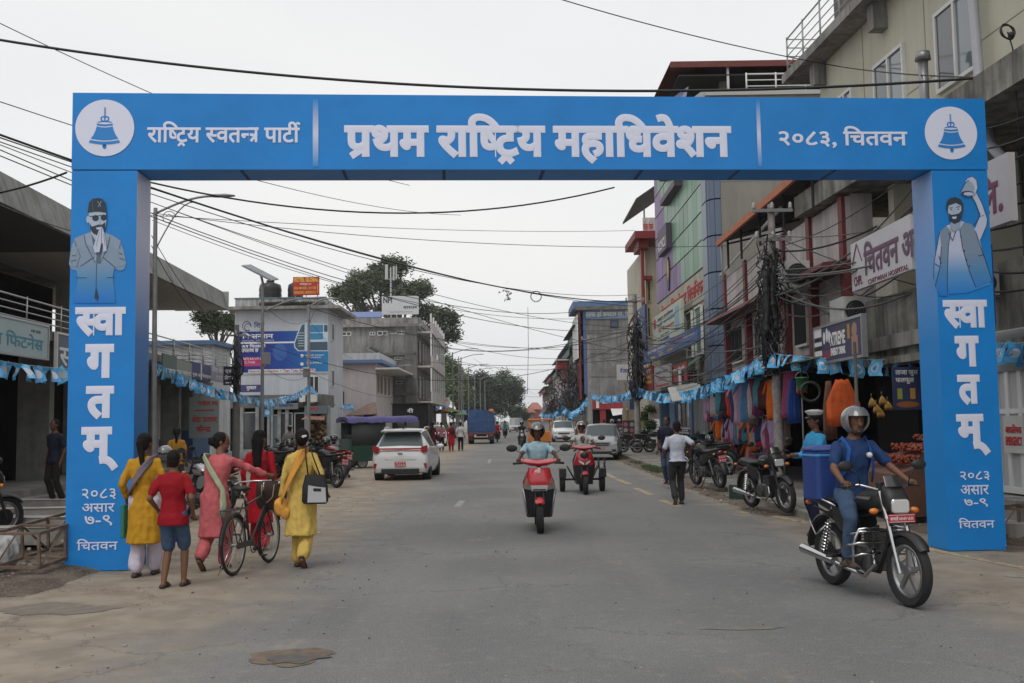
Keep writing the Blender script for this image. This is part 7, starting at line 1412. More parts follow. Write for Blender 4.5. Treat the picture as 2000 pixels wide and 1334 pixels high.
for s in(-1,1):
 m=mk(ORP,True);m.tube([(s*.66,1.0,.98),(s*.66,.9,1.4),(s*.62,.8,1.68)],.045,n=6);m.tube([(s*.7,-1.2,.95),(s*.68,-1.2,1.68)],.045,n=6);m.obj('pillar',au);wheel(au,(s*.62,-.85,.24),.24,.12,kind='disc',disc=False);m=mk(HLG,True);m.ell((s*.45,1.2,.78),(.09,.04,.09),n=12,k=7);m.obj('headlight',au)
m=mk(M('auto_glass',(.20,.23,.23),.1,spec=.8));m.hexa([(-.6,.93,1.0),(.6,.93,1.0),(.6,.9,1.0),(-.6,.9,1.0),(-.57,.83,1.62),(.57,.83,1.62),(.57,.8,1.62),(-.57,.8,1.62)]);m.obj('windscreen',au);wheel(au,(0,.95,.24),.24,.12,kind='disc',disc=False,name='front_wheel');m=mk(PLB);m.rbox((0,-.4,.9),(1.2,.6,.7),.05);m.obj('seat',au)
# purple roofed green tempo, seen from behind and side
ey=38.0;te=thing('tempo','dark green battery tempo with a purple tarpaulin roof parked on the left','three wheeler',(lpx(728,ey),ey+1.2,0),radians(-62));TG=M('tempo_green',(.012,.05,.035),.45,coat=.3,var=.1)
PUR=M('tarp_purple',(.06,.05,.17),.6,var=.15,bump=.2,bscale=6);m=mk(PUR,True);rs=[]
for i in range(13):
 y=-1.4+2.8*i/12;q=.03*sin(i*1.9);rs.append([(-.72,y,1.72+q),(-.66,y,1.84+q),(-.3,y,1.92+.02*sin(i)),(.3,y,1.93+.02*sin(i*1.3)),(.66,y,1.84-q),(.72,y,1.70-q),(.66,y,1.70-q),(0,y,1.85),(-.66,y,1.70+q)])
m.loft(rs);m.obj('tarpaulin_roof',te,sharp=60);m=mk(TG);m.rbox((0,0,.42),(1.3,2.5,.3),.06);m.bb(-.66,.66,-1.3,-1.22,.5,1.1);m.bb(-.66,-.6,-1.2,.3,.5,.85);m.bb(.6,.66,-1.2,.3,.5,.85);m.obj('body',te)
m=mk(DKM,True);[m.cyl((x,y,.5),(x,y,1.72),.025,n=6)for x in(-.62,.62)for y in(-1.2,-.2,.9)];m.obj('post',te);m=mk(SEAT);m.rbox((-.35,-.5,.7),(.5,1.3,.22),.05);m.rbox((.4,-.5,.7),(.4,1.3,.22),.05);m.rbox((0,-1.1,1.0),(1.1,.12,.5),.05);m.obj('seat',te)
m=mk(M('tempo_screen',(.05,.07,.065),.15,spec=.8));m.hexa([(-.58,1.12,.85),(.58,1.12,.85),(.58,1.09,.85),(-.58,1.09,.85),(-.56,.98,1.65),(.56,.98,1.65),(.56,.95,1.65),(-.56,.95,1.65)]);m.obj('windscreen',te);m=mk(TG,True);m.loft([[(-.5,1.2,.4),(.5,1.2,.4),(.5,1.15,.9),(-.5,1.15,.9)],[(-.35,1.5,.45),(.35,1.5,.45),(.3,1.4,.82),(-.3,1.4,.82)]]);m.obj('nose',te);m=mk(M('drape_dark',(.04,.045,.045),.8),True);m.bb(.6,.64,-1.2,.1,.85,1.7);m.bb(-.64,-.6,-1.2,-.5,.85,1.7);m.obj('side_curtain',te)
for x,y in((-.55,-.8),(.55,-.8),(0,1.25)):wheel(te,(x,y,.22),.22,.1,kind='disc',disc=False)
by=56;bu=thing('minibus','black backed tall minibus parked with its rear toward the camera','bus',(lpx(801,by),by,0));BKB=M('bus_black',(.01,.01,.011),.6,spec=.2);m=mk(BKB);m.rbox((0,1.6,1.55),(1.95,3.2,2.3),.08,axis=1);m.obj('body',bu)
m=mk(M('lorry_blue',(.03,.12,.22),.5));m.bb(.62,.96,-.02,-.005,.6,.95);m.obj('corner_panel',bu);m=mk(M('lorry_yellow',(.5,.33,.03),.5));m.bb(.62,.96,-.025,-.005,1.0,1.16);m.bb(.62,.96,-.025,-.005,1.24,1.3);m.obj('stripe',bu);m=mk(TXW);F=Frame((0,-.002,0),(1,0,0));text(m,"<शी",F,-.15,.18,2.2,2.45,n=.005,bold=.02);m.obj('lettering',bu)
m=mk(GLD);m.bb(-.7,.5,-.012,-.002,1.35,1.75);m.obj('rear_window',bu);m=mk(PLB);m.bb(-.98,.98,-.12,0,.3,.45);m.obj('bumper',bu);[wheel(bu,(s*.75,.7,.38),.38,.25,kind='disc',disc=False)for s in(-1,1)];m=mk(DKM);m.bb(-1.05,1.05,-.1,3.2,2.68,2.74);m.obj('roof_sheet',bu)
# ---------------------------------------------------------------- bicycle
def bicycle(label,loc,rz):
 e=thing('bicycle',label,'bicycle',loc,rz);R_=.34;WR=M('wheel_rim_chrome',(.45,.45,.45),.3,.9)
 for nm,y in(('rear_wheel',-.52),('front_wheel',.56)):
  m=mk(RUB,True);m.torus((0,0,0),R_-.018,.018,R=RX,n=44,k=8);t=m.obj(nm,e,(0,y,R_));m=mk(WR,True);m.torus((0,0,0),R_-.042,.012,R=RX,n=44,k=6);m.cyl((-.04,0,0),(.04,0,0),.022,n=10);m.obj('rim',t)
  m=mk(WR)
  for i in range(32):a=2*pi*i/32;b=a+(.45 if i%2 else-.45);m.cyl((.03*(1 if i%4<2 else-1),.022*cos(b),.022*sin(b)),(0,(R_-.045)*cos(a),(R_-.045)*sin(a)),.0016,n=3)
  m.obj('spokes',t)
  fender(e,(y,R_),R_+.02,.06,25,175 if nm=='rear_wheel' else 150,M('bike_black',(.02,.02,.02),.4,coat=.3),'mudguard',.004)
 BB=M('bike_black');m=mk(BB,True);bb=Vector((0,-.06,.29));st=Vector((0,-.2,.82));hd_=Vector((0,.36,.84));hl_=Vector((0,.40,.70))
 for a,b,r in((bb,st,.016),(st+Vector((0,.03,-.06)),hd_,.014),(bb,hl_,.017),(hd_+Vector((0,-.01,.05)),hl_+Vector((0,.01,-.03)),.02)):m.cyl(a,b,r,n=8)
 for s in(-1,1):m.cyl(bb+Vector((s*.03,0,0)),(s*.055,-.52,R_),.009,n=6);m.cyl((s*.03,-.19,.78),(s*.055,-.52,R_),.008,n=6);m.cyl(hl_+Vector((s*.035,.01,-.04)),(s*.055,.56,R_),.011,n=8)
 m.obj('frame',e,sharp=50);m=mk(SEAT,True);m.loft([[(hw*cos(a),y,z+hh*sin(a))for a in[2*pi*i/14 for i in range(14)]]for y,z,hw,hh in((-.40,.96,.03,.02),(-.36,.965,.10,.03),(-.26,.96,.09,.035),(-.14,.95,.04,.03),(-.06,.945,.02,.015))]);m.obj('saddle',e);m=mk(CHR,True);m.cyl((0,-.2,.8),(0,-.235,.93),.013,n=8);m.obj('seat_post',e)
 m=mk(CHR,True);m.tube([(0,.36,.88),(0,.37,1.0)],.012,n=8);m.tube([(-.28,.12,.98),(-.25,.24,1.0),(-.12,.36,1.01),(.12,.36,1.01),(.25,.24,1.0),(.28,.12,.98)],.011,n=8);hbar=m.obj('handlebar',e);m=mk(PLB,True);[m.cyl((s*.28,.2,.985),(s*.285,.1,.975),.017,n=8)for s in(-1,1)];m.obj('grip',hbar)
 m=mk(DKM,True);m.torus(bb+Vector((.05,0,0)),.09,.006,R=RX,n=24,k=5);m.cyl(bb-Vector((.09,0,0)),bb+Vector((.09,0,0)),.012,n=6);m.cyl(bb+Vector((.085,0,0)),bb+Vector((.085,.1,-.13)),.009,n=6);m.cyl(bb-Vector((.085,0,0)),bb-Vector((.085,.1,-.13)),.009,n=6);m.obj('crank',e);m=mk(PLB);m.rbox(bb+Vector((.13,.1,-.13)),(.08,.06,.02),.01);m.rbox(bb-Vector((.13,.1,-.13)),(.08,.06,.02),.01);m.obj('pedal',e)
 m=mk(BB);m.rbox((.055,-.3,.33),(.015,.5,.07),.03,axis=0);m.obj('chain_guard',e);m=mk(BB,True);[m.tube([(s*.06,-.24,.74),(s*.065,-.74,.74),(s*.06,-.55,.36)],.007,n=5)for s in(-1,0.0001,1)];[m.cyl((-.065,y,.742),(.065,y,.742),.006,n=4)for y in(-.3,-.45,-.6,-.74)];m.obj('carrier',e)
 m=mk(CHR,True);m.tube([(-.03,-.5,.34),(-.12,-.66,.02)],.007,n=5);m.obj('stand',e);return e
bx=bicycle('old black bicycle with a dark basket pushed by the woman in pink',((G(460,1124).x+G(520,1100).x)/2,(G(460,1124).y+G(520,1100).y)/2,0),radians(-8))
# dark bag in the basket at the handlebar
bg_=thing('bag','dark brown bag with pale handles hung on the bicycle handlebar','bag',(bx.location.x+.10,bx.location.y+.56,.66),radians(-8));m=mk(M('bag_brown',(.05,.028,.02),.8,var=.2),True);m.loft([[(hw*(abs(cos(a))**.6)*(1 if cos(a)>0 else-1),hh*(abs(sin(a))**.6)*(1 if sin(a)>0 else-1),z)for a in[2*pi*i/18 for i in range(18)]]for z,hw,hh in((.0,.15,.09),(.06,.18,.11),(.22,.19,.11),(.33,.175,.09),(.345,.12,.05))]);m.obj('body',bg_,sharp=60);m=mk(M('strap_pale',(.35,.27,.20),.7),True);m.tube([(-.08,-.11,.3),(-.07,-.14,.15),(0,-.15,.08),(.07,-.14,.15),(.08,-.11,.3)],.009,n=5);m.obj('handle',bg_)
# ================================================================ PEOPLE
SK=[M('skin%d'%i,c,.55,spec=.35)for i,c in enumerate(((.165,.078,.045),(.115,.050,.030),(.25,.13,.08)))]
HAIR=M('hair_black',(.008,.006,.0055),.72,spec=.22,bump=.8,bscale=55);HELM=M('helmet_grey',(.16,.165,.17),.2,coat=.8);HELMB=M('helmet_black',(.02,.02,.022),.25,coat=.7);SHOE=M('shoe_dark',(.03,.022,.018),.6)
def cloth(name,c,c2=None,rough=.8):return M('cloth_'+name,c,rough,var=.10 if not c2 else 0,scale=7,col2=c2,bump=.5,bscale=18,spec=.18)
def remesh(mb,vox,it=2,fold=0.0,seed=0,cut=None):
 me=mb.mesh('t');bm=bmesh.new();bm.from_mesh(me);bmesh.ops.recalc_face_normals(bm,faces=bm.faces);bm.to_mesh(me);bm.free()
 o=bpy.data.objects.new('t',me);C.objects.link(o);r=o.modifiers.new('r','REMESH');r.mode='VOXEL';r.voxel_size=vox;r.use_smooth_shade=True;s=o.modifiers.new('s','SMOOTH');s.factor=.5;s.iterations=it
 out=bpy.data.meshes.new_from_object(o.evaluated_get(bpy.context.evaluated_depsgraph_get()));bpy.data.objects.remove(o)
 if fold:
  nn=[v.normal.copy()for v in out.vertices]
  for v,n in zip(out.vertices,nn):
   p=v.co;v.co=p+n*fold*(noise.noise(Vector((p.x*14+seed,p.y*14,p.z*2.6)))+.45*noise.noise(Vector((p.x*20,p.y*20+seed,p.z*12))))
 out.materials.clear();out.materials.append(mb.ms[0]);out.polygons.foreach_set('use_smooth',[True]*len(out.polygons));out.update();return out
def ik(a,b,l1,l2,hint):
 d=b-a;L_=min(d.length,(l1+l2)*.998);u=d.normalized();x=(l1*l1-l2*l2+L_*L_)/(2*L_);h=sqrt(max(0,l1*l1-x*x));hn=Vector(hint);hn=hn-u*hn.dot(u);hn.normalize();return a+u*x+hn*h,a+u*L_
def ering(c,rx,ry,X,Y,n=20):return[c+X*rx*cos(t)+Y*ry*sin(t)for t in[2*pi*i/n for i in range(n)]]
def person(label,loc,rz,H=1.65,fem=False,skin=0,pv=(0,0,.92),lean=0.0,lx=0,wl=None,wr=None,al=(-.09,.1),ar=(.09,-.12),az=(0,0),az2=None,top=None,topk='tshirt',bot=None,hair='short',helmet=None,shoes=SHOE,vox=.014,sit=False,turn=0,grip=False,spread=None,face=False,group=None,name='person',hintk=None,cat='person',ehint=None):
 """local frame: facing +Y. wl/wr wrists, al/ar ankles (x, y) on the ground with height az; sit: thighs forward. All at 1.7 m scale."""
 k=H/1.7;e=thing(name,label,cat,loc,rz,group);pv=Vector(pv);up=Vector((sin(radians(lx)),sin(radians(lean)),cos(radians(lean)))).normalized();X=Vector((1,0,0));Y=up.cross(X)*-1;Y=(Vector((0,1,0))-up*up.y).normalized()
 sc=.92 if fem else 1.0;ch=pv+up*.36;nk=pv+up*.53;sw=.165*sc if fem else .185;HR=Matrix.Rotation(radians(turn),3,'Z');hdc=nk+up*.145+Vector((0,.015,0))
 shl=pv+up*.452-X*sw;shr=pv+up*.452+X*sw;wl=Vector(wl)if wl else shl+Vector((-.07,.03,-.5));wr=Vector(wr)if wr else shr+Vector((.07,.03,-.5));eh=ehint or((0,-1,-.4))
 eL,wl=ik(shl,wl,.285,.25,(-.5+eh[0],eh[1],eh[2]));eR,wr=ik(shr,wr,.285,.25,(.5-eh[0],eh[1],eh[2]))
 hl=pv+Vector((-.09,0,-.02));hr=pv+Vector((.09,0,-.02));A_=[Vector((al[0],al[1],.075+az[0])),Vector((ar[0],ar[1],.075+az[1]))]
 hk=[(-.35,1,.4),(.35,1,.4)]if sit else[(0,1,0)]*2
 (kL,aL),(kR,aR)=ik(hl,A_[0],.43,.43,hk[0]),ik(hr,A_[1],.43,.43,hk[1])
 b=mk(SK[skin],True);v2=vox
 for h_,kn,an,s in((hl,kL,aL,-1),(hr,kR,aR,1)):
  b.cap(h_,kn,.075,.052);b.cap(kn,kn.lerp(an,.4),.05,.052);b.cap(kn.lerp(an,.35),an,.052,.034)
  lift=(az[0]if s<0 else az[1])>.03 and not sit;f=Vector((0,.8,-.75)if lift else(0,1,0)).normalized();t_=an+f*.14+Vector((0,0,-.045));b.cap(an+Vector((0,-.03,-.035)),t_,.033,.030);b.cap(an,an+Vector((0,.0,-.03)),.034,.036)
 for s_,el,w_ in((shl,eL,wl),(shr,eR,wr)):b.cap(s_,el,.045*sc,.036*sc);b.cap(el,w_,.037*sc,.024*sc)
 rs=[ering(pv+up*h-X*0,rx*sc,ry*sc,X,Y)for h,rx,ry in((-.10,.10,.08),(-.03,.155,.11),(.08,.15,.105),(.16,.13,.095),(.28,.15,.11),(.38,.168,.112),(.45,.17,.088),(.49,.12,.068),(.515,.07,.06),(.55,.055,.055))];b.loft(rs)
 b.cap(nk-up*.03,hdc,.052,.055);RH=HR;b.ell(hdc+up*.02,(.076,.094,.10),RH);b.ell(hdc+RH@Vector((0,.022,-.05)),(.056,.068,.062),RH);b.cap(hdc+RH@Vector((0,.085,.015)),hdc+RH@Vector((0,.104,-.02)),.010,.015,n=8)
 for s in(-1,1):b.ell(hdc+RH@Vector((s*.078,-.005,-.005)),(.012,.022,.032),RH,n=8,k=6)
 me=remesh(b,v2*.8,1)
 hm=mk(SK[skin],True)
 for el,w_,s in((eL,wl,-1),(eR,wr,1)):
  d=(w_-el).normalized();pl_=w_+d*.05;sd=(d.cross(Vector((0,1,0))if abs(d.y)<.8 else Vector((0,0,1)))).normalized();nr=d.cross(sd).normalized()
  if grip:d2=Vector((0,.35,-.9)).normalized();sd=Vector((1,0,0));nr=Vector((0,1,0));pl_=w_+Vector((0,.045,.0));hm.ell(pl_,(.042,.045,.02),n=10,k=6)
  else:hm.cap(w_,w_+d*.075,.026,.03,n=10);d2=d
  for i in range(4):
   p0=pl_+sd*(.013+(-.02 if False else 0))*0+sd*(.022*(i-1.5)*.85)+(d*.03 if not grip else Vector((0,.03,0)));L1=(.032,.037,.035,.027)[i];p1=p0+(d2 if grip else(d2*.95-nr*s*.25).normalized())*L1;p2=p1+((Vector((0,-.9,-.4))if grip else d2*.8-nr*s*.6).normalized())*L1*.8;hm.cap(p0,p1,.0095,.0088,n=7,k=2);hm.cap(p1,p2,.0088,.007,n=7,k=2)
  q=pl_-(sd*.03*s if not grip else sd*.035*s);hm.cap(q,q+(d*.03+nr*.012 if not grip else Vector((-s*.01,.03,-.02))),.010,.008,n=7,k=2)
 h_me=hm.mesh('h');bm=bmesh.new();bm.from_mesh(me);bm.from_mesh(h_me);bmesh.ops.recalc_face_normals(bm,faces=bm.faces);bm.to_mesh(me);bm.free();me.polygons.foreach_set('use_smooth',[True]*len(me.polygons))
 me.transform(Matrix.Scale(k,4));bo=link(me,'body',e)
 def put(mb,nm,parent=e,fold=.012,rm=True,vx=None,it=2):
  if rm:m_=remesh(mb,vx or vox,it,fold,len(label))
  else:m_=mb.mesh(nm);bm=bmesh.new();bm.from_mesh(m_);bmesh.ops.recalc_face_normals(bm,faces=bm.faces);bm.to_mesh(m_);bm.free()
  m_.transform(Matrix.Scale(k,4));return link(m_,nm,parent)
 g=.016
 if bot:
  m=mk(bot[1],True);kind=bot[0];m.loft([ering(pv+up*h,rx*sc,ry*sc,X,Y)for h,rx,ry in((-.12,.11,.09),(-.05,.17,.125),(.03,.165,.12),(.09,.15,.11))])
  for h_,kn,an in((hl,kL,aL),(hr,kR,aR)):
   if kind=='shorts':m.cap(h_,h_.lerp(kn,.93),.098,.088)
   else:
    w2={'jeans':.052,'loose':.085,'slacks':.066}[kind];m.cap(h_,kn,.096,.072 if kind!='loose' else .085);m.cap(kn,an+(kn-an).normalized()*.05,.070 if kind!='loose' else .085,w2,n=14)
  put(m,'shorts' if kind=='shorts' else 'trousers',fold=.013 if kind!='loose' else .022)
 if top:
  m=mk(top,True);hem={'tshirt':-.10,'shirt':-.02,'kurta':0,'polo':-.14}[topk if topk in('tshirt','shirt','kurta','polo')else 'tshirt']
  rr=[(.02,.163,.122),(.10,.155,.118),(.18,.142,.112),(.28,.165,.13),(.38,.180,.128),(.45,.183,.104),(.485,.15,.086),(.512,.085,.070),(.525,.064,.062)]
  if topk=='kurta':
   dwn=[(-.52,.215,.17),(-.34,.20,.155),(-.18,.19,.145),(-.06,.182,.138)]if not sit else[(-.08,.185,.135)];drift=0.06 if az[0]+az[1]>0 else .0
   rr=dwn+rr
  else:rr=[(hem,.192,.148),(-.05,.188,.144),(-.01,.178,.134)]+rr
  m.loft([ering(pv+up*h if h>-.05 else pv+Vector((lx*.001*h,-.02*(-h)*2,h)),(rx+.004)*sc,(ry+.004)*sc,X,Y,28)for h,rx,ry in rr])
  for s_,el,w_ in((shl,eL,wl),(shr,eR,wr)):
   m.cap(s_-up*.015-(X*.01 if s_ is shr else X*-.01),s_.lerp(el,.5),.056*sc,.056*sc)
   if topk in('kurta','longsleeve'):m.cap(s_-up*.01,el,.057*sc,.049*sc);m.cap(el,el.lerp(w_,.82),.049*sc,.038*sc)
   else:m.cap(s_-up*.01,s_.lerp(el,.72),.056*sc,.057*sc)
  put(m,{'kurta':'kurta','polo':'polo_shirt','longsleeve':'jacket'}.get(topk,'shirt'),fold=.013 if topk!='kurta' else .019)
 for an,s in((aL,-1),(aR,1)):
  lift=(az[0]if s<0 else az[1])>.03 and not sit;f=Vector((0,.8,-.75)if lift else(0,1,0)).normalized();m=mk(shoes,True)
  m.loft([[an+f*y+Vector((hw*cos(t),0,-.072+hh*(1+sin(t))*.5))for t in[2*pi*i/10 for i in range(10)]]for y,hw,hh in((-.08,.025,.03),(-.06,.036,.05),(.0,.038,.045),(.09,.044,.038),(.15,.042,.03),(.18,.02,.02))]);m.cap(an+Vector((0,.03,-.015)),an+Vector((0,.07,-.03)),.036,.036,n=10);put(m,'shoe',rm=False)
 if hair and not helmet:
  m=mk(HAIR,True);m.ell(hdc+RH@Vector((0,-.018,.035)),(.086,.098,.098),RH,n=18,k=12);m.ell(hdc+RH@Vector((0,-.045,-.01)),(.076,.068,.085),RH)
  if hair=='bun':m.ell(hdc+RH@Vector((0,-.125,.0)),(.058,.05,.055),RH);m.ell(hdc+RH@Vector((0.02,-.14,.03)),(.035,.03,.035),RH)
  if hair=='tail':m.cap(hdc+RH@Vector((0,-.10,.0)),nk+Y*-.10-up*.1,.045,.030)
  if hair=='long':m.cap(hdc+RH@Vector((0,-.06,-.02)),pv+up*.22-Y*.13,.08,.055);m.cap(hdc+RH@Vector((.02,-.06,-.02)),pv+up*.3-Y*.13,.08,.06)
  put(m,'hair',fold=.010,vx=max(.010,vox*.8))
 if helmet:
  m=MB();m.mat(helmet);m.smooth=True;n,kk=24,16;R0=(.132,.150,.138);c0=hdc+RH@Vector((0,-.005,.03));gr=[]
  for i in range(kk+1):
   t=-pi/2*.80+pi*.90*i/kk
   for j in range(n):w=2*pi*j/n;gr.append(c0+RH@Vector((R0[0]*cos(t)*cos(w),R0[1]*cos(t)*sin(w),R0[2]*sin(t))))
  fs=[]
  for i in range(kk):
   for j in range(n):
    t=-pi/2*.8+pi*.90*(i+.5)/kk;w=2*pi*(j+.5)/n;front=sin(w)>.42 and sin(t)<.34
    if not front:fs.append((i*n+j,i*n+(j+1)%n,(i+1)*n+(j+1)%n,(i+1)*n+j))
  fs.append([kk*n+j for j in range(n)]);m.add(gr,fs);sm=m.mesh('helmet');o_=bpy.data.objects.new('t',sm);C.objects.link(o_);so_=o_.modifiers.new('s','SOLIDIFY');so_.thickness=.018;out=bpy.data.meshes.new_from_object(o_.evaluated_get(bpy.context.evaluated_depsgraph_get()));bpy.data.objects.remove(o_);out.transform(Matrix.Scale(k,4));ho=link(out,'helmet',e)
  m=mk(M('visor_up',(.12,.125,.13),.12,coat=.8),True);m.loft([[c0+RH@Vector((R0[0]*1.04*cos(t)*cos(w),R0[1]*1.05*cos(t)*sin(w),R0[2]*1.05*sin(t)))for w in[radians(35+110*j/10)for j in range(11)]]for t in(radians(15),radians(35),radians(55))],cap=False,closed=False);o2=put(m,'visor',parent=ho,rm=False)
  m=mk(BLK,True);m.tube([hdc+RH@Vector((.08*cos(a),.03+.0*a,-.02-.10*sin(a)))for a in[pi*i/8 for i in range(9)]],.007,n=5);put(m,'chin_strap',parent=ho,rm=False)
 if face:
  m=mk(BLK,True)
  for s in(-1,1):
   m.ell(hdc+RH@Vector((s*.030,.094,.018)),(.011,.006,.006),RH,n=8,k=5);m.tube([hdc+RH@Vector((s*x,y,z))for x,y,z in((.014,.099,.036),(.032,.098,.042),(.05,.085,.036))],.0045,n=5)
  if face=='beard':m.ell(hdc+RH@Vector((0,.082,-.088)),(.04,.02,.022),RH,n=10,k=6)
  m.tube([hdc+RH@Vector((x,.0985-abs(x)*.25,-.036))for x in(-.03,-.015,0,.015,.03)],[.002,.007,.008,.007,.002],n=6)if face=='beard' else None
  f_=put(m,'eyes_and_brows',rm=False);m=mk(M('lips',(.12,.035,.03),.5),True);m.tube([hdc+RH@Vector((x,.0935-abs(x)*.3,-.052))for x in(-.025,-.01,0,.01,.025)],[.002,.006,.007,.006,.002],n=6);put(m,'lips',rm=False)
 return dict(e=e,k=k,pv=pv,up=up,X=X,Y=Y,sh=(shl,shr),el=(eL,eR),w=(wl,wr),hd=hdc,nk=nk,put=put,RH=RH)
def ribbon(p,mat,pts,w,nm='scarf',th=.012,fold=.01):
 m=mk(mat,True);pts=[Vector(q)for q in pts];rs=[]
 for i,q in enumerate(pts):
  d=(pts[min(i+1,len(pts)-1)]-pts[max(i-1,0)]).normalized();out=Vector((q.x,q.y+.0,0));ou=out-d*out.dot(d);ou=ou.normalized()if ou.length>.01 else Vector((0,-1,0));sd=d.cross(ou).normalized();ww=w[i]if isinstance(w,list)else w
  rs.append([q+sd*ww*x+ou*(y*th+.006*sin(x*14+i))for x,y in((-1,0),(-.6,.8),(-.2,1),(.2,.8),(.6,1),(1,0),(.6,-.5),(.2,-.4),(-.2,-.5),(-.6,-.5))])
 m.loft(rs);return p['put'](m,nm,rm=False)
def at(px,D):return(P(px,820,D).x,D,0)
# --- women and boy walking away on the left
PW=cloth('mustard',(.48,.25,.02));a=person('woman in a mustard yellow kurta and white trousers walking beside the left pillar',at(284,11.75),radians(4),1.60,True,1,top=PW,topk='kurta',bot=('loose',cloth('lavender_white',(.50,.46,.55))),hair='tail',wl=(-.24,.12,.92),wr=(.20,.2,1.02),al=(-.08,-.05),ar=(.08,.18),az=(0,0),turn=-25,vox=.012)
ribbon(a,cloth('slate_scarf',(.13,.15,.20),(.24,.13,.12)),[(.13,.04,1.43),(.10,-.10,1.40),(.0,-.15,1.27),(-.10,-.14,1.12),(-.165,-.06,1.02),(-.16,.05,1.0)],.045)
m=mk(M('bag_green',(.02,.17,.10),.6));m.rbox((-.245,.12,.62),(.05,.26,.38),.02);m.obj('body',thing('shopping_bag','green carrier bag held between the left pillar and the mustard kurta','bag',(a['e'].location.x,a['e'].location.y,0)))
a=person('boy in a red polo shirt and denim shorts walking beside the mustard kurta',at(340,10.95),radians(-3),1.42,False,0,top=cloth('crimson',(.26,.008,.015)),topk='polo',bot=('shorts',cloth('denim',(.05,.085,.15))),hair='short',wr=(.24,.05,.92),wl=(-.23,.1,.95),al=(-.09,-.06),ar=(.10,.12),vox=.012)
PKM=cloth('coral',(.50,.12,.13));a=person('woman in a coral pink kurta pushing the old bicycle',at(421,12.2),radians(-6),1.60,True,0,lean=7,lx=4,top=PKM,topk='kurta',bot=('loose',PKM),hair='bun',wl=(.02,.36,1.12),wr=(.56,.42,1.14),al=(-.10,-.22),ar=(.08,.12),az=(.10,0),turn=-75,vox=.012,ehint=(0,-.3,-1))
ribbon(a,cloth('mint_scarf',(.38,.42,.28)),[(-.10,.08,1.40),(-.12,-.08,1.42),(-.03,-.13,1.28),(.08,-.15,1.12),(.15,-.13,1.0),(.17,-.15,.82),(.18,-.17,.66)],[.04,.045,.04,.035,.035,.05,.06])
a=person('woman in red with long black hair and sunglasses walking beyond the bicycle',at(508,14.0),radians(-4),1.60,True,0,top=cloth('red_a',(.42,.01,.02)),topk='kurta',bot=('loose',cloth('red_a',(.42,.01,.02))),hair='long',al=(-.08,.1),ar=(.08,-.1),turn=-30,vox=.014)
ribbon(a,M('strap_black',(.01,.01,.01),.6),[(.12,.05,1.43),(.12,-.11,1.40),(.14,-.14,1.2),(.18,-.13,1.0)],.012)
YEL=cloth('butter',(.60,.42,.11));a=person('woman in a butter yellow kurta with a black shoulder bag walking away',at(589,12.3),radians(-2),1.62,True,0,top=YEL,topk='kurta',bot=('loose',YEL),hair='bun',wl=(-.27,.03,.84),wr=(.30,.02,.94),al=(-.07,.1),ar=(.05,-.16),az=(0,.08),turn=12,vox=.012)
OS=cloth('apricot_scarf',(.62,.30,.06));ribbon(a,OS,[(.07,.05,1.45),(.05,-.12,1.42),(-.04,-.15,1.25),(-.13,-.15,1.06),(-.20,-.12,.9),(-.24,-.09,.8)],[.05,.06,.055,.05,.05,.06]);m=mk(OS,True);m.ell((-.24,-.08,.76),(.085,.07,.13));m.ell((-.17,-.10,.68),(.06,.05,.08));a['put'](m,'scarf_end',fold=.03,vx=.012)
BK=M('bag_black',(.012,.012,.013),.7);bl=a['e'].location;hb_=thing('shoulder_bag','black cloth shoulder bag with a pale printed panel on the yellow dressed woman','bag',(bl.x+.20,bl.y-.20,.76));m=mk(BK,True);m.loft([[(hw*(abs(cos(t))**.5)*(1 if cos(t)>0 else-1),hh*(abs(sin(t))**.6)*(1 if sin(t)>0 else-1),z)for t in[2*pi*i/16 for i in range(16)]]for z,hw,hh in((0,.13,.03),(.03,.155,.045),(.2,.15,.045),(.34,.115,.02))]);m.obj('body',hb_,sharp=50);m=mk(M('bag_print',(.42,.42,.44),.6));m.prism([(-.08,.02),(.14,.02),(.13,.19),(.03,.20),(-.07,.22)],Frame((0,-.046,0),(1,0,0)),0,.003);m.obj('print',hb_);m=mk(BK);m.prism([(-.01,.15),(.08,.145),(.08,.18),(-.01,.185)],Frame((0,-.05,0),(1,0,0)),0,.002);m.obj('print',hb_)
m=mk(BK,True);[m.tube([(x,-.01,.33),(x*.6-.06,.0,.55),(x*.4-.09,.05,.66),(x*.3-.09,.16,.68)],.009,n=5)for x in(-.08,.06)];m.obj('strap',hb_)
m=mk(WHT,True);m.ell((0,0,0),(.02,.012,.016));m.ell((.025,0,.008),(.016,.01,.014));tag(m.obj('hair_clip',None,(bl.x+.055,bl.y-.165,1.545)),'small white flower clip in the hair bun of the yellow dressed woman','hair clip')
# --- man in white shirt crossing right, blue shirt man behind
NAV=cloth('dark_slack',(.035,.035,.038));a=person('man in a white polo shirt and dark trousers walking away on the right',at(1321,20.3),radians(4),1.62,False,1,top=cloth('white_polo',(.50,.52,.60)),topk='shirt',bot=('slacks',NAV),hair='short',wl=(-.22,.25,1.02),wr=(.25,-.02,1.08),al=(-.09,-.14),ar=(.10,.13),az=(.06,0),turn=8)
person('man in a dark navy shirt standing on the pavement behind the white polo man',(P(1302,820,25).x,25,.1),radians(150),1.62,False,1,top=cloth('navy_shirt',(.012,.014,.03)),bot=('jeans',cloth('jeans_b',(.05,.07,.11))),face=True)
POL=cloth('police_blue',(.05,.30,.55));a=person('police officer in a blue shirt and white peaked cap standing behind the rider',(P(1592,820,14.8).x,14.8,0),radians(100),1.74,False,1,top=POL,topk='longsleeve',bot=('slacks',cloth('police_navy',(.012,.016,.04))),hair='short',wl=(-.12,.34,1.12),wr=(.10,.34,1.1),al=(-.1,.05),ar=(.1,-.05),turn=5,face=True)
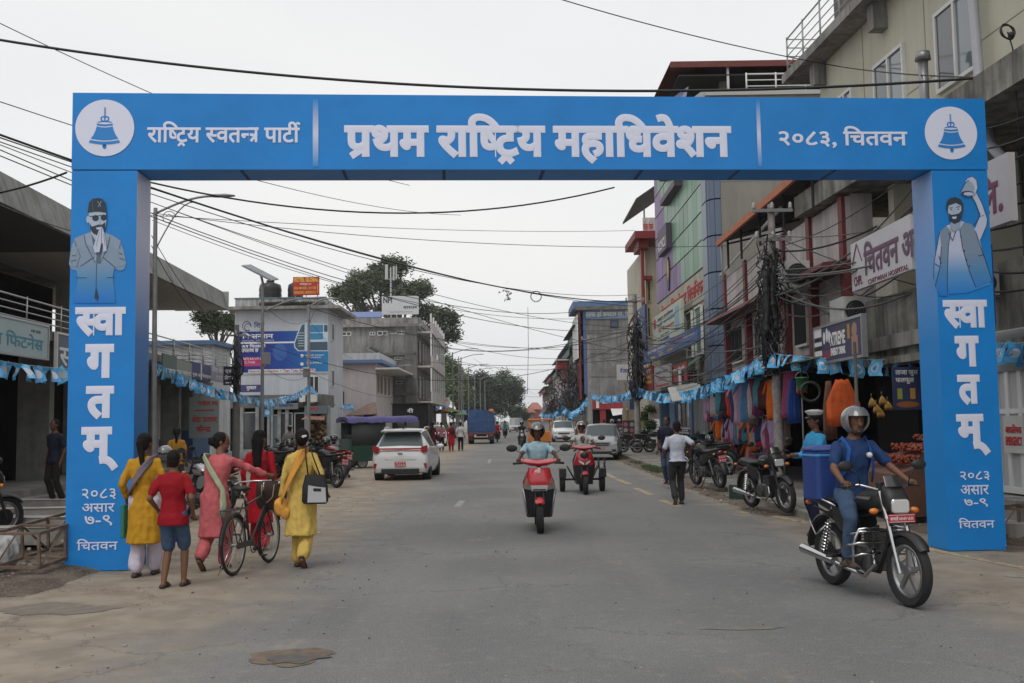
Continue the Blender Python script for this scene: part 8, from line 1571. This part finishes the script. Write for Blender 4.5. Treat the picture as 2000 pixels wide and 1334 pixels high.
hd=a['hd'];m=mk(M('cap_white',(.5,.5,.48),.6),True);m.lathe([(.092,0),(.10,.02),(.13,.05),(.135,.065),(.05,.085),(.0,.085)],hd+Vector((0,-.01,.07)),n=20);a['put'](m,'cap_top',rm=False);m=mk(BLK,True);m.lathe([(.094,-.02),(.095,.012)],hd+Vector((0,-.01,.07)),n=20);m.loft([[hd+Vector((.075*cos(t),.08+.045*sin(t),.045-.02*sin(t)+dz))for t in[pi*i/8 for i in range(9)]]for dz in(0,.008)]);a['put'](m,'cap_band',rm=False)
m=mk(BLK);[m.bb(s*.10-.02,s*.10+.02,-.05,.05,a['sh'][0].z+.055,a['sh'][0].z+.068)for s in(-1,1)];a['put'](m,'epaulette',rm=False)
def rider(label,bike,seat,H,hands,feet,**kw):
 """seat, hands, feet in the vehicle's local coordinates"""
 k=H/1.7;bz=bike.rotation_euler[2];s_=bike.scale.x;off=Vector((0,seat[1]*s_,0));R=Matrix.Rotation(bz,3,'Z');loc=bike.location+R@off
 cv=lambda p:tuple(((Vector(p)*s_)-off)/k)
 return person(label,loc,bz,H,pv=(0,0,seat[2]*s_/k),wl=cv((-hands[0],hands[1],hands[2])),wr=cv((hands[0],hands[1],hands[2])),al=cv((-feet[0],feet[1],0))[:2],ar=cv((feet[0],feet[1],0))[:2],az=(feet[2]*s_/k-.075,feet[2]*s_/k-.075),sit=True,grip=True,**kw)
DB=cloth('rider_navy',(.018,.045,.13));a=rider('rider in a navy polo and jeans with a silver helmet on the near motorcycle',mc,(0,-.22,.94),1.70,(.33,.20,1.055),(.2,.0,.33),skin=0,lean=8,top=DB,topk='tshirt',bot=('jeans',cloth('jeans',(.06,.10,.17))),helmet=HELM,face='beard',vox=.010,turn=-4)
e_=a['e'];k_=a['k'];m=mk(WHT,True);c_=a['pv']+a['up']*.36+Vector((-.09,.135,0));m.cap(c_,c_+Vector((0,.006,0)),.028,.028,n=12);a['put'](m,'chest_badge',rm=False)
for s in(-1,1):ribbon(a,cloth('strap_blue',(.02,.09,.32)),[a['sh'][0 if s<0 else 1]+Vector((-s*.06,-.10,.02)),a['sh'][0 if s<0 else 1]+Vector((-s*.06,0,.075)),a['pv']+a['up']*.42+Vector((s*.115,.115,0)),a['pv']+a['up']*.25+Vector((s*.14,.13,0)),a['pv']+a['up']*.1+Vector((s*.17,.06,0))],.022,'backpack_strap',.01)
R_=Matrix.Rotation(mc.rotation_euler[2],3,'Z');bp=thing('delivery_bag','large blue square delivery bag carried on the back of the near rider','bag',mc.location+R_@Vector((-.0,-.68,.86)),mc.rotation_euler[2]);BB2=M('bag_royal',(.018,.05,.22),.55,var=.08,bump=.2,bscale=8)
m=mk(BB2);m.rbox((0,0,.24),(.42,.34,.50),.05);m.obj('body',bp,sharp=40);m=mk(M('bag_sky',(.05,.25,.55),.6));m.rbox((0,0,.44),(.432,.352,.03),.05);m.obj('zip_band',bp);m=mk(BB2,True);m.loft([[(x*q,y*q,z)for x,y in((.23,.18),(-.23,.18),(-.23,-.18),(.23,-.18))]for z,q in((.485,.93),(.52,.84),(.54,.55))]);m.obj('lid',bp)
a=rider('rider in a pale blue shirt and dark helmet on the red and black scooter',[o for o in S.objects if o.name=='scooter'][0],(0,-.28,.86),1.62,(.33,.26,1.05),(.14,.18,.33),skin=1,lean=2,top=cloth('pale_blue',(.34,.50,.56)),bot=('slacks',cloth('brown_trouser',(.06,.03,.025))),helmet=HELMB,face=True,vox=.011)
m=mk(M('cap_beige',(.40,.37,.28),.8),True);hd=a['hd'];m.loft([[hd+a['RH']@Vector((.07*cos(t),.10+.07*sin(t),.075-.035*sin(t)+dz))for t in[pi*i/8 for i in range(9)]]for dz in(0,.012)]);m.loft([[hd+Vector((.085*cos(t)*q,.105*sin(t)*q,z))for t in[pi*i/10 for i in range(11)]]for q,z in((1,.055),(1.03,.085),(.95,.12))],cap=False,closed=False);a['put'](m,'cap',rm=False)
a=rider('rider in a white shirt with a pale pink helmet on the three wheeled scooter',s3,(0,-.38,.86),1.62,(.33,.25,1.03),(.16,.1,.33),skin=1,lean=-2,top=cloth('greywhite',(.42,.42,.42)),bot=('slacks',cloth('black_trouser',(.02,.02,.02))),helmet=M('helmet_pink',(.50,.36,.36),.3,coat=.6),face=True)
person('small child sitting in front of the rider on the three wheeled scooter',s3.location+Vector((.0,-.02,0)),pi,1.05,False,0,pv=(.0,0,1.32),top=cloth('grey_child',(.30,.28,.28)),bot=('slacks',cloth('child_trouser',(.1,.1,.12))),sit=True,al=(-.12,.2),ar=(.12,.2),az=(.8,.8),wl=(-.25,.35,1.65),wr=(.25,.35,1.65),face=True,turn=15)
def farrider(label,x,D,rz,col,tp,hel,H=1.62,hr='short'):
 b=scooter(label[1],at(x,D),rz,col,face='b',group=None)if label[2]=='s' else motorcycle(label[1],at(x,D),rz,body=col,plates='')
 return rider(label[0],b,(0,-.28,.88),H,(.33,.25,1.03),(.16,.1,.33),skin=1,top=tp,bot=('slacks',NAV),helmet=hel,hair=hr,vox=.022)
farrider(('rider in black on the motorcycle ahead of the orange three wheeler','black and white motorcycle ahead of the orange three wheeler','m'),1019,60,pi,BLK,cloth('black_j',(.015,.015,.015)),HELMB)
farrider(('person in red riding a scooter right of the blue truck','red scooter riding away beside the blue truck','s'),971,82,0,REDP,cloth('red_b',(.30,.02,.03)),HELMB);farrider(('rider in teal on the scooter right of the truck','dark scooter with a red tail riding away down the road','s'),986,100,0,PLB,cloth('teal',(.04,.15,.18)),HELMB)
farrider(('seated person on a motorcycle beside the red shop','black motorcycle standing before the red shop','m'),1196,64,pi,BLK,cloth('dark_a',(.03,.03,.035)),M('helmet_white',(.5,.5,.5),.3,coat=.5));farrider(('second seated person on a motorcycle by the red shop','black motorcycle second before the red shop','m'),1210,66,pi,BLK,cloth('maroon_a',(.1,.02,.03)),HELMB)
walk=[(845,58,'person in maroon carrying a large dark bag near the white car',(.16,.02,.03),'kurta',(.14,.02,.03),True,'tail'),(862,60,'person in a pink top and dark trousers walking with the group',(.48,.20,.22),'longsleeve',(.06,.03,.03),True,'tail'),(881,58,'woman in a long red dress with a black backpack',(.34,.01,.02),'kurta',(.36,.01,.02),True,'bun'),(899,59,'man in a white jacket and dark striped trousers beside the truck',(.50,.50,.52),'longsleeve',(.02,.02,.03),False,'short'),
 (346,24,'person in an ochre top in front of the dark shop',(.30,.15,.02),'tshirt',(.05,.05,.05),True,'tail'),(566,36,'man with a grey cap behind the parked motorcycles',(.12,.12,.12),'tshirt',(.05,.05,.05),False,'short'),(1180,72,'person in white standing by the red shop',(.5,.5,.53),'tshirt',(.05,.05,.06),False,'short'),(855,100,'person in blue in the far left crowd',(.06,.12,.25),'tshirt',(.03,.03,.03),False,'short'),(872,110,'person in green in the far left crowd',(.05,.14,.08),'kurta',(.05,.1,.06),True,'tail'),(888,104,'person in grey in the far left crowd',(.2,.2,.2),'tshirt',(.03,.03,.03),False,'short'),(1133,62,'person in orange standing between the cars on the right',(.45,.14,.02),'tshirt',(.04,.03,.03),False,'short'),(108,20.5,'person in a dark shirt standing inside the dim near shop',(.015,.018,.035),'tshirt',(.02,.018,.016),False,'short')]
for(x,D,lb,c,tk,bc,f_,hr_)in walk:
 n_=lb.replace(' ','_')[:24];z0=.2 if x==108 else 0;a=person(lb,(P(x,820,D).x,D,z0),radians(rnd.uniform(-8,8))if D>30 or x==346 else 2.6,1.64,f_,1,top=cloth(n_+'t',c),topk=tk,bot=('slacks',cloth(n_+'b',bc)),hair=hr_,al=(-.09,rnd.uniform(-.18,.15)),ar=(.09,rnd.uniform(-.15,.18)),vox=.022,face=(x==108))
 if 'backpack' in lb:m=mk(BK,True);m.ell((.05,-.2,1.22),(.14,.09,.2));a['put'](m,'backpack',rm=False)
 if 'cap' in lb:m=mk(M('cap_grey',(.2,.19,.16),.8),True);m.ell(a['hd']+Vector((0,0,.06)),(.095,.115,.07));a['put'](m,'cap',rm=False)
 if 'bag' in lb:m=mk(BK,True);m.ell((.33,0,.8),(.16,.12,.2));a['put'](m,'carried_bag',rm=False)
for k,(x,y,D,c)in enumerate(((567,866,30.6,HELMB),(637,862,28.4,HELMB),(652,856,31.6,HELMB),(322,884,18.0,HELM),(1386,858,28.8,HELMB))):
 p=P(x,y,D);m=mk(c,True);m.ell((0,0,0),(.135,.15,.13),n=18,k=10);e=thing('helmet',['black helmet hung on the fourth motorcycle of the left row','matt black helmet on the mirror of the nearest left row motorcycle','dark helmet behind the matt black one','grey striped helmet behind the boy in red','black helmet on the motorcycle before the grey shutter'][k],'helmet',p);m.obj('shell',e);m=mk(M('visor_smoke'),True);m.ell((0,-.05,-.01),(.11,.108,.06),n=14,k=7);m.obj('visor',e)
# ================================================================ SHOP GOODS ON THE RIGHT
rg=random.Random(17)
GC=[((.42,.25,.34),'pale pink'),((.10,.22,.40),'blue'),((.30,.05,.12),'berry'),((.16,.04,.10),'plum'),((.46,.03,.03),'red'),((.05,.05,.06),'black patterned'),((.20,.13,.12),'brown'),((.03,.05,.12),'navy'),((.06,.22,.27),'teal'),((.60,.12,.01),'bright orange'),((.50,.42,.42),'cream'),((.36,.26,.42),'lilac'),((.10,.03,.03),'maroon'),((.28,.28,.30),'grey')]
def garment(px,py,D,w,h,ci,kind,k,where):
 c,nm=GC[ci];p=P(px,py,D);mt=M('garment_%s'%nm.replace(' ','_'),c,.8,col2=tuple(x*.45+.02 for x in c)if ci in(5,6,10,2)else None,scale=30 if ci in(5,6,10,2)else 8,var=.12,spec=.15);m=mk(mt,True);n=18;rs=[]
 for j in range(7):
  v=j/6;ww=w*(.55+.45*min(1,v*3))if kind=='dress' else w*(.8+.15*sin(v*5+k));rs.append([Vector((sin(a)*.03*(1+v)+.03*(.3+v)*sin(5*cos(a)*1.6+k),cos(a)*ww/2,-h*v-.04*sin(4*cos(a)+k)*v))for a in[2*pi*i/n for i in range(n)]])
 m.loft(rs)
 if kind=='shirt':[m.loft([[Vector((.03*cos(a),s*(w*.42+t*w*.35)+.03*sin(a)*.5,-.05-.28*t+.05*sin(a)))for a in[2*pi*i/8 for i in range(8)]]for t in(0,.5,1)])for s in(-1,1)]
 o=m.obj('hanging_garment',None,p,rg.uniform(.3,1.3));return tag(o,'%s %s hanging in the %s of the clothes rack'%(nm,kind,where),'garment','clothes hanging at the right side shop')
k=0
for row,(y0,hh,n_)in enumerate(((2.62,.95,30),(1.68,.8,24),(1.0,.75,14))):
 for i in range(n_):
  D=32-10*(i+.5)/n_ if row==0 else 31.5-(7.5 if row==1 else 6)*(i+.5)/n_;X=6.05+.25*row+rg.uniform(-.08,.08)
  o=garment(1500,800,25,rg.uniform(.34,.52),hh*rg.uniform(.7,1.15),(0,1,3,5,4,2,6,8,9,7,11,10,12,13)[(i*5+row*3)%14]if not(row==0 and i in(10,11))else 9,('shawl','dress','shirt')[rg.randrange(3)],k,('upper row','middle row','lowest row')[row]+(', shutter end' if i<n_/3 else ', middle' if i<2*n_/3 else ', pole end'));o.location=(X,D,y0+rg.uniform(-.06,.06));k+=1
m=mk(STEEL,True);t=T('clothes_rack','long metal rail carrying the hanging clothes','rack',(6.1,27,.1));m.cyl((6.05,21.8,2.68),(6.05,32.3,2.68),.018,n=6);m.cyl((6.3,23.8,1.72),(6.3,31.8,1.72),.015,n=6);t.obj(m,'rail');m=mk(STEEL,True)
for y in(22,25.5,29,32.2):m.cyl((6.2,y,.1),(6.2,y,2.75),.02,n=6)
t.obj(m,'upright')
for(x,y,D,w,h,c,nm,lb,ct)in((1548,700+40,22,.28,.95,(.01,.05,.25),'hanging_garment','deep blue raincoat hanging by the painted pole','garment'),(1645,742,19,.62,.85,(.50,.08,.01),'hanging_garment','wide bright orange dress hanging in the dark shop opening','garment'),(1565,738,20.8,.2,.3,(.60,.10,.01),'hanging_garment','small orange cape hanging beside the green bucket','garment'),(1618,745,19.6,.25,1.1,(.12,.05,.03),'hanging_garment','brown drape hanging left of the orange dress','garment')):
 p=P(x,y,D);m=mk(M('g_'+lb[:9].replace(' ','_'),c,.8,var=.25,scale=6),True);m.loft([[Vector((cos(a)*w/2*(.4+.6*min(1,v*2)),sin(a)*.05+.035*v*sin(9*cos(a)*2),-h*v-.02*sin(7*cos(a))))for a in[2*pi*i/28 for i in range(28)]]for v in(0,.08,.25,.5,.75,1)]);tag(m.obj(nm,None,p),lb,ct)
def bucket(lb,px,py,D,c,r=.13,h=.26,nm='bucket'):
 p=P(px,py,D);e=thing(nm,lb,'bucket',p);m=mk(M('bucket_'+lb[:5].strip(),c,.4),True);m.lathe([(r*.75,0),(r,h),(r*1.06,h),(r*1.06,h-.02)],n=20,cap=False);m.cyl((0,0,0),(0,0,.01),r*.75,n=20);m.obj('body',e);m=mk(STEEL,True);m.tube([(r*cos(a),0,h+r*.9*sin(a))for a in[pi*i/10 for i in range(11)]],.004,n=4);m.obj('handle',e)
bucket('green plastic bucket hanging under the awning',1567,762,20.7,(.01,.12,.04))
m=mk(BLK,True);p=P(1583,765,20.5);m.torus((0,0,0),.19,.03,R=Matrix.Rotation(radians(85),3,'X'),n=26,k=6,sq=.6);tag(m.obj('hanging_belt',None,p),'round black coil of hose hanging near the green bucket','hose')
for k,(x,y)in enumerate(((1702,780),(1711,792),(1722,776),(1733,786),(1718,800))):
 p=P(x,y,17.6);e=thing('banana_bunch',['leftmost banana bunch hanging in the fruit stall','lower left banana bunch','middle yellow banana bunch','right hand banana bunch','lowest banana bunch with dark stem'][k]+(' of the fruit stall' if k else ''),'bananas',p);m=mk(M('banana',(.30,.17,.03),.6,var=.3,scale=20),True)
 for i in range(6):a=(i-2.5)*.32;m.tube([(0,0,.03),(.05*sin(a),-.03,-.03),(.085*sin(a),-.045,-.09),(.08*sin(a),-.03,-.14)],[.005,.012,.012,.003],n=6)
 m.obj('fruit',e);m=mk(BARK,True);m.cyl((0,0,.02),(0,0,.1),.01,n=5);m.obj('stem',e)
e=T('fruit_stall','sloping fruit and vegetable stall behind the near rider','stall',(6.6,17,.1));SF_=P(1745,900,17.2)
m=mk(M('stall_wood',(.13,.06,.04),.8,var=.2));m.hexa([(6.0,16.2,.1),(7.6,16.2,.1),(7.6,18.2,.1),(6.0,18.2,.1),(6.0,16.2,.75),(7.6,16.2,1.35),(7.6,18.2,1.35),(6.0,18.2,.75)]);e.obj(m,'counter');m=mk(MAR);m.bb(6.6,7.8,16.1,16.16,.3,1.3);e.obj(m,'side_board');m=mk(CONCD);m.cyl((6.1,18.2,.1),(6.1,18.2,3.0),.03,n=6);e.obj(m,'post');m=mk(CONCD);m.cyl((7.6,18.2,.1),(7.6,18.2,3),.03,n=6);e.obj(m,'post')
for k,(cols,lb)in enumerate((([(.30,.03,.015),(.34,.08,.02)],'pile of red tomatoes on the fruit stall'),([(.06,.16,.03),(.10,.22,.05)],'pile of green vegetables on the fruit stall'),([(.09,.13,.05),(.05,.08,.03)],'pile of dark green gourds on the fruit stall'),([(.42,.10,.12),(.3,.05,.06)],'pile of pink apples on the fruit stall'),([(.36,.16,.03),(.25,.13,.05)],'pile of oranges on the fruit stall'),([(.25,.2,.12),(.16,.12,.08)],'pile of potatoes and onions on the fruit stall'))):
 heapfruit('produce_pile',lb,(6.3+.42*(k%3),16.75+.75*(k//3),.98+.16*(k%3)),(.2,.34,.05),[tuple(x*.7 for x in q)for q in cols],150,50+k,.03)
m=mk(CONC);m.bb(6.9,7.2,16.1,20.6,2.9,3.15);tag(m.obj('lintel_beam'),'concrete lintel over the fruit stall opening','beam')
sign(Frame((0,17.9,0),(1,0,0)),(1741,717,1800,800),panel('juice_navy',(.02,.03,.09)),[("ताजा जुस",(.1,.78,.9,.92),TXW,.02),("फलफुल",(.1,.6,.75,.74),TXW,.02)],'navy juice poster with two yellow glasses next to the right pillar',n=.03,n0=0,extra=(('r',.15,.25,.32,.5,M('print_lime',(.25,.28,.04),.6)),('r',.6,.25,.78,.5,M('print_amber',(.45,.22,.03),.6)),('o',.1,.05,.9,.2,M('print_rust',(.25,.08,.02),.6))))
def crate(lb,px,py,D,c,d=(.42,.3,.28)):
 p=G(px,py,.02);e=thing('plastic_crate',lb,'crate',(p.x,p.y,.02),rg.uniform(-.3,.3));m=mk(M('crate_'+lb[:6].strip(),c,.5))
 for i in range(4):
  z=d[2]*(i+.5)/4;[m.box((0,s*d[1]/2,z),(d[0],.015,d[2]*.16))for s in(-1,1)];[m.box((s*d[0]/2,0,z),(.015,d[1],d[2]*.16))for s in(-1,1)]
 [m.box((sx*d[0]/2,sy*d[1]/2,d[2]/2),(.03,.03,d[2]))for sx in(-1,1)for sy in(-1,1)];m.box((0,0,.01),(d[0],d[1],.015));m.obj('body',e)
crate('dark green plastic crate by the kerb beside the parked motorcycle',1447,974,21,(.015,.045,.035));crate('blue plastic crate leaning at the painted pole',1553,905,20,(.012,.04,.25),(.5,.35,.4))
for k,(x,y,z,c,lb)in enumerate(((1452,905,.2,(.45,.20,.26),'pink cloth bundle heaped below the clothes rack'),(1465,912,.15,(.42,.42,.42),'white cloth bundle on the pavement by the rack'),(1500,900,.3,(.40,.30,.38),'pale lilac bag pile beside the painted pole'),(1515,885,.45,(.03,.05,.2),'dark blue bag standing by the painted pole'),(1590,880,.5,(.02,.12,.4),'blue and white bag on the rear motorcycle by the officer'),(1700,865,.5,(.3,.22,.2),'plush toy bundle in the shop opening'))):
 p=G(x,y+14,.12);m=mk(M('bundle%d'%k,c,.8,var=.3,scale=12),True);m.ell((0,0,z*.6),(.2,.16,z*.7));m.ell((.12,-.05,z*.4),(.14,.12,z*.4));me_=remesh(m,.02,2,.05,k);o=link(me_,'cloth_bundle',None,p);tag(o,lb,'bundle')
m=mk(M('sack_white',(.40,.40,.40),.8,var=.2),True);m.ell((0,0,.2),(.25,.2,.22));o=link(remesh(m,.02,2,.05,9),'sack',None,G(-4,1110,.05));tag(o,'crumpled white sack at the left edge beside the concrete beams','sack')
m=MB()
for i in range(70):
 m.mat(rg.choice([M('litter_white',(.4,.4,.4),.7),M('litter_blue',(.08,.18,.3),.7),M('litter_leaf',(.12,.09,.04),.8)]));x=rg.choice([rg.uniform(4.1,4.8),rg.uniform(-6,-3)]);y=rg.uniform(14,34);s=rg.uniform(.015,.05);a=rg.random()*6;m.add([(x+s*cos(a),y+s*sin(a),.012+(.06 if x>0 else 0)),(x-s*sin(a),y+s*cos(a),.03+(.06 if x>0 else 0)),(x-s*cos(a),y-s*sin(a),.012+(.06 if x>0 else 0)),(x+s*sin(a),y-s*cos(a),.02+(.06 if x>0 else 0))],[(0,1,2,3)])
tag(m.obj('litter'),'small scraps of paper and leaves along the road edges',None,None,'stuff')
# ================================================================ HAZE
hz=M('haze_air',(1,1,1));n=hz.node_tree;n.nodes.remove(n.nodes['Principled BSDF']);v=n.nodes.new('ShaderNodeVolumePrincipled');v.inputs['Color'].default_value=(.86,.90,.95,1);v.inputs['Density'].default_value=.0004;v.inputs['Anisotropy'].default_value=.2
n.links.new(v.outputs[0],n.nodes['Material Output'].inputs['Volume']);m=mk(hz);m.bb(-905,905,-65,1505,-1.2,34);tag(m.obj('haze'),kind='stuff',label='thin pale haze filling the air over the street')
